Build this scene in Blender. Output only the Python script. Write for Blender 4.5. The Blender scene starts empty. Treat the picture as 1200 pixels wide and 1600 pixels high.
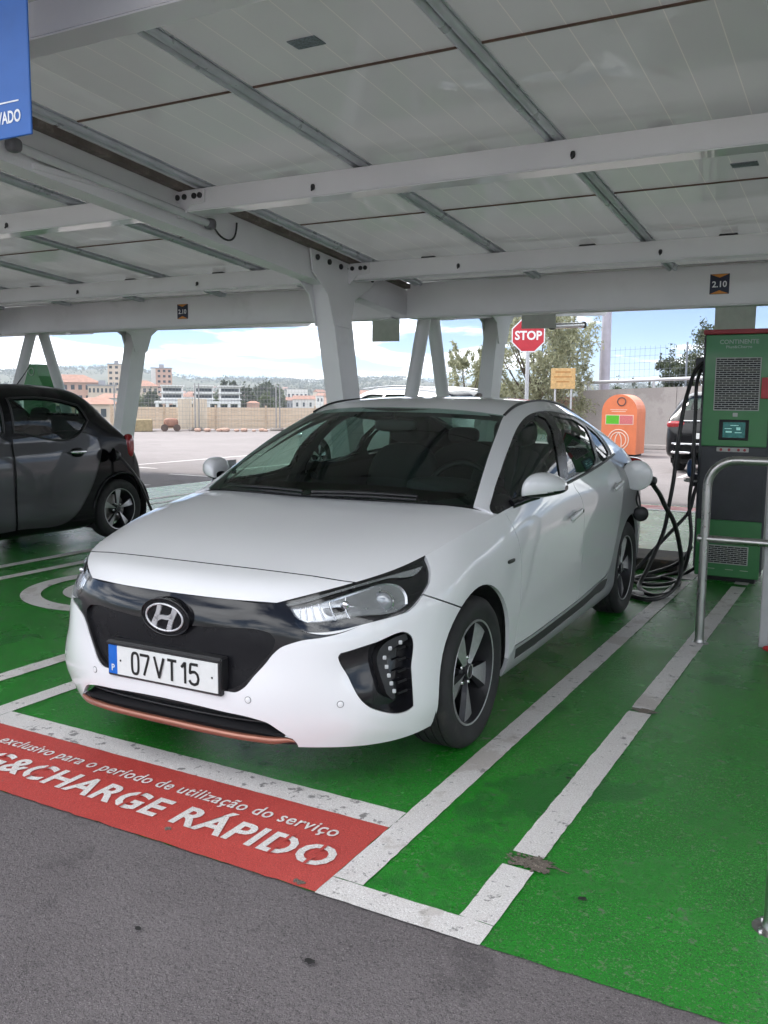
import bpy, math, random
import numpy as np
from mathutils import Vector, Matrix
from mathutils.geometry import delaunay_2d_cdt

random.seed(7)
RNG = np.random.default_rng(7)
scene = bpy.context.scene
COL = scene.collection

# ---------------------------------------------------------------- camera
cam_data = bpy.data.cameras.new('camera')
cam = bpy.data.objects.new('camera', cam_data)
COL.objects.link(cam)
cam_data.sensor_fit = 'VERTICAL'
cam_data.sensor_height = 36.0
cam_data.lens = 36.0 * 1404.76 / 1600.0
cam_data.clip_start = 0.05
cam_data.clip_end = 20000
def aim(yaw, pitch, roll):
    f = Vector((math.sin(yaw) * math.cos(pitch), math.cos(yaw) * math.cos(pitch), math.sin(pitch)))
    r = Vector((math.cos(yaw), -math.sin(yaw), 0))
    u = r.cross(f)
    r2 = math.cos(roll) * r + math.sin(roll) * u
    u2 = -math.sin(roll) * r + math.cos(roll) * u
    return Matrix((r2, u2, -f)).transposed()
cam.matrix_world = Matrix.Translation((2.2803, -3.3263, 1.4327)) @ aim(math.radians(-28.8025), math.radians(-7.1792), math.radians(0.5214)).to_4x4()
scene.camera = cam
# ---------------------------------------------------------------- materials
def _n(nt, kind, **kw):
    n = nt.nodes.new(kind)
    for k, v in kw.items():
        if k in n.inputs: n.inputs[k].default_value = v
        else: setattr(n, k, v)
    return n
MATS = {}
def pm(name, base, rough=.5, metal=0.0, vary=None, rvary=None, bump=None, coat=0.0, coat_rough=.03, spec=.5, emit=None, stain=None, obj=False):
    """principled material. vary=(scale, amount) mottles the colour, rvary=(scale, amount) the roughness, bump=(scale, height m), stain=(scale, colour, threshold, amount)"""
    if name in MATS: return MATS[name]
    m = bpy.data.materials.new(name); m.use_nodes = True; nt = m.node_tree; b = nt.nodes['Principled BSDF']
    b.inputs['Base Color'].default_value = (*base, 1); b.inputs['Roughness'].default_value = rough; b.inputs['Metallic'].default_value = metal
    b.inputs['Specular IOR Level'].default_value = spec
    if coat: b.inputs['Coat Weight'].default_value = coat; b.inputs['Coat Roughness'].default_value = coat_rough
    if emit: b.inputs['Emission Color'].default_value = (*emit[0], 1); b.inputs['Emission Strength'].default_value = emit[1]
    co = None
    def coord():
        nonlocal co
        if co is None:
            if obj: co = _n(nt, 'ShaderNodeTexCoord').outputs['Object']
            else: co = _n(nt, 'ShaderNodeNewGeometry').outputs['Position']
        return co
    col = None
    if vary:
        t = _n(nt, 'ShaderNodeTexNoise', Scale=vary[0], Detail=6.0, Roughness=.6); nt.links.new(coord(), t.inputs['Vector'])
        r = _n(nt, 'ShaderNodeMapRange'); r.inputs['From Min'].default_value = .3; r.inputs['From Max'].default_value = .7
        r.inputs['To Min'].default_value = 1 - vary[1]; r.inputs['To Max'].default_value = 1 + vary[1]; nt.links.new(t.outputs['Fac'], r.inputs['Value'])
        mx = _n(nt, 'ShaderNodeVectorMath', operation='SCALE'); mx.inputs[0].default_value = base; nt.links.new(r.outputs['Result'], mx.inputs['Scale']); col = mx.outputs[0]
    if stain:
        t = _n(nt, 'ShaderNodeTexNoise', Scale=stain[0], Detail=8.0, Roughness=.65); nt.links.new(coord(), t.inputs['Vector'])
        r = _n(nt, 'ShaderNodeMapRange'); r.inputs['From Min'].default_value = stain[2]; r.inputs['From Max'].default_value = stain[2] + .12; r.inputs['To Max'].default_value = stain[3]
        nt.links.new(t.outputs['Fac'], r.inputs['Value'])
        mx = _n(nt, 'ShaderNodeMix', data_type='RGBA'); nt.links.new(r.outputs['Result'], mx.inputs[0])
        if col is not None: nt.links.new(col, mx.inputs[6])
        else: mx.inputs[6].default_value = (*base, 1)
        mx.inputs[7].default_value = (*stain[1], 1); col = mx.outputs[2]
    if col is not None: nt.links.new(col, b.inputs['Base Color'])
    if rvary:
        t = _n(nt, 'ShaderNodeTexNoise', Scale=rvary[0], Detail=5.0); nt.links.new(coord(), t.inputs['Vector'])
        r = _n(nt, 'ShaderNodeMapRange'); r.inputs['From Min'].default_value = .3; r.inputs['From Max'].default_value = .7
        r.inputs['To Min'].default_value = max(.02, rough - rvary[1]); r.inputs['To Max'].default_value = min(1, rough + rvary[1]); nt.links.new(t.outputs['Fac'], r.inputs['Value']); nt.links.new(r.outputs['Result'], b.inputs['Roughness'])
    if bump:
        t = _n(nt, 'ShaderNodeTexNoise', Scale=bump[0], Detail=4.0); nt.links.new(coord(), t.inputs['Vector'])
        bp = _n(nt, 'ShaderNodeBump', Strength=1.0, Distance=bump[1]); nt.links.new(t.outputs['Fac'], bp.inputs['Height']); nt.links.new(bp.outputs[0], b.inputs['Normal'])
    MATS[name] = m; return m
def glass(name, tint, ior=1.5, rough=0.0):
    if name in MATS: return MATS[name]
    m = bpy.data.materials.new(name); m.use_nodes = True; nt = m.node_tree; nt.nodes.clear()
    out = _n(nt, 'ShaderNodeOutputMaterial'); mx = _n(nt, 'ShaderNodeMixShader'); fr = _n(nt, 'ShaderNodeFresnel', IOR=ior); ge = _n(nt, 'ShaderNodeNewGeometry'); mr = _n(nt, 'ShaderNodeMapRange'); mr.inputs['To Min'].default_value = ior; mr.inputs['To Max'].default_value = 1 / ior; nt.links.new(ge.outputs['Backfacing'], mr.inputs['Value']); nt.links.new(mr.outputs['Result'], fr.inputs['IOR'])   # thin pane: same both ways
    tr = _n(nt, 'ShaderNodeBsdfTransparent'); tr.inputs['Color'].default_value = (*tint, 1)
    gl = _n(nt, 'ShaderNodeBsdfAnisotropic'); gl.inputs['Roughness'].default_value = rough
    nt.links.new(fr.outputs[0], mx.inputs[0]); nt.links.new(tr.outputs[0], mx.inputs[1]); nt.links.new(gl.outputs[0], mx.inputs[2]); nt.links.new(mx.outputs[0], out.inputs[0])
    MATS[name] = m; return m

WHITE_PAINT = pm('white_car_paint', (.80, .80, .82), .36, coat=1.0, coat_rough=.03, vary=(.8, .006), obj=True)
GLOSS_BLACK = pm('gloss_black_plastic', (.008, .008, .010), .12, spec=.4, coat=.3, rvary=(9, .04), obj=True)
SATIN_BLACK = pm('satin_black_plastic', (.016, .016, .018), .42, bump=(900, .0002), obj=True)
RUBBER = pm('black_rubber', (.022, .022, .023), .75, vary=(14, .25), stain=(8, (.09, .08, .07), .55, .35), obj=True)
TRIM = pm('interior_trim_charcoal', (.030, .031, .034), .7, vary=(30, .15), obj=True)
SEAT = pm('dark_seat_fabric', (.035, .035, .04), .85, vary=(220, .3), obj=True)
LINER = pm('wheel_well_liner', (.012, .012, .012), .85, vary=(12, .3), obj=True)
COPPER = pm('copper_paint', (.30, .115, .075), .36, .5, coat=.6, rvary=(20, .06), obj=True)
BADGE = pm('badge_silver', (.66, .66, .68), .28, .45, rvary=(20, .06), coat=.5, obj=True)
CHROME = pm('chrome', (.78, .78, .80), .12, 1.0, rvary=(15, .05), obj=True)
REFLECTOR = pm('lamp_reflector_silver', (.50, .51, .53), .22, .75, rvary=(30, .08), coat=.6, obj=True)
GRILLE_BLACK = pm('grille_panel_black', (.007, .007, .009), .30, spec=.25, rvary=(9, .05), obj=True)
MACHINED = pm('machined_alloy', (.48, .48, .49), .36, .6, vary=(60, .12), rvary=(40, .08), obj=True)
ALLOY_DARK = pm('dark_alloy_paint', (.03, .03, .033), .4, .4, rvary=(20, .1), obj=True)
STEEL = pm('brake_steel', (.28, .27, .26), .4, 1.0, vary=(20, .2), obj=True)
CAR_GLASS = glass('car_glass_tinted', (.46, .60, .54))
CLEAR_GLASS = glass('clear_lamp_lens', (.96, .97, .98))
PLATE_WHITE = pm('plate_white', (.72, .73, .72), .35, vary=(25, .05), obj=True)
PLATE_BLUE = pm('plate_blue', (.01, .13, .55), .35, vary=(25, .08), obj=True)
PLATE_INK = pm('plate_black_ink', (.012, .012, .012), .4, vary=(60, .15), obj=True)
LED = pm('led_lamp_white', (.46, .47, .48), .15, vary=(90, .15), coat=1.0, obj=True)
WINDOW_BLACK = pm('black_window_frame', (.012, .012, .013), .3, rvary=(12, .08), obj=True)
# ---------------------------------------------------------------- sky, sun, exposure
SUN_AZ = math.radians(285); SUN_EL = math.radians(56)      # azimuth clockwise from +y
world = bpy.data.worlds.new('World'); scene.world = world; world.use_nodes = True
wn = world.node_tree; wn.nodes.clear()
sky = wn.nodes.new('ShaderNodeTexSky'); sky.sky_type = 'NISHITA'; sky.sun_disc = False
sky.sun_elevation = SUN_EL; sky.sun_rotation = SUN_AZ; sky.air_density = .55; sky.altitude = 1500; sky.dust_density = .0; sky.ozone_density = 2.5
tc = wn.nodes.new('ShaderNodeTexCoord'); sep = wn.nodes.new('ShaderNodeSeparateXYZ'); wn.links.new(tc.outputs['Generated'], sep.inputs[0])
def wmath(op, a, b=None):
    n = wn.nodes.new('ShaderNodeMath'); n.operation = op
    for i, x in enumerate((a, b)):
        if x is None: continue
        if isinstance(x, (int, float)): n.inputs[i].default_value = x
        else: wn.links.new(x, n.inputs[i])
    return n.outputs[0]
# clouds lie on a flat layer overhead: direction divided by its height
h = wmath('ADD', wmath('MAXIMUM', sep.outputs['Z'], 0.0), .10)
cx = wmath('DIVIDE', sep.outputs['X'], h); cy = wmath('DIVIDE', sep.outputs['Y'], h)
comb = wn.nodes.new('ShaderNodeCombineXYZ'); wn.links.new(cx, comb.inputs[0]); wn.links.new(cy, comb.inputs[1]); comb.inputs[2].default_value = 21.0
n1 = wn.nodes.new('ShaderNodeTexNoise'); n1.inputs['Scale'].default_value = .75; n1.inputs['Detail'].default_value = 9; n1.inputs['Roughness'].default_value = .58; n1.inputs['Distortion'].default_value = .25
wn.links.new(comb.outputs[0], n1.inputs['Vector'])
ramp = wn.nodes.new('ShaderNodeMapRange'); ramp.interpolation_type = 'SMOOTHSTEP'; ramp.inputs['From Min'].default_value = .45; ramp.inputs['From Max'].default_value = .56
wn.links.new(n1.outputs['Fac'], ramp.inputs['Value'])
n2 = wn.nodes.new('ShaderNodeTexNoise'); n2.inputs['Scale'].default_value = 1.3; n2.inputs['Detail'].default_value = 7; wn.links.new(comb.outputs[0], n2.inputs['Vector'])
shade = wn.nodes.new('ShaderNodeMapRange'); shade.inputs['From Min'].default_value = .3; shade.inputs['From Max'].default_value = .7; shade.inputs['To Min'].default_value = 16.0; shade.inputs['To Max'].default_value = 25.0
wn.links.new(n2.outputs['Fac'], shade.inputs['Value'])
ccol = wn.nodes.new('ShaderNodeVectorMath'); ccol.operation = 'SCALE'; ccol.inputs[0].default_value = (.97, .99, 1.02); wn.links.new(shade.outputs['Result'], ccol.inputs['Scale'])
mixc = wn.nodes.new('ShaderNodeMix'); mixc.data_type = 'RGBA'; wn.links.new(ramp.outputs['Result'], mixc.inputs[0]); wn.links.new(sky.outputs[0], mixc.inputs[6]); wn.links.new(ccol.outputs[0], mixc.inputs[7])
bg = wn.nodes.new('ShaderNodeBackground'); bg.inputs['Strength'].default_value = .05; wn.links.new(mixc.outputs[2], bg.inputs['Color'])
wo = wn.nodes.new('ShaderNodeOutputWorld'); wn.links.new(bg.outputs[0], wo.inputs['Surface'])
sun_data = bpy.data.lights.new('sun', 'SUN'); sun_data.energy = 1.5; sun_data.angle = math.radians(14); sun_data.color = (1.0, .96, .90)
sun = bpy.data.objects.new('sun', sun_data); COL.objects.link(sun)
sd_ = Vector((math.sin(SUN_AZ) * math.cos(SUN_EL), math.cos(SUN_AZ) * math.cos(SUN_EL), math.sin(SUN_EL)))
sun.rotation_euler = sd_.to_track_quat('Z', 'Y').to_euler()
vs = scene.view_settings; vs.view_transform = 'Standard'; vs.look = 'None'; vs.exposure = 1.76; vs.gamma = 1.0; vs.use_curve_mapping = False
# ================================================================ surface toolkit
def spline_basis(k, q):
    """matrix B (len(q), len(k)): natural cubic spline through knots k evaluated at q; and its derivative"""
    k = np.asarray(k, float); n = len(k); h = np.diff(k)
    A = np.eye(n); Rm = np.zeros((n, n))
    for i in range(1, n - 1):
        A[i, i - 1] = h[i - 1]; A[i, i] = 2 * (h[i - 1] + h[i]); A[i, i + 1] = h[i]
        Rm[i, i - 1] = 6 / h[i - 1]; Rm[i, i + 1] = 6 / h[i]; Rm[i, i] = -6 / h[i - 1] - 6 / h[i]
    M = np.linalg.solve(A, Rm)
    q = np.asarray(q, float)
    j = np.clip(np.searchsorted(k, q, side='right') - 1, 0, n - 2)
    t0 = k[j]; hh = h[j]; a = (t0 + hh - q); b = (q - t0)
    E0 = np.eye(n)[j]; E1 = np.eye(n)[j + 1]
    c1 = (a / hh)[:, None]; c2 = (b / hh)[:, None]
    B = c1 * E0 + c2 * E1 + ((a**3 / (6 * hh) - a * hh / 6)[:, None]) * M[j] + ((b**3 / (6 * hh) - b * hh / 6)[:, None]) * M[j + 1]
    D = (-1 / hh)[:, None] * E0 + (1 / hh)[:, None] * E1 + ((-a**2 / (2 * hh) + hh / 6)[:, None]) * M[j] + ((b**2 / (2 * hh) - hh / 6)[:, None]) * M[j + 1]
    return B, D

def curve(pts, n):
    p = np.asarray(pts, float)
    k = np.concatenate([[0], np.cumsum(np.linalg.norm(np.diff(p, axis=0), axis=1))])
    B, _ = spline_basis(k, np.linspace(0, k[-1], n))
    return B @ p

class Patch:
    """interpolating bicubic surface through a grid of points C[row, col]; u runs along columns, v along rows, both in metres"""
    def __init__(self, C, flip=False):
        C = np.asarray(C, float); self.C = C; self.flip = flip
        du = np.linalg.norm(np.diff(C, axis=1), axis=2).mean(0); dv = np.linalg.norm(np.diff(C, axis=0), axis=2).mean(1)
        self.ku = np.concatenate([[0], np.cumsum(du)]); self.kv = np.concatenate([[0], np.cumsum(dv)])
        self.U = self.ku[-1]; self.V = self.kv[-1]
        gu = np.linspace(0, self.U, 260); gv = np.linspace(0, self.V, 70)
        uu, vv = np.meshgrid(gu, gv); self.lu = uu.ravel(); self.lv = vv.ravel()
        self.lp, self.ln = self.eval(np.stack([self.lu, self.lv], 1))
    def eval(self, uv):
        uv = np.asarray(uv, float)
        Bu, Du = spline_basis(self.ku, uv[:, 0]); Bv, Dv = spline_basis(self.kv, uv[:, 1])
        P = np.einsum('pi,pj,ijk->pk', Bv, Bu, self.C, optimize=True)
        Su = np.einsum('pi,pj,ijk->pk', Bv, Du, self.C, optimize=True)
        Sv = np.einsum('pi,pj,ijk->pk', Dv, Bu, self.C, optimize=True)
        N = np.cross(Su, Sv); N /= np.maximum(np.linalg.norm(N, axis=1), 1e-9)[:, None]
        if self.flip: N = -N
        return P, N
    def inv(self, pts, axes, ok=None):
        """(u,v) where the given two coordinates match: axes 'xz' front view, 'yz' side view, 'xy' plan"""
        ax = ['xyz'.index(c) for c in axes]; out = []
        L = self.lp[:, ax]
        for q in np.asarray(pts, float):
            d = ((L - q[:2])**2).sum(1)
            if ok is not None: d = np.where(ok(self.lp), d, 1e9)
            i = d.argmin(); uv = np.array([self.lu[i], self.lv[i]])
            for it in range(6):
                e = 1e-4
                P = self.eval([uv, uv + [e, 0], uv + [0, e]])[0][:, ax]
                J = np.stack([(P[1] - P[0]) / e, (P[2] - P[0]) / e], 1)
                try: s = np.linalg.solve(J, q[:2] - P[0])
                except np.linalg.LinAlgError: break
                l = np.linalg.norm(s)
                if l > .03: s *= .03 / l
                uv = np.clip(uv + s, [-.02, -.02], [self.U + .02, self.V + .02])
            out.append(uv)
        return np.array(out)

def inside(P, poly):
    x, y = P[:, 0], P[:, 1]; r = np.zeros(len(P), bool)
    a = np.asarray(poly); b = np.roll(a, -1, 0)
    for (x0, y0), (x1, y1) in zip(a, b):
        if y0 == y1: continue
        r ^= ((y0 > y) != (y1 > y)) & (x < (x1 - x0) * (y - y0) / (y1 - y0) + x0)
    return r

def resample(p, step, closed=False):
    p = np.asarray(p, float)
    if closed: p = np.vstack([p, p[:1]])
    out = []
    for a, b in zip(p[:-1], p[1:]):
        n = max(1, int(math.ceil(np.linalg.norm(b - a) / step)))
        out += [a + (b - a) * i / n for i in range(n)]
    if not closed: out.append(p[-1])
    return np.array(out)

def smooth_closed(p, step=.012, corner=35):
    """closed outline: rounds through the points with Catmull-Rom except at corners sharper than `corner` degrees"""
    p = np.asarray(p, float); n = len(p); out = []
    def tan(i):
        a, b, c = p[i - 1], p[i], p[(i + 1) % n]
        d1 = b - a; d2 = c - b; l1, l2 = np.linalg.norm(d1), np.linalg.norm(d2)
        ang = math.degrees(math.acos(max(-1, min(1, (d1 @ d2) / (l1 * l2 + 1e-12)))))
        if ang > corner: return None
        return (d1 / l1 * l2 + d2 / l2 * l1) / (l1 + l2)
    T = [tan(i) for i in range(n)]
    for i in range(n):
        a, b = p[i], p[(i + 1) % n]; L = np.linalg.norm(b - a)
        ta = T[i] if T[i] is not None else (b - a) / L
        tb = T[(i + 1) % n] if T[(i + 1) % n] is not None else (b - a) / L
        m = max(1, int(math.ceil(L / step)))
        for k in range(m):
            t = k / m
            out.append((2*t**3 - 3*t**2 + 1) * a + (t**3 - 2*t**2 + t) * ta * L + (-2*t**3 + 3*t**2) * b + (t**3 - t**2) * tb * L)
    return np.array(out)

def ribbon(p, w):
    """thin closed polygon following an open polyline"""
    p = np.asarray(p, float)
    t = np.gradient(p, axis=0); t /= np.linalg.norm(t, axis=1)[:, None]
    n = np.stack([-t[:, 1], t[:, 0]], 1) * w / 2
    return np.vstack([p + n, (p - n)[::-1]])

class Trim:
    """triangulation of a patch with outlines cut exactly into it. regions: name -> closed outline in (u, v)"""
    def __init__(self, patch, regions, step=.03):
        self.patch = patch
        V = []; E = []
        def add(poly, closed=True):
            i0 = len(V); V.extend(map(tuple, poly)); n = len(poly)
            E.extend((i0 + i, i0 + (i + 1) % n) for i in range(n if closed else n - 1))
        U, W = patch.U, patch.V
        add(resample([(0, 0), (U, 0), (U, W), (0, W)], step * .8, True))
        segs = []
        for nme, poly in regions.items():
            poly = np.asarray(poly); add(poly)
            segs.append(poly)
        con = np.vstack(segs) if segs else np.zeros((0, 2))
        gu = np.linspace(0, U, max(3, int(U / step)))[1:-1]; gv = np.linspace(0, W, max(3, int(W / step)))[1:-1]
        g = np.stack(np.meshgrid(gu, gv), -1).reshape(-1, 2)
        if len(con):
            keep = np.ones(len(g), bool)
            for i in range(0, len(g), 500):
                d = ((g[i:i+500, None] - con[None])**2).sum(2).min(1); keep[i:i+500] = d > (step * .45)**2
            g = g[keep]
        V.extend(map(tuple, g))
        vo, eo, fo, *_ = delaunay_2d_cdt([Vector(v) for v in V], E, [], 0, 1e-6)
        self.uv = np.array([tuple(v) for v in vo]); F = np.array([tuple(f) for f in fo if len(f) == 3])
        c = self.uv[F].mean(1)
        ok = (c[:, 0] > -1e-6) & (c[:, 0] < U + 1e-6) & (c[:, 1] > -1e-6) & (c[:, 1] < W + 1e-6)
        F = F[ok]; c = c[ok]
        uvc = np.clip(self.uv, 0, [U, W])
        self.P, self.N = patch.eval(uvc)
        self.F = F; self.lab = np.full(len(F), '', object)
        for nme, poly in regions.items():
            self.lab[inside(c, poly) & (self.lab == '')] = nme
        # orientation
        a, b, d = self.P[F[:, 0]], self.P[F[:, 1]], self.P[F[:, 2]]
        fn = np.cross(b - a, d - a); bad = (fn * self.N[F[:, 0]]).sum(1) < 0
        self.F[bad] = self.F[bad][:, ::-1]
        # islands of the unlabelled faces
        self.c = c
        par = np.arange(len(F))
        def find(i):
            while par[i] != i: par[i] = par[par[i]]; i = par[i]
            return i
        em = {}
        for i, f in enumerate(self.F):
            if self.lab[i] != '': continue
            for k in range(3):
                e = tuple(sorted((f[k], f[(k + 1) % 3])))
                if e in em: par[find(i)] = find(em[e])
                else: em[e] = i
        self.island = np.array([find(i) if self.lab[i] == '' else -1 for i in range(len(F))])
    def faces(self, name): return self.F[self.lab == name]
    def island_faces(self, uv):
        """the island holding the triangle nearest to (u,v)"""
        d = ((self.c - np.asarray(uv))**2).sum(1); d = np.where(self.island >= 0, d, 1e9)
        return self.F[self.island == self.island[d.argmin()]]

class Geo:
    """collects faces with their own normals, then builds ONE mesh object"""
    def __init__(self): self.v = []; self.f = []; self.n = []; self.m = []
    def add(self, verts, faces, normals=None, mat=0):
        """normals: per vertex array or None for flat"""
        o = sum(len(x) for x in self.v); verts = np.asarray(verts, float); self.v.append(verts)
        for f in faces:
            f = list(f)
            self.f.append([o + i for i in f]); self.m.append(mat)
            if normals is None:
                p = verts[f]; nn = np.zeros(3)
                for i in range(len(f)):
                    nn = nn + np.cross(p[i], p[(i + 1) % len(f)])
                l = np.linalg.norm(nn); nn = nn / l if l > 1e-12 else np.array([0, 0, 1.])
                self.n += [nn] * len(f)
            else: self.n += [normals[i] for i in f]
        return self
    def sheet(self, P, N, F, off=0.0, flange=0.0, mirror='', mat=0, skipx=True, back=False, flmat=None):
        """a surface piece P[F] lifted by off, its free edges turned in by flange; mirror '' | 'only' | 'both'"""
        P = np.asarray(P); N = np.asarray(N); used = np.unique(F); idx = -np.ones(len(P), int); idx[used] = np.arange(len(used))
        P2 = P[used] + N[used] * off; N2 = N[used]; F2 = idx[F]
        Q = np.zeros((0, 4), int)
        if flange:
            cnt = {}
            for f in F2:
                for k in range(3):
                    a, b = int(f[k]), int(f[(k + 1) % 3]); cnt.setdefault((min(a, b), max(a, b)), []).append((a, b))
            edges = [e[0] for e in cnt.values() if len(e) == 1]
            if skipx: edges = [e for e in edges if abs(P2[e[0], 0]) > 1e-3 or abs(P2[e[1], 0]) > 1e-3]
        for s in ((1,) if mirror == '' else (-1,) if mirror == 'only' else (1, -1)):
            S = np.array([s, 1, 1.]); Fs = F2 if s == 1 else F2[:, ::-1]
            if back: Fs = Fs[:, ::-1]
            self.add(P2 * S, Fs, (N2 * S) * (-1 if back else 1), mat)
            if flange and len(edges):
                vv = []; ff = []
                for a, b in edges:
                    o = len(vv); vv += [P2[a], P2[b], P2[b] - N2[b] * flange, P2[a] - N2[a] * flange]
                    ff.append((o, o + 3, o + 2, o + 1) if s == 1 else (o, o + 1, o + 2, o + 3))
                self.add(np.array(vv) * S, ff, None, mat if flmat is None else flmat)
        return self
    def box(self, lo, hi, mat=0, M=None):
        x0, y0, z0 = lo; x1, y1, z1 = hi
        v = np.array([(x0, y0, z0), (x1, y0, z0), (x1, y1, z0), (x0, y1, z0), (x0, y0, z1), (x1, y0, z1), (x1, y1, z1), (x0, y1, z1)], float)
        if M is not None: v = np.array([tuple(M @ Vector(p)) for p in v])
        return self.add(v, [(0, 3, 2, 1), (4, 5, 6, 7), (0, 1, 5, 4), (1, 2, 6, 5), (2, 3, 7, 6), (3, 0, 4, 7)], None, mat)
    def bbox(self, lo, hi, b=.01, mat=0, M=None):
        """box with chamfered vertical and horizontal edges"""
        lo = np.array(lo, float); hi = np.array(hi, float); b = min(b, *( (hi - lo) / 2.01)); v = []; 
        import itertools
        ids = {}
        for s in itertools.product((0, 1), repeat=3):
            for a in range(3):
                p = np.where(np.array(s) == 1, hi, lo).astype(float)
                for k in range(3):
                    if k != a: p[k] += -b if s[k] else b
                ids[s, a] = len(v); v.append(p)
        f = []
        for a in range(3):
            o = [k for k in range(3) if k != a]
            for s in (0, 1):
                q = []
                for t in ((0, 0), (1, 0), (1, 1), (0, 1)):
                    c = [0, 0, 0]; c[a] = s; c[o[0]] = t[0]; c[o[1]] = t[1]; q.append(ids[tuple(c), a])
                f.append(q)
        for a in range(3):
            o = [k for k in range(3) if k != a]
            for t in itertools.product((0, 1), repeat=2):
                c0 = [0, 0, 0]; c1 = [0, 0, 0]; c1[a] = 1
                for k, tt in zip(o, t): c0[k] = tt; c1[k] = tt
                f.append([ids[tuple(c0), o[0]], ids[tuple(c1), o[0]], ids[tuple(c1), o[1]], ids[tuple(c0), o[1]]])
        for s in itertools.product((0, 1), repeat=3): f.append([ids[s, 0], ids[s, 1], ids[s, 2]])
        v = np.array(v); c = v.mean(0); g = []
        for q in f:
            p = v[q]; n = np.cross(p[1] - p[0], p[2] - p[0])
            g.append(q if n @ (p.mean(0) - c) > 0 else q[::-1])
        if M is not None: v = np.array([tuple(M @ Vector(p)) for p in v])
        return self.add(v, g, None, mat)
    def tube(self, pts, r, n=10, cap=True, mat=0, closed=False, smooth=True):
        p = np.asarray(pts, float); m = len(p); r = np.broadcast_to(np.asarray(r, float), (m,))
        if closed: t = np.roll(p, -1, 0) - np.roll(p, 1, 0)
        else: t = np.gradient(p, axis=0)
        t /= np.maximum(np.linalg.norm(t, axis=1), 1e-9)[:, None]
        up = np.array([0, 0, 1.]) if abs(t[0, 2]) < .9 else np.array([1., 0, 0])
        a = np.cross(t[0], up); a /= np.linalg.norm(a); V = []; NN = []
        for i in range(m):
            a = a - t[i] * (a @ t[i]); a /= np.linalg.norm(a); b = np.cross(t[i], a)
            for k in range(n):
                th = 2 * math.pi * k / n; d = a * math.cos(th) + b * math.sin(th); V.append(p[i] + d * r[i]); NN.append(d)
        F = []
        for i in range(m if closed else m - 1):
            j = (i + 1) % m
            for k in range(n): F.append((i * n + k, i * n + (k + 1) % n, j * n + (k + 1) % n, j * n + k))
        F = [f[::-1] for f in F] if np.cross(V[1] - p[0], t[0]) @ V[0] > 1e9 else F
        self.add(V, F, NN if smooth else None, mat)
        if cap and not closed:
            self.add(V[:n], [tuple(range(n))[::-1]], None, mat); self.add(V[-n:], [tuple(range(n))], None, mat)
        return self
    def lathe(self, prof, n=32, mat=0, M=None, sharp=30):
        """profile [(r, h)] turned about the Z axis, M places it; smooth normals broken at corners"""
        prof = np.asarray(prof, float)
        for (r0, h0), (r1, h1) in zip(prof[:-1], prof[1:]): pass
        d = np.diff(prof, axis=0); L = np.maximum(np.linalg.norm(d, axis=1), 1e-9); nn = np.stack([d[:, 1], -d[:, 0]], 1) / L[:, None]
        for i in range(len(prof) - 1):
            def vn(j):
                k = j - 1 if j == i else j
                if 0 <= k < len(nn) and math.degrees(math.acos(max(-1, min(1, nn[i] @ nn[k])))) < sharp:
                    q = nn[i] + nn[k]; return q / np.linalg.norm(q)
                return nn[i]
            n0 = vn(i); n1 = vn(i + 1); V = []; N = []; F = []
            for k in range(n):
                c, s = math.cos(2 * math.pi * k / n), math.sin(2 * math.pi * k / n)
                for (r, h), m_ in ((prof[i], n0), (prof[i + 1], n1)):
                    V.append((r * c, r * s, h)); N.append((m_[0] * c, m_[0] * s, m_[1]))
            for k in range(n):
                a, b = 2 * k, 2 * ((k + 1) % n); F.append((a, b, b + 1, a + 1))
            V = np.array(V); N = np.array(N)
            if M is not None:
                V = np.array([tuple(M @ Vector(q)) for q in V]); R3 = M.to_3x3(); N = np.array([tuple((R3 @ Vector(q)).normalized()) for q in N])
            self.add(V, F, N, mat)
        return self
    def prism(self, poly, axis, lo, hi, mat=0, M=None):
        """closed 2-D outline (convex or not) pushed along an axis"""
        p = np.asarray(poly, float); n = len(p); o = [k for k in range(3) if k != axis]
        area = sum(p[i, 0] * p[(i + 1) % n, 1] - p[(i + 1) % n, 0] * p[i, 1] for i in range(n))
        if area < 0: p = p[::-1]
        V = np.zeros((2 * n, 3)); V[:n, o] = p; V[n:, o] = p; V[:n, axis] = lo; V[n:, axis] = hi
        F = [tuple(range(n))[::-1], tuple(range(n, 2 * n))] + [(i, (i + 1) % n, n + (i + 1) % n, n + i) for i in range(n)]
        if axis == 1: F = [f[::-1] for f in F]
        if M is not None: V = np.array([tuple(M @ Vector(q)) for q in V])
        return self.add(V, F, None, mat)
    def build(self, name, mats, parent=None, **props):
        me = bpy.data.meshes.new(name)
        V = np.vstack(self.v) if self.v else np.zeros((0, 3))
        mid = np.where(np.abs(V[:, 0]) < 1e-4)[0]
        if 1 < len(mid) < len(V):                       # weld the two halves along the middle plane
            seen = {}; mp = np.arange(len(V)); vn = {}; c_ = 0; ms_ = set(mid.tolist())
            for f in self.f:
                for j in f:
                    if j in ms_: vn.setdefault(j, self.n[c_])
                    c_ += 1
            for i in mid:
                q = vn.get(int(i), (0, 0, 1)); mp[i] = seen.setdefault((round(V[i, 1], 4), round(V[i, 2], 4), round(float(q[1]) * 4), round(float(q[2]) * 4)), i)
            nf = [[int(mp[j]) for j in f] for f in self.f]
            if all(len(set(f)) == len(f) for f in nf):
                used = np.unique(np.concatenate([np.array(f) for f in nf])); ix = -np.ones(len(V), int); ix[used] = np.arange(len(used)); V = V[used]; self.f = [[int(ix[j]) for j in f] for f in nf]
        me.from_pydata(V.tolist(), [], self.f)
        if not isinstance(mats, (list, tuple)): mats = [mats]
        for m in mats: me.materials.append(m)
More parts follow.
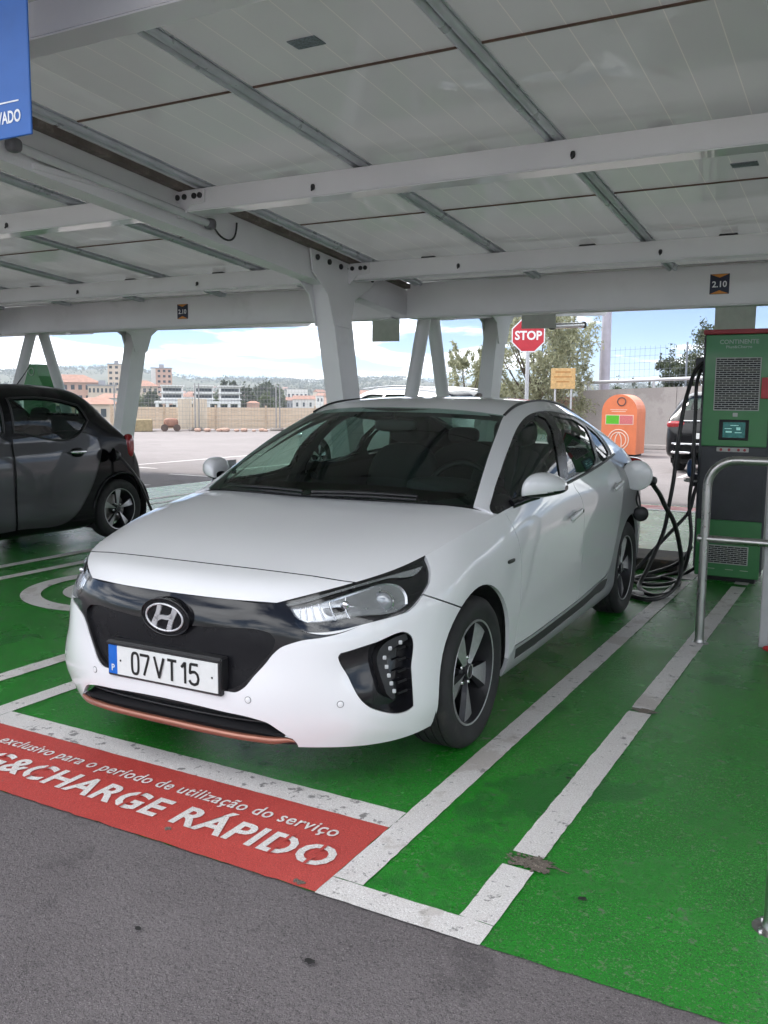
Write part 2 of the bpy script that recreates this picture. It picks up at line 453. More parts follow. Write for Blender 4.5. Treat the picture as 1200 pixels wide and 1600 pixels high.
        if len(mats) > 1: me.polygons.foreach_set('material_index', self.m)
        me.polygons.foreach_set('use_smooth', [True] * len(self.f))
        if len(me.loops) == len(self.n): me.normals_split_custom_set([tuple(x) for x in self.n])
        o = bpy.data.objects.new(name, me); COL.objects.link(o)
        if parent is not None: o.parent = parent
        for k, x in props.items(): o[k] = x
        return o

ORD = 'first second third fourth fifth sixth seventh eighth ninth tenth eleventh twelfth thirteenth fourteenth fifteenth sixteenth seventeenth eighteenth nineteenth twentieth twenty-first twenty-second twenty-third twenty-fourth twenty-fifth twenty-sixth twenty-seventh twenty-eighth twenty-ninth thirtieth'.split()
def thing(name, label, category, loc=(0, 0, 0), rz=0.0, group=None):
    o = bpy.data.objects.new(name, None); COL.objects.link(o); o.empty_display_size = .2
    o.location = loc; o.rotation_euler = (0, 0, rz)
    o['label'] = label; o['category'] = category
    if group: o['group'] = group
    return o
def tag(o, label, category, group=None):
    o['label'] = label; o['category'] = category
    if group: o['group'] = group
    return o
def copy_tree(o, parent=None):
    c = o.copy(); COL.objects.link(c); c.parent = parent
    for ch in list(o.children): copy_tree(ch, c)
    return c
def text_geo(body, size, bold=0.0, shear=0.0, spacing=1.0, align='LEFT', depth=0.0, width=1.0):
    cu = bpy.data.curves.new('text', 'FONT'); cu.body = body; cu.size = size; cu.offset = bold; cu.shear = shear
    cu.space_character = spacing; cu.align_x = align; cu.extrude = depth; cu.resolution_u = 3
    ob = bpy.data.objects.new('text', cu); COL.objects.link(ob)
    dg = bpy.context.evaluated_depsgraph_get(); dg.update()
    me = bpy.data.meshes.new_from_object(ob.evaluated_get(dg))
    V = np.array([tuple(v.co) for v in me.vertices]).reshape(-1, 3); F = [tuple(p.vertices) for p in me.polygons]
    bpy.data.objects.remove(ob); bpy.data.curves.remove(cu); bpy.data.meshes.remove(me)
    V[:, 0] *= width
    return V, F
# ================================================================ white electric liftback: body surfaces (car frame: front axle y=0, front towards -y)
def ioniq_patches():
    # lower body: columns from the middle of the front round the corner along the side to the middle of the rear; rows from the bottom edge to the hood edge / belt line
    cols = [
     [(0,-.858,.195),(0,-.882,.27),(0,-.890,.37),(0,-.884,.48),(0,-.876,.58),(0,-.864,.66),(0,-.846,.716)],
     [(.25,-.850,.195),(.25,-.875,.27),(.25,-.884,.37),(.25,-.874,.48),(.25,-.865,.58),(.25,-.852,.66),(.25,-.833,.716)],
     [(.44,-.818,.198),(.44,-.842,.27),(.44,-.853,.37),(.44,-.842,.48),(.44,-.832,.58),(.44,-.818,.66),(.441,-.797,.716)],
     [(.585,-.745,.195),(.60,-.768,.27),(.605,-.778,.37),(.60,-.772,.48),(.60,-.760,.58),(.595,-.735,.67),(.585,-.682,.758)],
     [(.705,-.645,.19),(.732,-.672,.27),(.735,-.678,.37),(.72,-.660,.48),(.715,-.645,.59),(.71,-.60,.695),(.69,-.520,.790)],
     [(.80,-.505,.19),(.828,-.520,.27),(.832,-.520,.37),(.822,-.505,.48),(.81,-.485,.60),(.80,-.44,.72),(.755,-.345,.822)],
     [(.852,-.340,.20),(.880,-.335,.27),(.886,-.328,.37),(.88,-.315,.48),(.875,-.300,.61),(.86,-.25,.75),(.795,-.150,.862)],
     [(.862,.0,.20),(.887,.0,.26),(.897,.0,.37),(.900,.0,.49),(.898,.0,.64),(.882,.02,.78),(.820,.045,.896)],
     [(.862,.40,.195),(.888,.40,.25),(.896,.40,.36),(.904,.40,.50),(.908,.40,.66),(.900,.38,.81),(.848,.33,.936)],
     [(.862,1.2,.195),(.888,1.2,.25),(.896,1.2,.36),(.906,1.2,.52),(.913,1.2,.69),(.905,1.2,.85),(.866,1.2,.988)],
     [(.862,2.0,.195),(.888,2.0,.25),(.896,2.0,.36),(.904,2.0,.53),(.912,2.0,.72),(.905,2.0,.89),(.848,2.0,1.043)],
     [(.855,2.7,.205),(.880,2.7,.27),(.892,2.7,.37),(.899,2.7,.54),(.905,2.7,.74),(.890,2.68,.92),(.800,2.6,1.085)],
     [(.83,3.12,.22),(.860,3.12,.30),(.870,3.12,.40),(.875,3.12,.56),(.872,3.12,.76),(.845,3.10,.94),(.745,3.0,1.105)],
     [(.72,3.40,.23),(.75,3.42,.32),(.76,3.43,.42),(.76,3.43,.58),(.745,3.42,.77),(.72,3.40,.95),(.665,3.33,1.085)],
     [(.40,3.52,.24),(.40,3.56,.33),(.40,3.58,.43),(.40,3.57,.59),(.40,3.54,.77),(.39,3.52,.95),(.38,3.50,1.075)],
     [(0,3.54,.24),(0,3.58,.33),(0,3.60,.43),(0,3.59,.59),(0,3.56,.77),(0,3.54,.95),(0,3.53,1.075)]]
    LB = Patch(np.array(cols).transpose(1, 0, 2), flip=False)
    edge = np.array(cols)[:, 6]
    # hood: rows from the nose edge to the cowl, columns from the middle to the edge
    side = curve(edge[2:9], 60)
    front = curve(edge[0:3], 30)
    def at_y(c, y): return np.array([np.interp(y, c[:, 1], c[:, k]) for k in range(3)])
    rows = []
    fe = [front[int(round(f * 29))] for f in (0, .34, .67, .88, 1)]
    rows.append(fe)
    def hrow(yc, zc, e, bow, sag=()):
        """row from the middle (0, yc, zc) to edge point e"""
        r = []
        for f, k in zip((0, .34, .67, .88, 1), (0, .0, .0, 0, 0)):
            x = e[0] * f; y = yc + (e[1] - yc) * f**bow
            drop = (zc - e[2]); z = zc - drop * (.30 * f**2 + .70 * f**6)
            r.append((x, y, z))
        r[-1] = tuple(e); return r
    rows.append(hrow(-.800, .762, at_y(side, -.735), 2.4))
    rows.append(hrow(-.690, .799, at_y(side, -.605), 2.4))
    rows.append(hrow(-.470, .851, at_y(side, -.40), 2.4))
    rows.append(hrow(-.200, .903, at_y(side, -.16), 2.4))
    rows.append(hrow(.040, .945, at_y(side, .08), 2.4))
    rows.append(hrow(.230, .974, at_y(side, .32), 2.4))
    HD = Patch(rows, flip=False)
    # windscreen: rows bottom to top, columns from the middle to the edge
    ws = []
    for t in np.linspace(0, 1, 5):
        c = np.array((0, .17 + (.975 - .17) * t, .985 + (1.388 - .985) * t + .030 * math.sin(math.pi * t)))
        e = np.array((.735 - .153 * t, .300 + (1.076 - .300) * t, .968 + (1.352 - .968) * t + .028 * math.sin(math.pi * t)))
        r = []
        for f in (0, .3, .6, .85, 1):
            r.append(c + (e - c) * np.array([f, f**2.2, f**2.6]))
        ws.append(r)
    WS = Patch(ws, flip=False)
    wedge = np.array(ws)[:, 4]
    # roof edge (ditch) behind the windscreen corner
    ditch = np.array([(.582,1.076,1.352),(.577,1.20,1.388),(.572,1.45,1.420),(.565,1.80,1.428),(.557,2.15,1.403),(.550,2.50,1.345),(.545,2.85,1.262),(.548,3.15,1.170),(.56,3.38,1.090)])
    rf = []
    for i, e in enumerate(ditch):
        t = i / (len(ditch) - 1)
        cy = e[1] - .101 + t * .20; cz = e[2] + (.022 if i < 7 else .02 - .006 * (i - 6)) 
        rf.append([np.array((e[0] * f, cy + (e[1] - cy) * f**2.2, cz + (e[2] - cz) * f**2.6)) for f in (0, .3, .6, .85, 1)])
    RF = Patch(rf, flip=False)
    # upper side: rows belt to screen edge / roof edge
    belt = edge[8:14]
    bc = curve(edge[7:14], 200)
    def bp(y): return np.array([np.interp(y, bc[:, 1], bc[:, k]) for k in range(3)])
    top = np.vstack([wedge[0:1], wedge[1:2], wedge[2:3], wedge[3:4], ditch[0:1], ditch[2:]])
    by = [.30, .52, .74, .95, 1.14, 1.50, 1.85, 2.2, 2.55, 2.88, 3.13, 3.31]
    su = []
    for y, tp in zip(by, top):
        b = bp(y); c = []
        for f in (0, .3, .65, .88, 1):
            q = b + (tp - b) * f; bulge = math.sin(math.pi * f) * .18 * (tp[2] - b[2])
            q = q + np.array([bulge * .75, 0, bulge * .35]); c.append(q)
        su.append(c)
    SU = Patch(np.array(su).transpose(1, 0, 2), flip=False)
    return dict(LB=LB, HD=HD, WS=WS, RF=RF, SU=SU)
# ================================================================ the white car
def superell(g, c, s, e=2.6, nu=20, nv=12, mat=0, M=None):
    """rounded solid: superellipsoid with half sizes s"""
    def f(w, m): return np.sign(w) * np.abs(w)**m
    u = np.linspace(-math.pi, math.pi, nu, endpoint=False); v = np.linspace(-math.pi / 2, math.pi / 2, nv + 1)
    k = 2 / e; V = []; N = []
    for b in v:
        for a in u:
            d = np.array([f(math.cos(b), k) * f(math.cos(a), k), f(math.cos(b), k) * f(math.sin(a), k), f(math.sin(b), k)])
            V.append(np.array(c) + d * s)
            q = np.array([f(math.cos(b), 2 - k) * f(math.cos(a), 2 - k), f(math.cos(b), 2 - k) * f(math.sin(a), 2 - k), f(math.sin(b), 2 - k)]) / np.array(s)
            N.append(q / max(np.linalg.norm(q), 1e-9))
    F = []
    for i in range(nv):
        for j in range(nu): F.append((i * nu + j, i * nu + (j + 1) % nu, (i + 1) * nu + (j + 1) % nu, (i + 1) * nu + j))
    V = np.array(V); N = np.array(N)
    if M is not None:
        V = np.array([tuple(M @ Vector(p)) for p in V]); R3 = M.to_3x3().inverted().transposed(); N = np.array([tuple((R3 @ Vector(p)).normalized()) for p in N])
    g.add(V, F, N, mat); return g

def arc(cx, cz, r, a0, a1, n=26, rz=None):
    t = np.radians(np.linspace(a0, a1, n)); rz = rz or r
    return np.stack([cx + r * np.cos(t), cz + rz * np.sin(t)], 1)

def make_wheel(parent, pos, side, R, rim_r, width, spoke, hub_logo=True, blades=5, phase=0.0, wedge=(.030, .115)):
    """wheel with its outer face towards side*x. tyre, rim, spokes, disc, nuts, cap"""
    M = Matrix.Translation(pos) @ Matrix.Rotation(side * math.pi / 2, 4, 'Y')   # local z -> outward
    w = width / 2; rr = rim_r + .004
    t = Geo(); sh = .012
    prof = [(rr - .01, -w * .80), (rr + .012, -w * .92), (R - .05, -w), (R - .022, -w * .97), (R - .004, -w * .80)]
    for g0 in (-.55, -.18, .18, .55):
        prof += [(R, (g0 - .10) * w), (R, (g0 - .035) * w), (R - .008, (g0 - .03) * w), (R - .008, (g0 + .03) * w), (R, (g0 + .035) * w), (R, (g0 + .10) * w)]
    prof += [(R - .004, w * .80), (R - .022, w * .97), (R - .035, w * 1.0), (R - .05, w * 1.005), (R - .054, w * .995), (rr + .030, w * .975), (rr + .012, w * .92), (rr + .002, w * .86), (rr - .012, w * .80)]
    t.lathe(prof, 56, M=M, sharp=40); tyre = t.build('tyre', RUBBER, parent)
    r = Geo(); wo = w * .86
    r.lathe([(rr, wo - .004), (rr - .003, wo + .002), (rr - .009, wo), (rr - .012, wo - .012), (rr - .020, wo - .05), (rr - .03, -w * .7), (rr - .0, -w * .75)], 56, mat=0, M=M, sharp=35)
    r.lathe([(rr + .001, wo - .004), (rr - .002, wo + .0035), (rr - .009, wo + .0015)], 56, mat=1, M=M, sharp=50)
    rim = r.build('rim', [ALLOY_DARK, MACHINED], parent)
    d = Geo(); d.lathe([(.005, -.005), (.14, -.005), (.14, -.03), (.005, -.03)], 36, M=M, sharp=30); d.build('brake_disc', STEEL, parent)
    hr = .034; zo = wo - .022
    for k in range(blades):
        a = phase + 2 * math.pi * k / blades
        s = Geo(); V = []; 
        # wedge blade: flat machined face from the ridge to the trailing side, dark flank on the other side
        rads = np.linspace(.030, rr - .012, 7); top = []; rg = []; lo = []; fl = []
        for q in rads:
            f = (q - rads[0]) / (rads[-1] - rads[0]); hw = wedge[0] * .5 + (wedge[1] - wedge[0] * .5) * f**1.1
            zz = zo - .010 + .020 * f - .012 * f * f
            c, sn = math.cos(a), math.sin(a)
            def P(off, z): return (q * c - off * sn, q * sn + off * c, z)
            rg.append(P(-hw * .12, zz + .006)); top.append(P(hw, zz - .004)); fl.append(P(-hw * .34, zz - .014)); lo.append(P(hw * 1.0, zz - .03))
        n = len(rads); V = np.array(rg + top + fl + lo)
        V = np.array([tuple(M @ Vector(p)) for p in V])
        F1 = [(i, i + 1, n + i + 1, n + i) for i in range(n - 1)]; F2 = [(2 * n + i, 2 * n + i + 1, i + 1, i) for i in range(n - 1)]; F3 = [(n + i, n + i + 1, 3 * n + i + 1, 3 * n + i) for i in range(n - 1)]
        if side < 0 or True:
            def fix(Fs, out):
                res = []
                for f in Fs:
                    p = V[list(f)]; nn = np.cross(p[1] - p[0], p[2] - p[0]); res.append(f if nn @ out > 0 else f[::-1])
                return res
            out = np.array([side, 0, 0.])
            F1 = fix(F1, out); F2 = fix(F2, out)
        s.add(V, F1, None, 0); s.add(V, F2, None, 1); s.add(V, F3, None, 1)
        s.build('spoke', [spoke, ALLOY_DARK], rim)
    h = Geo(); h.lathe([(.052, zo - .05), (.052, zo - .022), (.040, zo - .012), (.034, zo - .010)], 28, M=M); h.lathe([(.0335, zo - .010), (.033, zo + .002), (.027, zo + .005), (.0, zo + .006)], 28, mat=1, M=M)
    h.lathe([(.029, zo + .0052), (.0275, zo + .0075), (.026, zo + .0056)], 28, mat=2, M=M)
    h.build('hub_cap', [ALLOY_DARK, SATIN_BLACK, MACHINED], rim)
    for k in range(5):
        a = phase + math.radians(36) + 2 * math.pi * k / 5; q = Matrix.Translation((.057 * math.cos(a), .057 * math.sin(a), 0))
        n = Geo(); n.lathe([(.010, zo - .045), (.010, zo - .012), (.007, zo - .007), (0, zo - .006)], 6, M=M @ q, sharp=5); n.build('wheel_nut', CHROME, rim)
    return tyre

def build_ioniq(root):
    T = ioniq_patches(); LB, HD, WS, RF, SU = (T[k] for k in ('LB', 'HD', 'WS', 'RF', 'SU'))
    fr = lambda p: p[:, 1] < -.05
    sd = lambda p: (p[:, 0] > .55) & (p[:, 1] > -.7) & (p[:, 1] < 3.3)
    def xz(pts, close=True, step=.012, corner=35):
        q = LB.inv(pts, 'xz', fr); return smooth_closed(q, step, corner) if close else q
    def yz(pts, patch=LB, close=True, step=.014, corner=35):
        q = patch.inv(pts, 'yz', sd); return smooth_closed(q, step, corner) if close else q
    V6 = LB.V + .012
    reg = {}
    # --- outlines in the front view (x, z) and the side view (y, z)
    hl = LB.inv([(.46,.716),(.54,.738),(.633,.773),(.715,.796),(.780,.815),(.812,.785),(.826,.752),(.825,.714),(.811,.672),(.801,.660),(.786,.655),(.701,.636),(.65,.624),(.606,.619),(.549,.620),(.531,.632),(.502,.679)], 'xz', fr)
    hl[0:5, 1] = V6; hl[4, 0] += .01
    hlo = smooth_closed(hl, .012, 25)
    gr = LB.inv([(0,.716),(.2,.716),(.44,.716),(.470,.712),(.512,.674),(.541,.6225),(.606,.6115),(.651,.6165),(.701,.6345),(.650,.612),(.598,.600),(.545,.592),(.509,.580),(.478,.566),(.450,.540),(.425,.505),(.386,.458),(.346,.409),(.319,.393),(.28,.391),(.14,.389),(0,.388)], 'xz', fr)
    gr[0:4, 1] = V6; gr[0, 0] = gr[-1, 0] = -.01
    gro = smooth_closed(gr, .012, 32)
    gi = LB.inv([(0,.600),(.148,.610),(.278,.618),(.383,.622),(.430,.614),(.452,.592),(.449,.565),(.420,.522),(.329,.418),(.306,.405),(.15,.402),(0,.401)], 'xz', fr); gi[0, 0] = gi[-1, 0] = -.01
    gio = smooth_closed(gi, .012, 40)
    fog = xz([(.651,.531),(.657,.544),(.735,.568),(.808,.586),(.812,.581),(.829,.452),(.841,.316),(.837,.311),(.763,.334),(.749,.345),(.733,.363),(.677,.469),(.654,.518)], corner=50)
    it = LB.inv([(0,.323),(.12,.321),(.248,.315),(.395,.302),(.435,.291),(.466,.268),(.503,.236),(.486,.240),(.384,.240),(.233,.243),(0,.245)], 'xz', fr); it[0, 0] = it[-1, 0] = -.01
    ito = smooth_closed(it, .012, 40)
    lp = LB.inv([(0,.245),(.233,.243),(.384,.240),(.486,.240),(.510,.232),(.522,.205),(.522,.19),(.384,.19),(.233,.19),(0,.19)], 'xz', fr); lp[0, 0] = lp[-1, 0] = -.01; lp[6:, 1] = -.012; lp[6, 0] = lp[5, 0]; lp[7, 0] = lp[2, 0]; lp[8, 0] = lp[1, 0]
    lpo = smooth_closed(lp, .012, 40)
    def gap(pts, w=.0055, patch=LB, ext0=0, ext1=0):
        q = patch.inv(pts, 'yz', sd)
        if ext0: q[0] = q[0] + (q[0] - q[1]) / np.linalg.norm(q[0] - q[1]) * ext0
        if ext1: q[-1] = q[-1] + (q[-1] - q[-2]) / np.linalg.norm(q[-1] - q[-2]) * ext1
        k = np.concatenate([[0], np.cumsum(np.linalg.norm(np.diff(q, axis=0), axis=1))])
        n = max(4, int(k[-1] / .02)); B, _ = spline_basis(k, np.linspace(0, k[-1], n)); return ribbon(B @ q, w)
    af = np.vstack([arc(-.003, .315, .366, -42, 222, 40)])
    ar = np.vstack([arc(2.700, .315, .366, -42, 222, 40)])
    def archpoly(a, y):
        q = LB.inv(a, 'yz', sd); lo = np.array([[q[-1][0] - .03, -.015], [q[0][0] + .03, -.015]])
        q = q[(q[:, 1] > .06)]; lo = np.array([[q[-1][0] + .005, -.015], [q[0][0] - .005, -.015]])
        return resample(np.vstack([q, lo]), .02, True)
    reg['arch_front'] = archpoly(af, 0); reg['arch_rear'] = archpoly(ar, 2.7)
    reg['headlight'] = hlo; reg['grille_inner'] = gio; reg['grille'] = gro; reg['fog'] = fog; reg['intake'] = ito; reg['lip'] = lpo
    reg['gap_seam'] = gap([(-.425,.724),(-.357,.694),(-.301,.671),(-.16,.618)], ext0=.01)
    reg['gap_door_front'] = gap([(.375,.955),(.425,.82),(.462,.66),(.470,.45),(.440,.322)], ext0=.06)
    reg['gap_b'] = gap([(1.405,1.02),(1.42,.95),(1.469,.905),(1.480,.86),(1.485,.72),(1.488,.5),(1.47,.33)], .005, ext0=.08)
    reg['gap_door_bottom'] = gap([(.437,.322),(.60,.318),(1.0,.320),(1.6,.336),(2.0,.356),(2.15,.385),(2.25,.50),(2.345,.68),(2.405,.84),(2.425,.93),(2.410,.995),(2.365,1.05)], ext1=.08)
    reg['gap_sill'] = gap([(.31,.270),(.40,.292),(.445,.322)])
    reg['strip'] = yz([(.450,.252),(.452,.303),(1.005,.303),(1.689,.321),(2.073,.345),(2.167,.334),(2.141,.313),(1.86,.283),(1.042,.252)], corner=50)
    reg['port'] = smooth_closed(LB.inv(arc(2.735, .935, .085, 0, 340, 18), 'yz', sd), .012)
    tb = Trim(LB, reg, .03)
    P, N = tb.P, tb.N
    isl = lambda pt, ax='yz': tb.island_faces(LB.inv([pt], ax, fr if ax == 'xz' else sd)[0])
    Fb = isl((.60, .45), 'xz'); Ff = isl((.15, .80)); Fd = isl((1.0, .6)); Fr = isl((1.9, .6)); Fs = isl((1.2, .22)); Fq = isl((2.7, .85))
    fl = .018
    Geo().sheet(P, N, Fb, flange=fl, mirror='both').build('front_bumper', WHITE_PAINT, root)
    for nm, F in (('front_fender', Ff), ('front_door', Fd), ('rear_door', Fr), ('sill', Fs)):
        for mir in ('', 'only'): Geo().sheet(P, N, F, flange=fl, mirror=mir, skipx=False).build(nm, WHITE_PAINT, root)
    Geo().sheet(P, N, Fq, flange=fl, mirror='both').build('rear_quarter_body', WHITE_PAINT, root)
    # small islands that belong to nothing become part of the bumper skin: none are expected
    for mir in ('', 'only'):
        Geo().sheet(P, N, tb.faces('strip'), off=-.004, flange=.006, mirror=mir, skipx=False).build('sill_strip', SATIN_BLACK, root)
    # grille: outer gloss band, recessed inner panel
    Geo().sheet(P, N, tb.faces('grille'), off=-.004, flange=.022, mirror='both').build('grille_surround', GLOSS_BLACK, root)
    Geo().sheet(P, N, tb.faces('grille_inner'), off=-.018, mirror='both').build('grille_panel', GRILLE_BLACK, root)
    Geo().sheet(P, N, tb.faces('intake'), off=-.055, mirror='both').build('lower_intake', SATIN_BLACK, root)
    g = Geo()
    for z in (.275, .300):
        q = LB.inv([(x, z) for x in (.001, .12, .25, .36, .43)], 'xz', fr); c, n = LB.eval(q); c = c - n * .03
        c = np.vstack([(c * [-1, 1, 1])[::-1], c]); g.tube(c, .0045, 6)
    g.build('intake_bar', SATIN_BLACK, root)
    # lip: black shelf and the copper line
    Fl = tb.faces('lip'); zc = P[Fl].mean(1)[:, 2]
    Geo().sheet(P, N, Fl, off=-.012, flange=.02, mirror='both').build('lower_lip', SATIN_BLACK, root)
    q = LB.inv([(.002,.228),(.12,.227),(.233,.226),(.33,.224),(.40,.223),(.46,.223),(.50,.226),(.515,.221)], 'xz', fr); c, n = LB.eval(q); c = c + n * .001
    c = curve(np.vstack([(c * [-1, 1, 1])[::-1], c]), 60); wv = np.full(60, .0135); wv[:4] = (.003, .007, .010, .012); wv[-4:] = (.012, .010, .007, .003)
    Geo().tube(c, wv, 10).build('copper_lip', COPPER, root)
    q = LB.inv([(.002,.262),(.15,.262),(.30,.259),(.42,.252),(.485,.241)], 'xz', fr); c, n = LB.eval(q)
    g = Geo(); cc = curve(np.vstack([(c * [-1, 1, 1])[::-1], c]), 50); bk = cc + np.array([0, .055, .012]); fr2 = cc + np.array([0, .002, -.006])
    g.add(np.vstack([fr2, bk]), [(i, i + 1, 51 + i, 50 + i) for i in range(49)], None); g.build('lip_shelf', SATIN_BLACK, root)
    # hood with its cross seam
    seam = ribbon(HD.inv([(-.002, -.679), (.10,-.678), (.25,-.672), (.378,-.662), (.50,-.644), (.60,-.620), (.66,-.596)], 'xy'), .0085)
    seam[0, 0] = seam[-1, 0] = -.01
    th = Trim(HD, {'gap': seam}, .035)
    i_n = th.island_faces(HD.inv([(.2, -.75)], 'xy')[0]); i_h = th.island_faces(HD.inv([(.2, -.2)], 'xy')[0])
    Geo().sheet(th.P, th.N, i_n, flange=.032, mirror='both', flmat=1).build('nose_panel', [WHITE_PAINT, LINER], root)  # nose and hood edge flanges dark: shade of the gaps painted into their colour
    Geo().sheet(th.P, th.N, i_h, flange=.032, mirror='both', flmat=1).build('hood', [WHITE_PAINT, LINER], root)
    Geo().sheet(th.P, th.N, th.F, off=-.034, mirror='both', back=False).build('hood_inner', LINER, root)
    # windscreen
    wu, wv_ = WS.U, WS.V
    def wpoly(i, r=.05, top=None):
        a = [(-.01, i), (wu - i - r, i), (wu - i - r * .3, i + r * .28), (wu - i, i + r), (wu - i, wv_ - i - .02), (wu - i - .015, wv_ - i), (-.01, wv_ - i)]
        return smooth_closed(a, .02, 60)
    tw = Trim(WS, {'glass': wpoly(.040, .07)}, .04); tw.lab[tw.lab == ''] = 'frit'
    Geo().sheet(tw.P, tw.N, np.vstack([tw.faces('glass'), tw.faces('frit')]), mirror='both').build('windscreen', CAR_GLASS, root)
    Geo().sheet(tw.P, tw.N, tw.faces('frit'), off=-.006, mirror='both').build('windscreen_border', WINDOW_BLACK, root)
    # roof and rear window
    ru = RF.U; v0 = RF.V * .60
    rw = smooth_closed([(-.01, v0), (ru - .07, v0), (ru - .05, v0 + .03), (ru - .045, RF.V - .07), (ru - .07, RF.V - .04), (-.01, RF.V - .04)], .03, 70)
    tr = Trim(RF, {'rear': rw}, .05)
    Geo().sheet(tr.P, tr.N, tr.island_faces((.2, .2)), flange=.012, mirror='both').build('roof', WHITE_PAINT, root)
    Geo().sheet(tr.P, tr.N, tr.faces('rear'), mirror='both').build('rear_window', CAR_GLASS, root)
    Geo().sheet(tr.P, tr.N, tr.island_faces((.2, .2)), off=-.035, mirror='both', back=True).build('headliner', pm('headliner_grey', (.10, .10, .11), .9, vary=(80, .1), obj=True), root)
    # upper side: windows
    D = [(.300,.925),(.330,.962),(.417,1.006),(.641,1.119),(.856,1.214),(1.117,1.310),(1.289,1.352),(1.453,1.372),(1.666,1.376),(1.891,1.362),(2.182,1.322),(2.347,1.265),(2.456,1.191),(2.516,1.107),(2.510,1.088),(2.35,1.077),(2.0,1.054),(1.677,1.030),(1.287,1.003),(.8,.970),(.45,.950)]
    q = SU.inv(D, 'yz', sd); q[14:, 1] = np.maximum(q[14:, 1], .012); q[0] = (-.01, .0)
    q[0, 1] = .012
    dlo = smooth_closed(q, .016, 50)
    fg = yz([(.520,.985),(.535,1.040),(.681,1.130),(.867,1.209),(1.084,1.283),(1.274,1.329),(1.440,1.349),(1.470,1.335),(1.450,1.310),(1.325,1.200),(1.255,1.110),(1.215,1.030),(1.180,1.022),(.80,.994)], SU, corner=50)
    rg = yz([(1.601,1.344),(1.777,1.336),(2.034,1.306),(2.118,1.270),(2.075,1.22),(2.02,1.150),(2.005,1.085),(1.98,1.075),(1.36,1.040),(1.395,1.10),(1.48,1.22)], SU, corner=45)
    qg = yz([(2.185,1.285),(2.290,1.245),(2.39,1.175),(2.435,1.107),(2.415,1.098),(2.10,1.086),(2.085,1.10),(2.11,1.20)], SU, corner=45)
    ts = Trim(SU, {'fg': fg, 'rg': rg, 'qg': qg, 'dlo': dlo}, .035)
    Fu = ts.F[ts.lab == '']
    dl = ts.faces('dlo')
    for mir in ('', 'only'):
        Geo().sheet(ts.P, ts.N, Fu, flange=.012, mirror=mir, skipx=False).build('roof_side_frame', WHITE_PAINT, root)
        Geo().sheet(ts.P, ts.N, dl, off=-.006, flange=.012, mirror=mir, skipx=False).build('window_surround', WINDOW_BLACK, root)
        for nm, kk in (('front_window', 'fg'), ('rear_side_window', 'rg'), ('quarter_window', 'qg')):
            Geo().sheet(ts.P, ts.N, ts.faces(kk), off=-.012, mirror=mir, skipx=False).build(nm, CAR_GLASS, root)
        Geo().sheet(ts.P, ts.N, np.vstack([Fu, dl]), off=-.045, mirror=mir, skipx=False, back=True).build('pillar_trim', TRIM, root)
        Geo().sheet(P, N, np.vstack([Fd, Fr]), off=-.07, mirror=mir, skipx=False, back=True).build('door_trim', TRIM, root)
        Geo().sheet(P, N, np.vstack([Fd, Fr, Fq, Ff, Fs]), off=-.026, mirror=mir, skipx=False).build('inner_panel', LINER, root)
        s = -1 if mir else 1
        S = np.array([s, 1, 1.])
        # belt moulding, ditch moulding, window chrome line
        b = curve(LB.C[6, 8:13], 60) * S; b = b[4:50]
        Geo().tube(b + np.array([s * .002, 0, .004]), .0075, 6).build('belt_moulding', SATIN_BLACK, root)
        d = curve(RF.C[:, 4], 60) * S
        Geo().tube(d + np.array([0, 0, .001]), .008, 6).build('roof_moulding', SATIN_BLACK, root)
        # wheel wells
        for yc in (0, 2.7):
            g = Geo(); t = np.radians(np.linspace(-14, 194, 26)); ring = np.stack([np.zeros(26), yc + .378 * np.cos(t), .315 + .378 * np.sin(t)], 1)
            a = ring + [s * .872, 0, 0]; c = ring + [s * .50, 0, 0]
            g.add(np.vstack([a, c]), [(i, i + 1, 27 + i, 26 + i) for i in range(25)], None); g.add(c, [tuple(range(26))], None)
            g.build('wheel_well', LINER, root)
        # body coloured door handles with dark recess
        for y0, y1, z0, z1 in ((1.165, 1.395, .808, .838), (2.125, 2.345, .885, .915)):
            ctr, nn = LB.eval(LB.inv([((y0 + y1) / 2, (z0 + z1) / 2)], 'yz', sd)); ctr = ctr[0] * S; L = (y1 - y0) / 2
            tilt = math.atan2(z1 - z0, y1 - y0)
            Mh = Matrix.Translation(ctr) @ Matrix.Rotation(tilt, 4, 'X')
            g = Geo(); superell(g, (s * -.004, 0, -.006), (.010, L * .55, .034), 2.3, 20, 10, M=Mh); g.build('handle_recess', WHITE_PAINT, root)
            g = Geo(); superell(g, (s * .022, 0, .012), (.011, L, .0155), 3.0, 24, 10, M=Mh); h = g.build('door_handle', WHITE_PAINT, root)
            if y0 < 2: Geo().lathe([(.009, 0), (.009, .004), (.006, .005), (0, .005)], 14, M=Mh @ Matrix.Translation((s * .029, L * .74, .012)) @ Matrix.Rotation(s * math.pi / 2, 4, 'Y')).build('lock', SATIN_BLACK, h)
        ctr, nn = LB.eval(LB.inv([(.33, .732)], 'yz', sd))
        g = Geo(); superell(g, (0, 0, 0), (.006, .042, .0085), 4, 16, 8, M=Matrix.Translation(ctr[0] * S + np.array([s * .001, 0, 0]))); g.build('fender_badge', SATIN_BLACK, root)
        # headlamp
        Fh = tb.faces('headlight'); hp = []
        lens = Geo().sheet(P, N, Fh, off=-.001, mirror=mir, skipx=False).build('headlight', CLEAR_GLASS, root)
        Geo().sheet(P, N, Fh, off=-.016, flange=.05, mirror=mir, skipx=False).build('lamp_housing', GLOSS_BLACK, lens)
        Geo().sheet(P, N, Fh, off=-.001, flange=.016, mirror=mir, skipx=False)
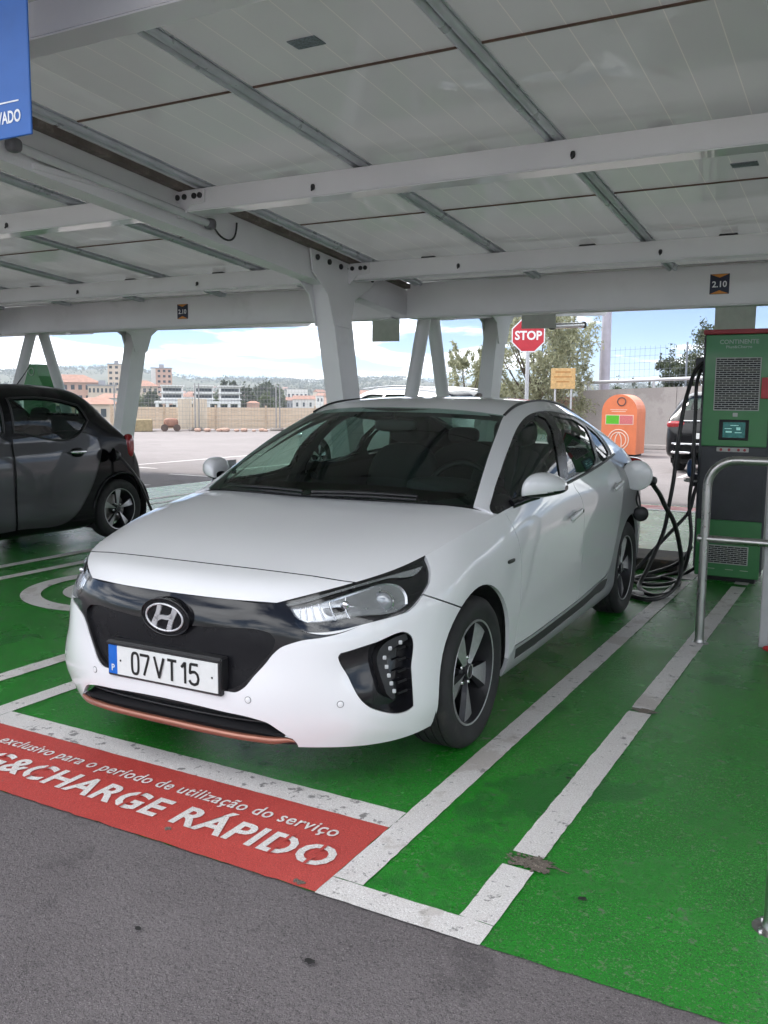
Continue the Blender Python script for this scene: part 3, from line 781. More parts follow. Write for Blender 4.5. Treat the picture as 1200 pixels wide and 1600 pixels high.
        # silver reflector bowl following the lens
        R_ = xz([(.490,.698),(.54,.709),(.60,.726),(.666,.750),(.727,.764),(.768,.746),(.792,.712),(.798,.688),(.788,.676),(.672,.665),(.595,.653),(.548,.653),(.512,.672)], corner=40)
        tl = np.array(R_); 
        gR = Geo(); c0 = tl.mean(0); rings = []
        for f, off in ((1.0, -.004), (.97, -.012), (.86, -.014), (.5, -.0145), (.0, -.0148)):
            pp, nn_ = LB.eval(c0 + (tl - c0) * f); rings.append((pp + nn_ * off) * S)
        m_ = len(tl); VV = np.vstack(rings); FF = []
        for i in range(len(rings) - 1):
            for j in range(m_):
                f4 = (i * m_ + j, i * m_ + (j + 1) % m_, (i + 1) * m_ + (j + 1) % m_, (i + 1) * m_ + j); FF.append(f4 if s == 1 else f4[::-1])
        gR.add(VV, FF, None); gR.build('reflector', REFLECTOR, lens)
        for (x, z, r) in ((.744, .714, .036),):
            uvp = LB.inv([(x, z)], 'xz', fr); pp, nn_ = LB.eval(uvp); pp = pp[0] * S; nn_ = nn_[0] * S
            fwd = Vector((nn_[0] * .35, -1, 0)).normalized(); Mx = Matrix.Translation(Vector(pp) + Vector(nn_) * -.030) @ fwd.to_track_quat('Z', 'Y').to_matrix().to_4x4()
            g = Geo(); g.lathe([(r + .006, 0), (r + .006, .012), (r + .002, .018), (r, .014)], 28, mat=0, M=Mx); g.lathe([(r, .012), (r * .92, .020), (r * .7, .027), (r * .4, .031), (0, .032)], 28, mat=1, M=Mx, sharp=60)
            g.build('projector_lens', [CHROME, pm('projector_glass', (.30, .32, .34), .05, .3, coat=1, vary=(40, .1), obj=True)], lens)
        for k_, (xa, xb) in enumerate(((.520, .548), (.536, .570), (.553, .594), (.572, .622), (.600, .655), (.640, .690))):
            uvp = LB.inv([(xa, .700 + (xa - .52) * .26), ((xa + xb) / 2 - .012, .690), (xb - .02, .662)], 'xz', fr); pp, nn_ = LB.eval(uvp); c = curve((pp - nn_ * .011) * S, 10); Geo().tube(c, .0028, 6).build('reflector_rib', CHROME, lens)
        g = Geo(); pp, nn_ = LB.eval(LB.inv([(.645, .708)], 'xz', fr)); superell(g, tuple((pp[0] - nn_[0] * .010) * S), (.016, .012, .014), 3, 12, 8); g.build('lamp_bulb', CHROME, lens)
        a = xz([(.47,.713),(.60,.752),(.715,.787),(.785,.806),(.786,.799),(.715,.779),(.60,.743),(.48,.706)], corner=60)
        pp, nn_ = LB.eval(a); g = Geo(); g.add((pp - nn_ * .006) * S, [tuple(range(len(a))) if s == 1 else tuple(range(len(a)))[::-1]], None); g.build('lamp_trim', REFLECTOR, lens)
        # fog recess with the vertical row of lamps
        Fg = tb.faces('fog')
        fb = Geo().sheet(P, N, Fg, off=-.052, mirror=mir, skipx=False); fbo = fb.build('fog_lamp_bezel', GLOSS_BLACK, root)
        g = Geo(); q = fog.mean(0) + (fog - fog.mean(0)) * .978; pp, nn_ = LB.eval(q); n_ = len(q); VV = np.vstack([(pp + nn_ * .0008) * S, (pp - nn_ * .055) * S]); g.add(VV, [(i, (i + 1) % n_, n_ + (i + 1) % n_, n_ + i) if s == -1 else (i, n_ + i, n_ + (i + 1) % n_, (i + 1) % n_) for i in range(n_)], None); g.build('bezel_wall', GLOSS_BLACK, fbo)
        st = curve([(.812,.572),(.790,.560),(.768,.537),(.763,.505),(.772,.465),(.785,.425),(.797,.385),(.806,.360)], 24)
        uvp = LB.inv(st, 'xz', fr); pp, nn_ = LB.eval(uvp); w_ = np.interp(np.arange(24), [0, 4, 8, 20, 23], [.012, .018, .020, .018, .006])
        tn = np.gradient(pp, axis=0); tn /= np.linalg.norm(tn, axis=1)[:, None]; sd_ = np.cross(nn_, tn)
        g = Geo(); A = (pp - nn_ * .012 + sd_ * w_[:, None]) * S; B_ = (pp - nn_ * .012 - sd_ * w_[:, None]) * S; A2 = (pp - nn_ * .05 + sd_ * w_[:, None]) * S; B2 = (pp - nn_ * .05 - sd_ * w_[:, None]) * S
        VV = np.vstack([A, B_, A2, B2]); FF = []
        for i in range(23): FF += [(i, i + 1, 25 + i, 24 + i), (48 + i, 49 + i, i + 1, i), (24 + i, 25 + i, 73 + i, 72 + i)]
        g.add(VV, FF, None); g.build('lamp_rail', SATIN_BLACK, fbo)
        for (x, z) in ((.799,.555),(.778,.540),(.768,.510),(.776,.477),(.785,.446),(.794,.417),(.803,.388)):
            pp, nn_ = LB.eval(LB.inv([(x, z)], 'xz', fr)); Mx = Matrix.Translation((pp[0] - nn_[0] * .010) * S) @ Vector((nn_[0] * S + np.array([0, -.5, 0])).tolist()).to_track_quat('Z', 'X').to_matrix().to_4x4()
            g = Geo(); superell(g, (0, 0, 0), (.0078, .0070, .004), 5, 12, 6, M=Mx); g.build('fog_led', LED, fbo)
        for z in (.53, .49, .45, .41, .37):
            uvp = LB.inv([(.803 + (.53 - z) * .10, z), (.818 + (.53 - z) * .12, z + .004)], 'xz', fr); pp, nn_ = LB.eval(uvp); c = (pp - nn_ * .03) * S; Geo().tube(c, .0045, 6).build('bezel_fin', SATIN_BLACK, fbo)
        for x, z in ((.367, .371), (.668, .366)):
            pp, nn_ = LB.eval(LB.inv([(x, z)], 'xz', fr)); Mx = Matrix.Translation(pp[0] * S) @ Vector((nn_[0] * S).tolist()).to_track_quat('Z', 'X').to_matrix().to_4x4()
            g = Geo(); g.lathe([(.0125, -.002), (.0125, .0006), (.0108, .0007)], 20, mat=1, M=Mx); g.lathe([(.0106, -.001), (.0106, .0015), (.009, .0022), (0, .0024)], 20, mat=0, M=Mx); g.build('parking_sensor', [WHITE_PAINT, SATIN_BLACK], root)
        # door mirror
        my = .50
        g = Geo(); secs = []
        for (x, zt, zb, yf, yb) in ((.872,1.030,.990,.54,.62),(.880,1.065,.982,.52,.66),(.900,1.092,.982,.515,.69),(.935,1.103,.986,.525,.71),(.970,1.098,.992,.55,.725),(1.003,1.082,1.0,.585,.735),(1.025,1.062,1.008,.63,.735),(1.036,1.042,1.018,.67,.725)):
            cy, cz = (yf + yb) / 2, (zt + zb) / 2; ay, az = (yb - yf) / 2, (zt - zb) / 2
            secs.append([(s * x, cy + ay * math.copysign(abs(math.cos(t))**.75, math.cos(t)), cz + az * math.copysign(abs(math.sin(t))**.75, math.sin(t))) for t in np.linspace(0, 2 * math.pi, 20, endpoint=False)])
        pt = Patch(np.array([r + r[:1] for r in secs]))
        nu_, nv_ = 48, 30
        uv = np.stack(np.meshgrid(np.linspace(0, pt.U, nu_), np.linspace(0, pt.V, nv_)), -1).reshape(-1, 2); pp, nn_ = pt.eval(uv)
        FF = np.array([(i * nu_ + j, i * nu_ + j + 1, (i + 1) * nu_ + j + 1) for i in range(nv_ - 1) for j in range(nu_ - 1)] + [(i * nu_ + j, (i + 1) * nu_ + j + 1, (i + 1) * nu_ + j) for i in range(nv_ - 1) for j in range(nu_ - 1)])
        ctr = np.array([s * .955, .63, 1.045]); sg = 1 if ((pp - ctr) * nn_).sum() > 0 else -1
        if sg < 0: FF = FF[:, ::-1]; nn_ = -nn_
        lowz = 1.012 + (np.abs(pp[:, 0]) - .9) * .09
        fl_ = (pp[FF].mean(1)[:, 2] > (.998 + (np.abs(pp[FF].mean(1)[:, 0]) - .88) * .17))
        mr = g.sheet(pp, nn_, FF[fl_], skipx=False).build('door_mirror', WHITE_PAINT, root)
        Geo().sheet(pp, nn_, FF[~fl_], skipx=False).build('mirror_base', GLOSS_BLACK, mr)
        g = Geo(); g.add(np.array([secs[0][k] for k in range(20)]), [tuple(range(20))], None); g.add(np.array([secs[-1][k] for k in range(20)]), [tuple(range(20))], None); g.build('mirror_cap', GLOSS_BLACK, mr)
        g = Geo(); arm = curve([(s * .845, .48, .962), (s * .868, .52, .972), (s * .895, .56, .984), (s * .93, .61, .994)], 10); g.tube(arm, np.linspace(.022, .015, 10), 10); g.build('mirror_arm', GLOSS_BLACK, mr)
        g = Geo(); g.add(np.array([(s * .89, .742, 1.0), (s * 1.018, .742, 1.012), (s * 1.018, .742, 1.07), (s * .89, .742, 1.085)]), [(0, 1, 2, 3)], None); g.build('mirror_glass', CHROME, mr)
        for yy in (0, 2.7):
            make_wheel(root, (s * (.785 if yy == 0 else .787), yy, .314), s, .314, .216, .205, MACHINED, phase=math.radians(62 if yy == 0 else 80) * s, wedge=(.030, .10))
        # wiper
    for x0, x1, y0, y1, z0, z1 in ((-.64, -.05, .318, .135, .985, 1.004), (-.02, .50, .165, .215, 1.000, 1.004)):
        g = Geo(); c = curve([(x0, y0, z0), ((x0 + x1) / 2, (y0 + y1) / 2 - .01, (z0 + z1) / 2 + .006), (x1, y1, z1)], 14); g.tube(c, np.linspace(.010, .006, 14), 6); g.tube(c + np.array([0, -.008, -.014]), .006, 6); g.build('wiper', SATIN_BLACK, root)
    # cowl
    g = Geo(); a = HD.eval(np.stack([np.linspace(0, HD.U * .9, 20), np.full(20, HD.V)], 1))[0]; b = WS.eval(np.stack([np.linspace(0, WS.U, 20), np.zeros(20)], 1))[0]
    for s in (1, -1):
        VV = np.vstack([a - [0, .02, .022], b + [0, .02, -.004]]) * [s, 1, 1]; g.add(VV, [(i, i + 1, 21 + i, 20 + i) if s == 1 else (i, 20 + i, 21 + i, i + 1) for i in range(19)], None)
    g.build('cowl', SATIN_BLACK, root)
    # roof antenna
    g = Geo(); g.prism([(2.02, 1.42), (2.22, 1.41), (2.20, 1.47), (2.17, 1.475)], 0, -.012, .012); g.build('roof_antenna', GLOSS_BLACK, root)
    # tail lamps
    for s in (1, -1):
        g = Geo(); superell(g, (s * .70, 3.36, .98), (.12, .07, .045), 3, 20, 10); g.build('tail_light', pm('red_lamp', (.35, .01, .015), .15, coat=1, vary=(30, .2), obj=True), root)
    # floor pan
    g = Geo(); g.bbox((-.66, -.40, .19), (.66, 3.30, .27), .03); g.build('underbody', LINER, root)
    g = Geo(); g.bbox((-.56, -.72, .20), (.56, -.30, .64), .06); g.build('engine_bay', LINER, root)
    g = Geo(); g.bbox((-.82, 2.95, .25), (.82, 3.45, 1.0), .1); g.build('boot_floor', LINER, root)
    # --- interior
    inn = root
    g = Geo(); d = []
    for x in np.linspace(-.70, .70, 15):
        e = abs(x) / .70
        d.append([(x, .36 + .05 * e, .90), (x, .34 + .04 * e, .965 - .02 * e), (x, .50, .985 - .02 * e), (x, .72, .985 - .015 * e), (x, .86 - .03 * e, .955), (x, .90 - .03 * e, .88), (x, .86, .72), (x, .80, .55)])
    pt = Patch(np.array(d)); uv = np.stack(np.meshgrid(np.linspace(0, pt.U, 24), np.linspace(0, pt.V, 20)), -1).reshape(-1, 2); pp, nn_ = pt.eval(uv)
    if nn_[:, 2].sum() < 0: nn_ = -nn_
    g.add(pp, [(i * 24 + j, i * 24 + j + 1, (i + 1) * 24 + j + 1, (i + 1) * 24 + j) for i in range(19) for j in range(23)], nn_); g.build('dashboard', TRIM, inn)
    g = Geo(); superell(g, (.36, .80, .99), (.19, .09, .05), 3); g.build('instrument_hood', TRIM, inn)
    sw = Matrix.Translation((.36, 1.00, .93)) @ Matrix.Rotation(math.radians(64), 4, 'X')
    g = Geo(); t = np.linspace(0, 2 * math.pi, 33)[:-1]; g.tube([tuple(sw @ Vector((.185 * math.cos(a), .185 * math.sin(a), 0))) for a in t], .0155, 10, closed=True); superell(g, (0, 0, -.02), (.075, .065, .03), 3, M=sw)
    for a in (0, math.pi, -math.pi / 2): g.tube([tuple(sw @ Vector((r * math.cos(a), r * math.sin(a), -.01))) for r in (.05, .12, .18)], .016, 8)
    g.build('steering_wheel', SATIN_BLACK, inn)
    for sx, yy in ((.36, 1.55), (-.36, 1.55)):
        st_ = Geo(); superell(st_, (sx, yy - .12, .52), (.26, .28, .10), 3.2, M=None); superell(st_, (0, 0, 0), (.25, .09, .34), 3.0, M=Matrix.Translation((sx, yy + .22, .82)) @ Matrix.Rotation(math.radians(-14), 4, 'X')); so = st_.build('front_seat', SEAT, inn)
        g = Geo(); superell(g, (sx, yy + .335, 1.235), (.135, .055, .085), 3.2); g.build('headrest', SEAT, so)
        g = Geo(); [g.tube([(sx + k, yy + .31, 1.10), (sx + k, yy + .33, 1.20)], .007, 6) for k in (-.05, .05)]; g.build('headrest_post', CHROME, so)
    st_ = Geo(); superell(st_, (0, 2.42, .50), (.62, .28, .11), 4); superell(st_, (0, 0, 0), (.62, .09, .32), 4.0, M=Matrix.Translation((0, 2.72, .82)) @ Matrix.Rotation(math.radians(-20), 4, 'X')); so = st_.build('rear_seat', SEAT, inn)
    for sx in (-.38, .38): g = Geo(); superell(g, (sx, 2.84, 1.17), (.12, .05, .06), 3.2); g.build('headrest', SEAT, so)
    g = Geo(); superell(g, (0, .98, 1.292), (.125, .028, .036), 3.5); g.tube([(0, .96, 1.36), (0, .98, 1.30)], .010, 6); g.build('rear_view_mirror', SATIN_BLACK, inn)
    g = Geo(); g.bbox((-.03, 1.13, 1.385), (.06, 1.17, 1.395), .004); g.build('dome_lamp', pm('dome_lamp_white', (.7, .7, .7), .4, vary=(30, .1), obj=True), inn)
    for s in (1, -1):
        g = Geo(); g.tube([(s * .40, .78, 1.015), (s * .40, .80, 1.02)], .02, 8); superell(g, (s * .62, .86, .92), (.06, .04, .035), 3); g.build('air_vent', SATIN_BLACK, inn)
    # --- badge: ring and slanted letter
    ebase = LB.eval(LB.inv([(.001, .628)], 'xz', fr))[0][0]
    Me = Matrix.Translation((0, ebase[1] - .004, .628)) @ Matrix.Rotation(math.radians(90 + 6), 4, 'X')
    g = Geo(); t = np.linspace(0, 2 * math.pi, 48, endpoint=False)
    rim_o = [(.112 * math.cos(a), .071 * math.sin(a)) for a in t]; g.prism(rim_o, 2, -.03, .003, M=Me); bd = g.build('badge', GLOSS_BLACK, root)
    g = Geo(); g.tube([tuple(Me @ Vector((.112 * math.cos(a), .071 * math.sin(a), .003))) for a in t], .0030, 8, closed=True); g.build('badge_rim', GLOSS_BLACK, bd)
    g = Geo(); g.tube([tuple(Me @ Vector((.086 * math.cos(a), .0515 * math.sin(a), .007))) for a in t], .0040, 8, closed=True); g.build('badge_ring', BADGE, bd)
    def stroke(pts, ws):
        p = curve(pts, 20); w_ = np.interp(np.linspace(0, 1, 20), np.linspace(0, 1, len(ws)), ws); tn = np.gradient(p, axis=0); tn /= np.linalg.norm(tn, axis=1)[:, None]; n_ = np.stack([-tn[:, 1], tn[:, 0]], 1)
        return np.vstack([p + n_ * w_[:, None], (p - n_ * w_[:, None])[::-1]])
    g = Geo()
    for pl in (stroke([(-.055, -.036), (-.044, -.014), (-.030, .012), (-.016, .047)], (.012, .010, .009, .010)), stroke([(.016, -.047), (.030, -.012), (.044, .014), (.055, .036)], (.010, .009, .010, .012)), stroke([(-.042, -.012), (-.014, .000), (.014, .000), (.042, .012)], (.010, .0075, .0075, .010))):
        g.prism(pl, 2, .002, .009, M=Me)
    g.build('badge_letter', BADGE, bd)
    # --- number plate
    pz = .385; py = -.903
    g = Geo(); g.bbox((-.272, py + .004, pz - .012), (.272, py + .050, pz + .128), .006); pf = g.build('number_plate', SATIN_BLACK, root)
    g = Geo(); g.bbox((-.272, py - .001, pz + .112), (.272, py + .010, pz + .124), .003); g.bbox((.262, py - .001, pz - .008), (.272, py + .010, pz + .112), .003); g.build('plate_frame', SATIN_BLACK, pf)
    Geo().box((-.218, py, pz), (.260, py + .006, pz + .11)).build('plate_face', PLATE_WHITE, pf)
    Geo().box((-.260, py - .0003, pz), (-.217, py + .006, pz + .11)).build('plate_band', PLATE_BLUE, pf)
    def ptext(s_, x, z, size, mat_, nm, w=.75, bold=.0012):
        V, F = text_geo(s_, size, bold, align='CENTER', width=w); VV = np.stack([V[:, 0] + x, np.full(len(V), py - .0012), V[:, 1] + z], 1); g = Geo(); g.add(VV, F, None); g.build(nm, mat_, pf)
    def glyph(strokes, x0, w):
        g = Geo(); h_ = .080; sw_ = .0054
        for st_ in strokes:
            q = np.array([(x0 + a_ * w, pz + .015 + b_ * h_) for a_, b_ in st_])
            if len(q) > 2 and not (st_[0] == st_[-1]): pass
            q = resample(q, .004); 
            # rounded joints: smooth the polyline a little, keep the ends
            for _ in range(1): q[1:-1] = (q[:-2] + 2 * q[1:-1] + q[2:]) / 4
            r = ribbon(q, sw_ * 2); n_ = len(q)
            V = np.column_stack([r[:, 0], np.full(len(r), py - .0012 - .0001 * len(g.f)), r[:, 1]])
            g.add(V, [(i, i + 1, 2 * n_ - 2 - i, 2 * n_ - 1 - i) for i in range(n_ - 1)], None)
        g.build('plate_character', PLATE_INK, pf)
    el = [(.5 + .5 * math.copysign(abs(math.cos(t))**.62, math.cos(t)), .5 + .5 * math.copysign(abs(math.sin(t))**.62, math.sin(t))) for t in np.linspace(0, 2 * math.pi, 41)]
    glyph([el], -.142, .032)
    glyph([[(-.06, .96), (1, .96), (.98, .84), (.42, .0)]], -.100, .040)
    glyph([[(0, 1), (.5, .02)], [(1, 1), (.5, .02)]], -.033, .047)
    glyph([[(0, .96), (1, .96)], [(.5, .96), (.5, 0)]], .030, .043)
    glyph([[(.85, 0), (.85, 1)], [(.85, .97), (.05, .74)]], .096, .020)
    glyph([[(.95, .96), (.14, .96), (.06, .52), (.3, .60), (.62, .62), (.88, .52), (1.0, .32), (.88, .10), (.55, .02), (.2, .06), (.0, .20)]], .132, .042)
    ptext('P', -.2385, pz + .012, .036, PLATE_WHITE, 'plate_country', .9, .0006)
    for x in (-.20, .235): Geo().lathe([(.004, 0), (.004, .0012), (0, .0015)], 10, M=Matrix.Translation((x, py - .0003, pz + .055)) @ Matrix.Rotation(math.pi / 2, 4, 'X')).build('plate_bolt', PLATE_INK, pf)
    # --- charging flap, hinged open, the inlet and its dangling cap
    Mf = Matrix.Translation((.945, 2.625, .947)) @ Matrix.Rotation(math.radians(90), 4, 'X') @ Matrix.Rotation(math.radians(6), 4, 'Y')
    g = Geo(); g.lathe([(0, .008), (.085, .006), (.097, .001), (.100, -.006), (.096, -.012), (0, -.012)], 40, M=Mf, sharp=50); fo = g.build('charge_flap', WHITE_PAINT, root)
    g = Geo(); g.tube([(.855, 2.64, .945), (.875, 2.65, .945), (.885, 2.69, .94)], .014, 8); g.build('flap_hinge', SATIN_BLACK, fo)
    g = Geo(); g.lathe([(0, -.04), (.083, -.04), (.086, .0)], 30, M=Matrix.Translation((.885, 2.735, .935)) @ Matrix.Rotation(math.pi / 2, 4, 'Y')); g.build('charge_socket', SATIN_BLACK, root)
    Mc = Matrix.Translation((.945, 2.80, .673)) @ Matrix.Rotation(math.radians(90), 4, 'X') @ Matrix.Rotation(math.radians(18), 4, 'Y')
    g = Geo(); g.lathe([(0, .018), (.040, .016), (.050, .008), (.052, -.008), (.046, -.016), (0, -.016)], 28, M=Mc, sharp=40); co = g.build('socket_cap', SATIN_BLACK, root)
    g = Geo(); g.tube(curve([(.895, 2.74, .90), (.925, 2.76, .84), (.918, 2.77, .77), (.935, 2.79, .715)], 16), .007, 6); g.tube(curve([(.900, 2.80, .90), (.915, 2.81, .83), (.935, 2.80, .76), (.940, 2.80, .71)], 16), .006, 6); g.build('cap_tether', SATIN_BLACK, co)
    return T
# ================================================================ setting
def struct(o): o['kind'] = 'structure'; return o
def stuff(o): o['kind'] = 'stuff'; return o
def ground_mat(name, base, second, scale, rough, bump, chips=None, gloss=None, spec=.5):
    """painted or rolled ground: two mottled colours, fine aggregate, optional worn-through chips"""
    m = bpy.data.materials.new(name); m.use_nodes = True; nt = m.node_tree; b = nt.nodes['Principled BSDF']; b.inputs['Specular IOR Level'].default_value = spec
    g = _n(nt, 'ShaderNodeNewGeometry')
    def noise(s, d=6.0, r=.6, dist=0.0):
        t = _n(nt, 'ShaderNodeTexNoise', Scale=s, Detail=d, Roughness=r, Distortion=dist); nt.links.new(g.outputs['Position'], t.inputs['Vector']); return t.outputs['Fac']
    def rng(x, a, b_, c=0., d=1.):
        r = _n(nt, 'ShaderNodeMapRange'); r.inputs['From Min'].default_value = a; r.inputs['From Max'].default_value = b_; r.inputs['To Min'].default_value = c; r.inputs['To Max'].default_value = d
        nt.links.new(x, r.inputs['Value']); return r.outputs['Result']
    def mix(f, a, c):
        x = _n(nt, 'ShaderNodeMix', data_type='RGBA'); nt.links.new(f, x.inputs[0])
        for i, y in ((6, a), (7, c)):
            if isinstance(y, tuple): x.inputs[i].default_value = (*y, 1)
            else: nt.links.new(y, x.inputs[i])
        return x.outputs[2]
    big = noise(scale, 8.0, .65); fine = noise(190, 3.0, .75)
    col = mix(rng(big, .32, .68), base, second)
    dark = tuple(c * .55 for c in base); lite = tuple(min(1, c * 1.45) for c in second)
    col = mix(rng(fine, .47, .33), col, dark); col = mix(rng(noise(260, 2.0), .56, .68, 0, .9), col, lite)
    if chips:
        for (s, th, cc, am) in chips: col = mix(rng(noise(s, 6.0, .65, .0), th, th + .035, 0, am), col, cc)
    nt.links.new(col, b.inputs['Base Color'])
    nt.links.new(rng(noise(gloss or 3.0, 6.0), .3, .7, max(.05, rough - .12), min(1, rough + .12)), b.inputs['Roughness'])
    bp = _n(nt, 'ShaderNodeBump', Strength=1.0, Distance=bump); ad = _n(nt, 'ShaderNodeMath', operation='ADD'); nt.links.new(noise(60, 3.0), ad.inputs[0]); nt.links.new(fine, ad.inputs[1])
    nt.links.new(ad.outputs[0], bp.inputs['Height']); nt.links.new(bp.outputs[0], b.inputs['Normal'])
    MATS[name] = m; return m
ASPHALT = ground_mat('asphalt_grey', (.155, .136, .141), (.225, .200, .206), 1.6, .9, .012, chips=[(2.6, .60, (.085, .076, .080), .4), (130, .575, (.32, .29, .285), .5), (105, .575, (.055, .050, .052), .55)])
LOT = ground_mat('lot_concrete_asphalt', (.185, .166, .168), (.245, .220, .220), .35, .85, .004, chips=[(.8, .62, (.15, .135, .135), .5)])
GREEN = ground_mat('green_road_paint', (.006, .190, .010), (.012, .260, .014), 1.3, .24, .0055, chips=[(70, .585, (.15, .20, .12), .65), (150, .60, (.22, .25, .18), .7), (110, .60, (.006, .05, .010), .7), (1.1, .585, (.006, .095, .014), .5), (14, .640, (.15, .16, .13), .8)], gloss=2.2, spec=.42)
WHITELINE = ground_mat('white_road_paint', (.66, .62, .61), (.74, .71, .70), 4, .55, .003, chips=[(11, .620, (.20, .19, .19), .9), (45, .625, (.25, .24, .24), .85), (1.6, .565, (.46, .41, .38), .6), (5, .60, (.50, .46, .43), .6)])
WHITEWORN = ground_mat('white_road_paint_cracked', (.64, .61, .60), (.72, .69, .68), 4, .55, .003, chips=[(17, .585, (.20, .19, .19), .9), (60, .66, (.20, .19, .19), .9)])
REDPAINT = ground_mat('red_road_paint', (.44, .050, .043), (.52, .070, .058), 2.2, .5, .003, chips=[(9, .70, (.20, .10, .10), .8), (60, .72, (.25, .12, .12), .8), (1.4, .62, (.42, .06, .05), .6)])
LETTER = ground_mat('letter_white_paint', (.70, .66, .64), (.76, .73, .71), 6, .55, .003, chips=[(30, .68, (.55, .12, .10), .8)])
EARTH = ground_mat('valley_ground', (.045, .056, .028), (.10, .095, .058), .012, .95, .01, chips=[(.004, .55, (.035, .055, .022), .8)])

# ground: one sheet to the horizon, level round the car park, falling into the valley and rising to the hills
RB = [math.radians(-28.80) + math.atan((px - 600) / 1393.7) for px in (-400, 0, 60, 100, 200, 300, 430, 600, 700, 960, 1300)]
RZ = [60, 61, 63, 69, 66, 52, 46, 49, 50, 36, 40]
def ridge(az):
    return float(np.interp(az, RB, RZ)) + 3 * math.sin(az * 23 + 1) + 2.0 * math.sin(az * 47) + 1.2 * math.sin(az * 101)
def terrain(x, y):
    r = math.hypot(x, y); az = math.atan2(x, y)
    if r < 46: return -.06
    valley = -.06 - 9 * min(1, (r - 46) / 60)
    if r > 500: valley += (r - 500) * .004
    if r > 1200:
        t = min(1, (r - 1200) / 1300); t = t * t * (3 - 2 * t); valley = valley * (1 - t) + (ridge(az) if r < 2501 else ridge(az) - (r - 2500) * .03) * t
    if r > 120: valley += 2.5 * math.sin(x * .013 + 1) * math.sin(y * .011) * min(1, (r - 120) / 200)
    return valley
rings = [0, 20, 40, 46, 50, 60, 75, 95, 120, 160, 220, 300, 400, 520, 700, 900, 1100, 1250, 1400, 1600, 1800, 2000, 2200, 2350, 2500, 2800, 3600, 5000]
na = 360; V = [(0, 0, -.06)]; F = []
for r in rings[1:]:
    for k in range(na):
        a = 2 * math.pi * k / na; x, y = r * math.sin(a), r * math.cos(a); V.append((x, y, terrain(x, y)))
for k in range(na): F.append((0, 1 + (k + 1) % na, 1 + k))
for i in range(len(rings) - 2):
    for k in range(na):
        a, b = 1 + i * na + k, 1 + i * na + (k + 1) % na; F.append((a, b, b + na, a + na))
g = Geo(); g.add(V, F, None); struct(g.build('ground', EARTH))
def sheet(name, x0, y0, x1, y1, z, mat, jit=0.0, parent=None, n=.035):
    p = resample([(x0, y0), (x1, y0), (x1, y1), (x0, y1)], n if jit else 50, True)
    if jit: p = p + RNG.normal(0, jit * .4, p.shape)
    g = Geo(); g.add(np.column_stack([p, np.full(len(p), z)]), [tuple(range(len(p)))], None); return g.build(name, mat, parent)
struct(sheet('car_park_ground', -44, -40, 44, 33, 0.0, LOT))
struct(sheet('driveway', -44, -9.5, 44, -1.0, .003, ASPHALT))
struct(sheet('green_bay_paint', -7.75, -1.262, 9.6, 9.37, .007, GREEN, .006))
BD = [-6.43, -3.89, -1.35, 1.19, 3.73]      # dividers between the bays
wl = lambda *a, mat=WHITELINE: struct(sheet('white_line', *a, .0105, mat, .0025))
for d in BD:
    for sgn in (1, -1):
        y0, y1 = (-1.17, 4.0) if sgn == 1 else (9.27, 4.1)
        for x0, x1 in ((d - .258, d - .155), (d + .155, d + .258)):
            if d == 1.19 and x0 > 1.2 and sgn == 1:
                wl(x0, -1.17, x1, -.845); wl(x0, -.755, x1, .745); wl(x0, .80, x1, y1)
            else: wl(x0, min(y0, y1), x1, max(y0, y1))
        ye = -1.272 if sgn == 1 else 9.272
        wl(d - .258, min(ye, ye + .1 * sgn), d + .258, max(ye, ye + .1 * sgn))
CREAM = 0
for a, b in ((-1.35, 1.19),):
    for sgn in (1, -1):
        f = (lambda y: y) if sgn == 1 else (lambda y: 8.0 - y)
        ys = sorted((f(-.69), f(-.815))); wl(a + .26, ys[0], b - .26, ys[1], mat=WHITEWORN)
        ys = sorted((f(-.815), f(-1.268))); struct(sheet('red_band', a + .26, ys[0], b - .26, ys[1], .0105, REDPAINT, .003))
def floor_text(body, x0, x1, y, size, bold, nm):
    V, F = text_geo(body, size, bold, spacing=1.09); V = V.copy(); w = V[:, 0].max() - V[:, 0].min(); V[:, 0] = (V[:, 0] - V[:, 0].min()) * (x1 - x0) / w + x0; V[:, 1] += y; V[:, 2] = .014
    if size > .15:      # stencil bridges across the rounded letters
        par = list(range(len(V)))
        def find(i):
            while par[i] != i: par[i] = par[par[i]]; i = par[i]
            return i
        for f in F:
            for i in f[1:]: par[find(i)] = find(f[0])
        box = {}
        for i in range(len(V)): k = find(i); q = box.setdefault(k, [9, -9, 9, -9]); q[0] = min(q[0], V[i, 0]); q[1] = max(q[1], V[i, 0]); q[2] = min(q[2], V[i, 1]); q[3] = max(q[3], V[i, 1])
        big = sorted(q for q in box.values() if q[3] - q[2] > .06); letters = body.replace(' ', '')
        for ch, q in zip(letters, big):
            if ch not in 'GCDO': continue
            xm = (q[0] + q[1]) / 2; h_ = q[3] - q[2]
            for y0, y1 in ((q[2] - .004, q[2] + h_ * .34), (q[3] - h_ * .34, q[3] + .004)): struct(sheet('stencil_bridge', xm - .006, y0, xm + .006, y1, .0175, REDPAINT))
    g = Geo(); g.add(V, F, None); return struct(g.build(nm, LETTER))
floor_text('PLUG&CHARGE R\u00c1PIDO', -1.03, .885, -1.150, .172, .0048, 'floor_lettering')
floor_text('Uso exclusivo para o per\u00edodo de utiliza\u00e7\u00e3o do servi\u00e7o', -.985, .81, -.968, .094, .0012, 'floor_lettering')
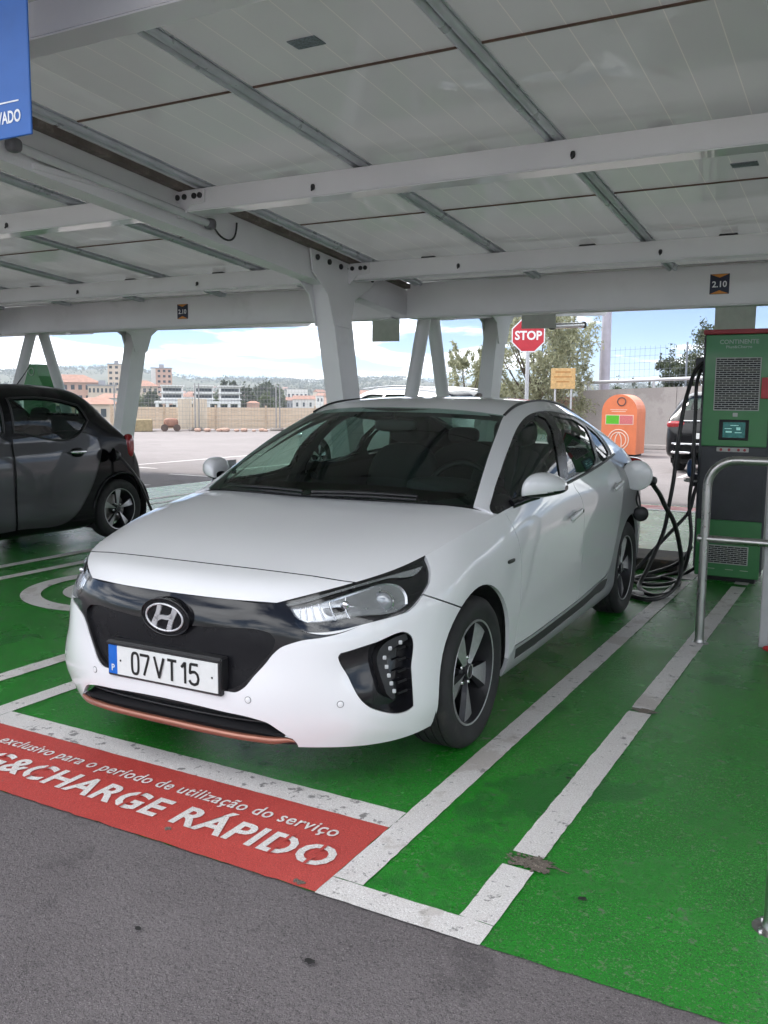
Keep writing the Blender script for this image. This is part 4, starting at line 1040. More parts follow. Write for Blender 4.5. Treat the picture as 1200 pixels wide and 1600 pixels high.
# round painted symbol in the empty bay
g = Geo(); t = np.linspace(0, 2 * math.pi, 65)[:-1]; c0 = np.array((-2.57, 1.52))
ring = lambda r: np.column_stack([c0[0] + r * np.cos(t), c0[1] + r * np.sin(t), np.full(64, .0105)])
g.add(np.vstack([ring(.74), ring(.60)]), [(i, (i + 1) % 64, 64 + (i + 1) % 64, 64 + i) for i in range(64)], None); struct(g.build('painted_ring', WHITELINE, None))
g = Geo(); g.add(ring(.45), [tuple(range(64))], None); struct(g.build('painted_disc', WHITELINE))
g = Geo(); pl = [(-.14, -.10), (.14, -.10), (.14, .06), (.08, .06), (.08, .24), (.03, .24), (.03, .06), (-.03, .06), (-.03, .24), (-.08, .24), (-.08, .06), (-.14, .06)]
g.add([(c0[0] + x, c0[1] + y, .0145) for x, y in pl] , [tuple(range(12))], None); struct(g.build('painted_plug', GREEN))
# bare patch where the paint and asphalt have broken out, with loose chips
def blob(cx, cy, rx, ry, z, n=26, j=.22, rot=0):
    a = np.linspace(0, 2 * math.pi, n, endpoint=False); r = 1 + RNG.normal(0, j, n); x, y = rx * r * np.cos(a), ry * r * np.sin(a)
    return np.column_stack([cx + x * math.cos(rot) - y * math.sin(rot), cy + x * math.sin(rot) + y * math.cos(rot), np.full(n, z)])
RUBBLE = ground_mat('broken_asphalt', (.12, .098, .080), (.30, .255, .215), 22, .95, .012)
g = Geo(); g.add(blob(1.428, -.80, .068, .040, .0125, 34, .30, .15), [tuple(range(34))], None); hole = struct(g.build('broken_patch', RUBBLE))
for k in range(60):
    a, r = RNG.uniform(0, 6.28), RNG.uniform(.01, .085); g = Geo(); s_ = RNG.uniform(.002, .0065)
    superell(g, (1.425 + r * math.cos(a), -.80 + r * .6 * math.sin(a), .012 + s_ * .3), (s_ * 1.4, s_ * RNG.uniform(.7, 1.2), s_ * .6), 2.6, 6, 4); g.build('stone_chip', RUBBLE, hole)
for q in ([(1.49, -.79, .0122), (1.52, -.80, .0122), (1.545, -.805, .0122)], [(1.36, -.80, .0122), (1.335, -.785, .0122)]):
    r_ = ribbon(np.array([(c[0], c[1]) for c in q]), .006); g = Geo(); g.add(np.column_stack([r_, np.full(len(r_), .0122)]), [tuple(range(len(r_)))], None); g.build('crack', RUBBLE, hole)
for (x, y, rx, ry) in ((1.405, .772, .055, .026), (.30, -1.19, .012, .01), (.86, -1.25, .02, .012)):
    g = Geo(); g.add(blob(x, y, rx, ry, .0122, 18), [tuple(range(18))], None); struct(g.build('worn_spot', RUBBLE))
for (x, y, s_) in ((1.10, -1.55, .011), (.62, -1.66, .008), (1.62, -.92, .009), (1.33, -.13, .008)):
    g = Geo(); g.add(blob(x, y, s_ * 1.5, s_, .0128, 14), [tuple(range(14))], None); struct(g.build('dark_spot', pm('oil_spot', (.018, .017, .017), .5, vary=(60, .3))))
# white lines further out on the lot
for a in ((-9.3, 9.35, -8.2, 9.45), (-10.9, 10.2, -10.4, 10.32)): struct(sheet('white_line', *a, .004, WHITELINE, .004))
for x in (-11.5, -9.0): struct(sheet('white_line', x, 10.6, x + .1, 15.4, .004, WHITELINE, .004))
for x in (-3.6, -1.05, 1.5, 4.0): struct(sheet('white_line', x, 14.2, x + .1, 19.2, .004, WHITELINE, .004))
struct(sheet('white_line', -16, 7.55, -8.1, 7.65, .004, WHITELINE, .004))
# ================================================================ solar carport: two wings falling to a gutter in the middle
STEELW = pm('white_painted_steel', (.74, .74, .755), .38, vary=(1.5, .06), rvary=(3, .1), stain=(2.2, (.48, .46, .44), .60, .25))
PURLIN = pm('white_glossy_steel', (.74, .74, .755), .16, vary=(1.5, .05), rvary=(2, .08), coat=.7, stain=(2.2, (.52, .50, .48), .62, .2))
STEELTOP = pm('dirty_flange_brown', (.16, .135, .115), .8, vary=(6, .3), stain=(12, (.30, .27, .24), .55, .6))
ALU = pm('aluminium_rail', (.55, .57, .61), .34, .25, vary=(5, .15), rvary=(9, .1))
BOLT = pm('black_bolt', (.02, .02, .022), .5, vary=(40, .3))
GALV = pm('galvanised_bracket', (.52, .53, .55), .45, .5, vary=(30, .15))
def panel_material():
    m = bpy.data.materials.new('solar_panel_back'); m.use_nodes = True; nt = m.node_tree; b = nt.nodes['Principled BSDF']
    tc = _n(nt, 'ShaderNodeTexCoord'); sp = _n(nt, 'ShaderNodeSeparateXYZ'); nt.links.new(tc.outputs['Object'], sp.inputs[0])
    def line(axis, pitch, w):
        a = _n(nt, 'ShaderNodeMath', operation='MODULO'); ad = _n(nt, 'ShaderNodeMath', operation='ADD'); ad.inputs[1].default_value = 10 * pitch; nt.links.new(sp.outputs[axis], ad.inputs[0]); nt.links.new(ad.outputs[0], a.inputs[0]); a.inputs[1].default_value = pitch
        c = _n(nt, 'ShaderNodeMath', operation='LESS_THAN'); nt.links.new(a.outputs[0], c.inputs[0]); c.inputs[1].default_value = w; return c.outputs[0]
    l1 = line(0, .1585, .0035)
    t = _n(nt, 'ShaderNodeTexNoise', Scale=2.5, Detail=7.0); g = _n(nt, 'ShaderNodeNewGeometry'); nt.links.new(g.outputs['Position'], t.inputs['Vector'])
    r = _n(nt, 'ShaderNodeMix', data_type='RGBA'); r.inputs[6].default_value = (.50, .51, .505, 1); r.inputs[7].default_value = (.62, .625, .61, 1); nt.links.new(t.outputs['Fac'], r.inputs[0])
    x = _n(nt, 'ShaderNodeMix', data_type='RGBA'); nt.links.new(l1, x.inputs[0]); nt.links.new(r.outputs[2], x.inputs[6]); x.inputs[7].default_value = (.68, .66, .61, 1)
    nt.links.new(x.outputs[2], b.inputs['Base Color'])
    rr = _n(nt, 'ShaderNodeMapRange'); rr.inputs['To Min'].default_value = .10; rr.inputs['To Max'].default_value = .30; nt.links.new(t.outputs['Fac'], rr.inputs['Value']); nt.links.new(rr.outputs['Result'], b.inputs['Roughness'])
    b.inputs['Coat Weight'].default_value = 1.0; b.inputs['Coat Roughness'].default_value = .012; b.inputs['Coat IOR'].default_value = 1.7
    bpn = _n(nt, 'ShaderNodeBump', Strength=.25, Distance=.004); t3 = _n(nt, 'ShaderNodeTexNoise', Scale=3.0, Detail=2.0); nt.links.new(g.outputs['Position'], t3.inputs['Vector']); nt.links.new(t3.outputs['Fac'], bpn.inputs['Height']); nt.links.new(bpn.outputs[0], b.inputs['Coat Normal'])
    # glass-glass module: a little daylight passes the cells, more the gaps between them
    tl = _n(nt, 'ShaderNodeBsdfTranslucent'); tcol = _n(nt, 'ShaderNodeMix', data_type='RGBA'); nt.links.new(l1, tcol.inputs[0]); tcol.inputs[6].default_value = (.40, .405, .40, 1); tcol.inputs[7].default_value = (.56, .54, .50, 1); nt.links.new(tcol.outputs[2], tl.inputs['Color'])
    ms = _n(nt, 'ShaderNodeMixShader'); ms.inputs[0].default_value = .45; nt.links.new(b.outputs[0], ms.inputs[1]); nt.links.new(tl.outputs[0], ms.inputs[2]); nt.links.new(ms.outputs[0], nt.nodes['Material Output'].inputs['Surface'])
    return m
PANEL = panel_material()
PANEL_EDGE = pm('panel_frame_dark', (.05, .05, .052), .4, .5, vary=(20, .2))
SL = .086; YM = 4.05
def roof_z(y): return 2.973 - SL * (y + 3.326)
AN = math.atan(SL)
carport = thing('solar_carport', 'white steel solar carport over the green charging bays', 'carport', (0, 0, 0))
def wing_M(side):
    """side 1: front wing as built; side -1: mirrored about y = YM"""
    return Matrix.Identity(4) if side == 1 else (Matrix.Translation((0, 2 * YM, .06)) @ Matrix.Scale(-1, 4, (0, 1, 0)))
XR = [-16.58, -11.50, -6.42, -1.34, 3.74, 8.82, 13.90]
PY = [-1.07, .74, 2.57]; SEAMS = [-2.03, -.18, 1.665, 3.47]
def mk(fn, name, mat, side, parent=carport):
    g = Geo(); fn(g); M = wing_M(side)
    if side == -1:
        g.v = [np.array([tuple(M @ Vector(p)) for p in v]) for v in g.v]; g.f = [f[::-1] for f in g.f]
        nn = []; i = 0
        for f in g.f: nn += g.n[i:i + len(f)][::-1]; i += len(f)
        g.n = [np.array((q[0], -q[1], q[2])) for q in nn]
    return g.build(name, mat, parent)
def sloped(g, x0, x1, y0, y1, dz0, dz1, mat=0):
    """box following the roof slope; dz measured down from the roof plane"""
    V = [(x, y, roof_z(y) - d) for d in (dz1, dz0) for x, y in ((x0, y0), (x1, y0), (x1, y1), (x0, y1))]
    g.add(V, [(0, 3, 2, 1), (4, 5, 6, 7), (0, 1, 5, 4), (1, 2, 6, 5), (2, 3, 7, 6), (3, 0, 4, 7)], None, mat)
# solar panels, one object each, sharing meshes
pmesh = {}
def panel(cx, y0, y1, w, side):
    key = (round(y1 - y0, 3), round(w, 3))
    L = (y1 - y0)
    if key not in pmesh:
        g = Geo(); g.box((-w / 2, -L / 2, 0), (w / 2, L / 2, .006)); 
        o = g.build('solar_panel', PANEL, carport); pmesh[key] = o.data; new = o
    else:
        new = bpy.data.objects.new('solar_panel', pmesh[key]); COL.objects.link(new); new.parent = carport
    yc = (y0 + y1) / 2
    if side == 1: new.location = (cx, yc, roof_z(yc) + .004 + .0015 * (len(pmesh) and random.random())); new.rotation_euler = (-AN, 0, 0)
    else: new.location = (cx, 2 * YM - yc, roof_z(yc) + .064); new.rotation_euler = (AN, 0, 0)
    return new
RAIL0 = .905 - .10     # one rail; the others every 1.016 m
rails = [RAIL0 - .1 + 1.016 * k for k in range(-12, 6)]
rails = [2.28 - 1.56 * 1.54 + 1.016 * k for k in range(-16, 13)]
for side in (1, -1):
    for a, b in zip(rails[:-1], rails[1:]):
        for y0, y1 in zip(SEAMS[:-1], SEAMS[1:]):
            panel((a + b) / 2, y0 - .002, y1 + .002, 1.016 + .003, side)
    for x in rails:
        def fr(g, x=x):
            for k in (-1, 1):
                ys = np.linspace(-2.02, 3.44, 3); g.tube([(x + k * .020, y, roof_z(y) - .018) for y in ys], .017, 8)
            sloped(g, x - .040, x + .040, -2.02, 3.44, .0, .006)
        mk(fr, 'panel_rail', ALU, side)
    for y in SEAMS[1:-1]:
        mk(lambda g: sloped(g, rails[0], rails[-1], y - .005, y + .005, -.002, .004), 'panel_seam', pm('seam_rust', (.12, .075, .055), .8, vary=(9, .4)), side)
    for pi, y in enumerate(PY):
        for a, b in zip(XR[:-1], XR[1:]):
            x0, x1 = a + .09, b - .09
            def fp(g):
                z = roof_z(y) - .042
                # C-section purlin: web, top flange, deep reflective bottom flange with upturned lip
                g.bbox((x0, y - .035, z - .012), (x1, y + .035, z), .003); g.bbox((x0, y - .038, z - .112), (x1, y - .030, z - .0), .002)
                g.bbox((x0, y - .038, z - .120), (x1, y + .085, z - .112), .003); g.bbox((x0, y + .078, z - .112), (x1, y + .085, z - .085), .002)
            pu = mk(fp, 'purlin', PURLIN, side)
            if side == 1:
                for f in (.18, .46, .74):
                    xx = x0 + (x1 - x0) * f; zz = roof_z(y) - .042 - .070
                    g = Geo(); superell(g, (xx, y - .043, zz), (.012, .008, .016), 2.5, 10, 6); g.tube([(xx, y - .045, zz), (xx, y - .055, zz - .02)], .005, 6); g.build('cable_clip', BOLT, pu)
        for xr in XR:
            for s_ in (-1, 1):
                def fb(g):
                    z = roof_z(y) - .060
                    g.bbox((xr + s_ * .008 - .004, y - .05, z - .13), (xr + s_ * .02 + .004, y + .05, z + .02), .003)
                    g.prism([(xr + s_ * .02, z + .01), (xr + s_ * .26, z + .01), (xr + s_ * .26, z - .06), (xr + s_ * .16, z - .07), (xr + s_ * .10, z - .13), (xr + s_ * .02, z - .13)], 1, y - .048, y - .040)
                br = mk(fb, 'purlin_bracket', STEELW, side)
                if side == 1:
                    for k in (.07, .12, .19, .23):
                        g = Geo(); g.lathe([(.016, 0), (.016, .008), (.010, .012), (0, .012)], 10, M=Matrix.Translation((xr + s_ * k, y - .048, roof_z(y) - .082)) @ Matrix.Rotation(math.pi / 2, 4, 'X')); g.build('bracket_bolt', BOLT, br)
    for xr in XR:
        # rafter: deep box beam with a dirty top flange, tip cut at a slant
        def fr(g):
            ys = [-1.72, -1.55, 2.1, 3.60]; dep = [.14, .220, .225, .245]
            for hw, mt, lo_, hi_ in ((.062, 0, 1.0, .047),):
                V = []
                for y, d in zip(ys, dep):
                    for x, z in ((-hw, roof_z(y) - d - .02), (hw, roof_z(y) - d - .02), (hw, roof_z(y) - hi_), (-hw, roof_z(y) - hi_)): V.append((xr + x, y, z))
                F = [(0, 1, 2, 3)] + [(4 * i + a, 4 * i + 4 + a, 4 * i + 4 + (a + 1) % 4, 4 * i + (a + 1) % 4) for i in range(3) for a in range(4)] + [(15, 14, 13, 12)]
                F = [F[0]] + [f[::-1] for f in F[1:-1]] + [F[-1]]
                g.add(V, F, None)
        ra = mk(fr, 'rafter', STEELW, side)
        mk(lambda g: sloped(g, xr - .115, xr + .115, -1.70, 3.47, .012, .046), 'rafter_flange', STEELTOP, side, ra)
        # leaning column
        def fc(g):
            top = (2.40, roof_z(2.40) - .20); bot = (2.93, 0.0 if side == 1 else -.06); V = []
            for (y, z), hy in ((top, .13), (bot, .115)):
                for x, yy in ((-.075, -hy), (.075, -hy), (.075, hy), (-.075, hy)): V.append((xr + x, y + yy, z))
            g.add(V, [(0, 3, 2, 1)[::-1], (0, 1, 5, 4)[::-1], (1, 2, 6, 5)[::-1], (2, 3, 7, 6)[::-1], (3, 0, 4, 7)[::-1]], None)
            # gusset plate either side of the rafter
            for s_ in (-1, 1):
                pl = [(2.02, roof_z(2.02) - .05), (2.98, roof_z(2.98) - .05), (2.86, roof_z(2.86) - .16), (2.62, roof_z(2.6) - .30), (2.55, roof_z(2.5) - .52), (2.33, roof_z(2.4) - .52), (2.24, roof_z(2.2) - .32), (2.05, roof_z(2.05) - .20)]
                g.prism(pl, 0, xr + s_ * .0785 - .006, xr + s_ * .0785 + .006)
        co = mk(fc, 'column', STEELW, side)
        if side == 1:
            for k in range(6):
                y = 2.10 + k * .155; g = Geo(); g.lathe([(.020, 0), (.020, .012), (.012, .018), (0, .018)], 10, M=Matrix.Translation((xr + .0845, y, roof_z(y) - .095)) @ Matrix.Rotation(math.pi / 2, 4, 'Y')); g.build('column_bolt', BOLT, co)
        mk(lambda g: g.bbox((xr - .14, 2.72, 0.0), (xr + .14, 3.14, .02), .004), 'column_base_plate', GALV, side, co)
        # pair of pipe struts under the gutter
        mk(lambda g: (g.tube([(xr, 3.98, 2.17), (xr, 3.22, 0.0 if side == 1 else -.06)], .060, 16), None)[0], 'pipe_strut', STEELW, side)
        mk(lambda g: g.bbox((xr - .11, 3.11, 0.0), (xr + .11, 3.33, .016), .004), 'strut_base_plate', GALV, side)
    for xr in XR: pass
# junction boxes on the panel backs and the cable run along each purlin
g = Geo(); g.bbox((-.055, -.035, -.024), (.055, .035, 0), .005); jb0 = g.build('junction_box', BOLT, carport); jb0.location = (rails[0] + .5, PY[0] + .12, roof_z(PY[0] + .12)); jb0.rotation_euler = (-AN, 0, 0)
for y in PY:
    for a, b in zip(rails[3:-1], rails[4:]):
        for dy in (.125,):
            o = bpy.data.objects.new('junction_box', jb0.data); COL.objects.link(o); o.parent = carport; o.location = ((a + b) / 2 + random.uniform(-.12, .12), y + dy, roof_z(y + dy)); o.rotation_euler = (-AN, 0, random.uniform(-.04, .04))
    for a, b in zip(XR[:-1], XR[1:]):
        n_ = 24; xs = np.linspace(a + .15, b - .15, n_); g = Geo(); g.tube([(x, y + .055 + .012 * math.sin(x * 5), roof_z(y + .05) - .030 - .012 * abs(math.sin(x * 2.9))) for x in xs], .008, 6); g.build('cable_run', BOLT, carport)
# gutter box between the wings
for a, b in zip(XR[:-1], XR[1:]):
    for side in (1, -1):
        def fg(g):
            x0, x1 = a + .075, b - .075; zb_ = 2.115 if side == 1 else 2.24
            g.bbox((x0, 3.485, zb_), (x1, 3.497, 2.386), .003); g.bbox((x0, 3.44, 2.402), (x1, 4.049, 2.412), .003); g.bbox((x0, 3.485, zb_ - .011), (x1, 3.62, zb_ - .001), .003); g.bbox((x0, 3.61, zb_), (x1, 3.62, 2.30), .003)
        mk(fg, 'gutter_face', STEELW, side)
for xr in XR:
    g = Geo(); g.bbox((xr - .10, 3.62, 2.16), (xr + .10, 4.40, 2.19), .004); g.build('gutter_bracket', STEELW, carport)
# clearance signs on the gutter face
SIGN_NAVY = pm('sign_navy', (.012, .018, .045), .45, vary=(30, .2)); SIGN_ORANGE = pm('sign_orange', (.62, .24, .03), .45, vary=(30, .1)); SIGN_WHITE = pm('sign_white', (.78, .80, .82), .45, vary=(30, .05))
def clear_sign(x, z, sc, label):
    t = thing('clearance_sign', label, 'sign', (x, 3.481, z), 0, 'clearance signs on the gutter'); w = .058 * sc; h = .062 * sc
    g = Geo(); g.bbox((-w, -.003, -h), (w, .003, h), .001); g.build('sign_plate', SIGN_NAVY, t)
    for s_ in (1, -1): g = Geo(); g.add([(-w * .95, -.0042, s_ * h * .97), (w * .95, -.0042, s_ * h * .97), (0, -.0042, s_ * h * .62)], [(0, 1, 2) if s_ < 0 else (2, 1, 0)], None); g.build('sign_arrow', SIGN_ORANGE, t)
    V, F = text_geo('2.10', .052 * sc, .0012, align='CENTER'); g = Geo(); g.add(np.column_stack([V[:, 0], np.full(len(V), -.0045), V[:, 1] - .019 * sc]), F, None); g.build('sign_lettering', SIGN_WHITE, t)
clear_sign(1.215, 2.255, 1.12, 'navy 2.10 clearance sign on the gutter above the green charger')
clear_sign(-3.70, 2.250, 1.12, 'navy 2.10 clearance sign on the gutter left of the leaning column')
# tube lamp along the rafter above the car, switched off, with its cable
t = thing('tube_lamp', 'grey strip light in clear casing fixed along the near rafter', 'lamp', (-1.238, 0, 0))
LAMPCASE = pm('lamp_casing_grey', (.55, .56, .57), .22, vary=(8, .08), coat=.5)
zl = lambda y: roof_z(y) - .170
g = Geo(); g.tube([(0, -.40, zl(-.4)), (0, .90, zl(.90))], .022, 14); g.build('lamp_tube', LAMPCASE, t)
for y in (-.43, .93): g = Geo(); superell(g, (0, y, zl(y)), (.032, .035, .032), 3, 14, 8); g.build('lamp_end_cap', pm('lamp_cap_dark', (.12, .12, .13), .5, vary=(20, .2)), t)
g = Geo(); g.box((-.045, -.3, zl(.25) - .012), (-.02, .8, zl(.25) + .012)); g.build('lamp_back', STEELW, t)
g = Geo(); g.tube(curve([(0, .95, zl(.95)), (.0, 1.04, zl(1.05) - .05), (-.01, 1.16, zl(1.1) - .03), (-.03, 1.22, zl(1.2) + .08)], 16), .006, 6); g.build('lamp_cable', BOLT, t)
t2 = thing('tube_lamp', 'strip light under the far rafter tip near the stop sign', 'lamp', (-1.34, 0, 0))
zb = lambda y: roof_z(2 * YM - y) - .30
g = Geo(); g.tube([(.0, 7.55, zb(7.55)), (.0, 8.75, zb(8.75))], .036, 12); g.build('lamp_tube', LAMPCASE, t2)
for y in (7.5, 8.8): g = Geo(); superell(g, (0, y, zb(y)), (.045, .035, .045), 3, 14, 8); g.build('lamp_end_cap', MATS['lamp_cap_dark'], t2)
# rating labels stuck under some panels
for x, y in ((.34, -.42), (1.36, -.42), (.40, -1.62), (1.62, 1.44), (2.40, 1.40)):
    g = Geo(); g.box((x - .06, y - .04, roof_z(y) - .001), (x + .06, y + .04, roof_z(y) + .003)); g.build('rating_label', pm('label_bluegrey', (.15, .18, .20), .5, vary=(120, .5)), carport)
# blue reserved-bay sign hanging near the camera
bs = thing('hanging_sign', 'blue hanging reserved parking sign with white lettering', 'sign', (-.18, -1.5, 2.16), 0)
SIGN_BLUE = pm('sign_blue', (.016, .11, .40), .4, vary=(8, .08))
g = Geo(); g.bbox((-.32, -.004, 0), (.32, .004, .62), .002); g.build('sign_plate', SIGN_BLUE, bs)
V, F = text_geo('RESERVADO', .046, .0012, align='CENTER'); w = V[:, 0].max() - V[:, 0].min(); V[:, 0] = (V[:, 0] - V[:, 0].max()) * .19 / w + .282; g = Geo(); g.add(np.column_stack([V[:, 0], np.full(len(V), -.0055), V[:, 1] + .040]), F, None); g.build('sign_lettering', SIGN_WHITE, bs)
g = Geo(); g.box((-.28, -.0055, .094), (.275, -.0045, .098)); g.build('sign_rule', SIGN_WHITE, bs)
g = Geo(); tt = np.linspace(0, 2 * math.pi, 49)[:-1]; g.tube([(.19 * math.cos(a), -.006, .33 + .19 * math.sin(a)) for a in tt], .012, 6, closed=True); g.build('sign_ring', SIGN_WHITE, bs)
V, F = text_geo('P', .32, .012, align='CENTER'); g = Geo(); g.add(np.column_stack([V[:, 0], np.full(len(V), -.0055), V[:, 1] + .22]), F, None); g.build('sign_letter', SIGN_WHITE, bs)
for x in (-.25, .25): g = Geo(); g.tube([(x, 0, .62), (x, 0, .66)], .006, 6); g.build('sign_hanger', ALU, bs)
# backs of the far wing's hanging signs
SIGNBACK = pm('sign_back_grey', (.66, .67, .65), .5, vary=(10, .08))
for (x, z0, z1, w, lab, rz, yy) in ((-3.395, 2.165, 2.75, .20, 'plain grey back of a hanging sign left of the pipe struts', 0, 7.0), (.84, 2.10, 2.80, .205, 'plain grey back of a hanging sign above the green charger', 0, 7.0), (-.71, 2.125, 2.75, .165, 'plain grey back of a hanging sign in front of the stop sign', .2, 5.2)):
    s_ = thing('hanging_sign', lab, 'sign', (x, yy, z0), rz, 'hanging signs of the far row')
    g = Geo(); g.bbox((-w, -.004, 0), (w, .004, .40), .002); g.build('sign_plate', SIGNBACK, s_)
    for k in (-.12, .12): g = Geo(); g.tube([(k, 0, .40), (k, 0, roof_z(2 * YM - yy) - z0)], .006, 6); g.build('sign_hanger', ALU, s_)
# ================================================================ place the white car (1.1 degrees askew in its bay)
car = thing('electric_car', 'white five-door electric liftback charging in the green bay', 'car', (0, 0, 0), math.radians(1.1))
build_ioniq(car)
# ================================================================ charger, rails, cables
CH_GREEN = pm('charger_green', (.050, .240, .078), .38, vary=(3, .10), rvary=(6, .08), coat=.25, stain=(5, (.05, .12, .06), .62, .4))
CH_DARK = pm('charger_anthracite', (.045, .048, .058), .45, vary=(8, .12), stain=(6, (.09, .085, .08), .6, .4))
CH_RED = pm('charger_red', (.36, .035, .045), .4, vary=(10, .1))
VENT_W = pm('vent_white', (.50, .52, .50), .5, vary=(20, .1)); VENT_B = pm('vent_slot_black', (.010, .010, .012), .6, vary=(20, .2))
INOX = pm('brushed_stainless', (.46, .45, .44), .34, 1.0, vary=(6, .1), rvary=(18, .10))
ch = thing('ev_charger', 'tall green and anthracite rapid charger with vent and screen', 'charger', (1.275, 4.18, 0))
g = Geo(); g.bbox((-.262, .004, .10), (.255, .55, 1.955), .012); g.build('cabinet', CH_DARK, ch)
g = Geo(); g.bbox((-.21, .03, 0), (.21, .50, .10), .005); g.build('plinth', VENT_B, ch)
g = Geo(); g.bbox((-.268, -.004, 1.955), (.262, .56, 1.992), .006); g.build('top_cap', CH_RED, ch)
g = Geo(); g.bbox((-.245, -.006, 1.085), (.240, .006, 1.950), .006); door = g.build('upper_door', CH_GREEN, ch)
g = Geo(); g.bbox((-.240, -.004, .505), (.238, .005, 1.080), .004); g.build('middle_door', CH_DARK, ch)
g = Geo(); g.bbox((-.245, -.006, .045), (.240, .006, .500), .006); low = g.build('lower_door', CH_GREEN, ch)
def vent(x0, x1, z0, z1, nrow, ncol, parent):
    g = Geo(); g.bbox((x0, -.010, z0), (x1, -.004, z1), .002); v = g.build('vent', VENT_W, parent)
    rh = (z1 - z0 - .012) / nrow
    for r in range(nrow):
        z = z0 + .006 + rh * r; w = (x1 - x0 - .012) / ncol; off = (w / 2 if r % 2 else 0)
        g = Geo(); xs = [x0 + .006] + [x0 + .006 + off + w * k for k in range(1 if not off else 0, ncol + 1)]; xs = sorted(set(round(min(x, x1 - .006), 5) for x in xs))
        for a, b in zip(xs[:-1], xs[1:]):
            if b - a > .012: g.box((a + .0022, -.0112, z + .0028), (b - .0022, -.0095, z + rh - .0028))
        if g.f: stuff(g.build('vent_slot_row', VENT_B, v))
vent(-.165, .170, 1.365, 1.775, 24, 6, door)
vent(-.155, .155, .150, .300, 9, 6, low)
g = Geo(); g.bbox((-.115, -.010, 1.135), (.105, -.004, 1.295), .004); sc = g.build('screen_bezel', VENT_B, door)
g = Geo(); g.box((-.085, -.0115, 1.155), (.080, -.010, 1.275)); g.build('screen', pm('screen_teal', (.02, .10, .10), .12, vary=(40, .5), emit=((.05, .30, .28), .06), obj=True), sc)
for (x, z, w, h_) in ((-.045, 1.225, .05, .006), (.03, 1.225, .03, .022), (-.04, 1.20, .045, .012), (.03, 1.195, .05, .006), (0, 1.25, .06, .005)): g = Geo(); g.box((x - w / 2, -.0125, z - h_ / 2), (x + w / 2, -.0115, z + h_ / 2)); g.build('screen_item', pm('screen_item', (.4, .7, .65), .3, vary=(90, .3), emit=((.3, .7, .65), .10)), sc)
g = Geo(); g.bbox((-.018, -.009, 1.318), (.018, -.005, 1.348), .002); g.build('rfid_mark', VENT_W, door)
g = Geo(); g.bbox((-.125, -.012, 1.042), (.115, -.003, 1.078), .003); ip = g.build('info_plate', pm('plate_grey', (.42, .41, .40), .45, .3, vary=(30, .15)), ch)
for x in (-.09, -.03, .04, .085): g = Geo(); g.lathe([(.011, 0), (.011, .002), (0, .003)], 12, M=Matrix.Translation((x, -.012, 1.06)) @ Matrix.Rotation(math.pi / 2, 4, 'X')); g.build('info_mark', CH_RED, ip)
def ctext(s_, x, z, size, w, nm, par, mt):
    V, F = text_geo(s_, size, size * .02, align='CENTER'); ww = V[:, 0].max() - V[:, 0].min(); V[:, 0] *= w / ww; g = Geo(); g.add(np.column_stack([V[:, 0] + x, np.full(len(V), -.0072), V[:, 1] + z]), F, None); g.build(nm, mt, par)
CH_LOGO = pm('logo_pale', (.40, .50, .43), .5, vary=(30, .1))
ctext('CONTINENTE', .0, 1.880, .046, .285, 'logo_lettering', door, CH_LOGO); ctext('Plug&Charge', .0, 1.846, .030, .19, 'logo_lettering', door, CH_LOGO)
for x in (-.12, .02, .13): g = Geo(); g.box((x - .03, -.0075, .105), (x + .03, -.006, .109)); g.build('door_slot', VENT_W, low)
g = Geo(); g.bbox((.18, -.03, 1.46), (.262, .02, 1.62), .005); g.build('red_notice', pm('notice_red', (.55, .05, .06), .45, vary=(20, .1)), ch)
# connector holsters on the left flank
for z in (1.73, .80):
    g = Geo(); g.bbox((-.33, .06, z - .05), (-.262, .16, z + .05), .01); g.build('cable_gland', CH_DARK, ch)
g = Geo(); superell(g, (-.315, .03, .90), (.032, .06, .075), 2.6, 16, 10); g.build('connector_holster', pm('connector_blue', (.02, .07, .20), .45, vary=(20, .2)), ch)
g = Geo(); g.tube(curve([(-.26, .02, .80), (-.34, -.02, .80), (-.36, .02, .805), (-.30, .06, .81)], 12), .010, 6); g.build('cable_hook', INOX, ch)
# cables
CABLE = pm('black_cable', (.020, .019, .020), .42, vary=(20, .25), rvary=(12, .1))
def cable(name, label, pts, r, n=90):
    g = Geo(); g.tube(curve(pts, n), r, 10); return tag(g.build(name, CABLE), label, 'cable', 'charging cables')
cable('charging_cable', 'thick black cable arching from the charger top to a loop on the ground', [(1.02,4.27,1.76),(.96,4.2,1.68),(.925,4.15,1.55),(.905,4.1,1.42),(.885,4.08,1.23),(.87,4.05,.98),(.86,4.0,.75),(.85,3.95,.61),(.84,3.85,.42),(.80,3.75,.26),(.765,3.62,.12),(.76,3.45,.045),(.84,3.31,.03),(.92,3.24,.03),(.985,3.30,.035),(1.0,3.52,.06),(.99,3.72,.03),(.90,3.95,.025),(.74,3.98,.025),(.60,3.85,.025)], .0165)
pl = cable('charging_cable', 'thick black cable drooping from the open charge flap to the ground', [(.905,2.76,.925),(.935,2.84,.90),(.955,2.93,.845),(.97,3.02,.79),(.99,3.1,.71),(1.02,3.2,.62),(1.04,3.3,.51),(1.05,3.4,.38),(1.05,3.49,.26),(1.045,3.48,.13),(1.01,3.38,.05),(.96,3.20,.025),(.90,3.11,.025),(.80,3.15,.025),(.66,3.35,.025),(.62,3.70,.025),(.75,4.10,.05),(.92,4.33,.14),(.98,4.28,.25)], .0165)
cable('charging_cable', 'slanting black cable from mid charger down behind the rear wheel', [(1.02,4.24,.80),(.995,4.2,.70),(.98,4.15,.58),(.92,4.05,.47),(.83,3.95,.35),(.73,3.9,.22),(.64,3.85,.10),(.56,3.78,.03),(.50,3.62,.025)], .0145)
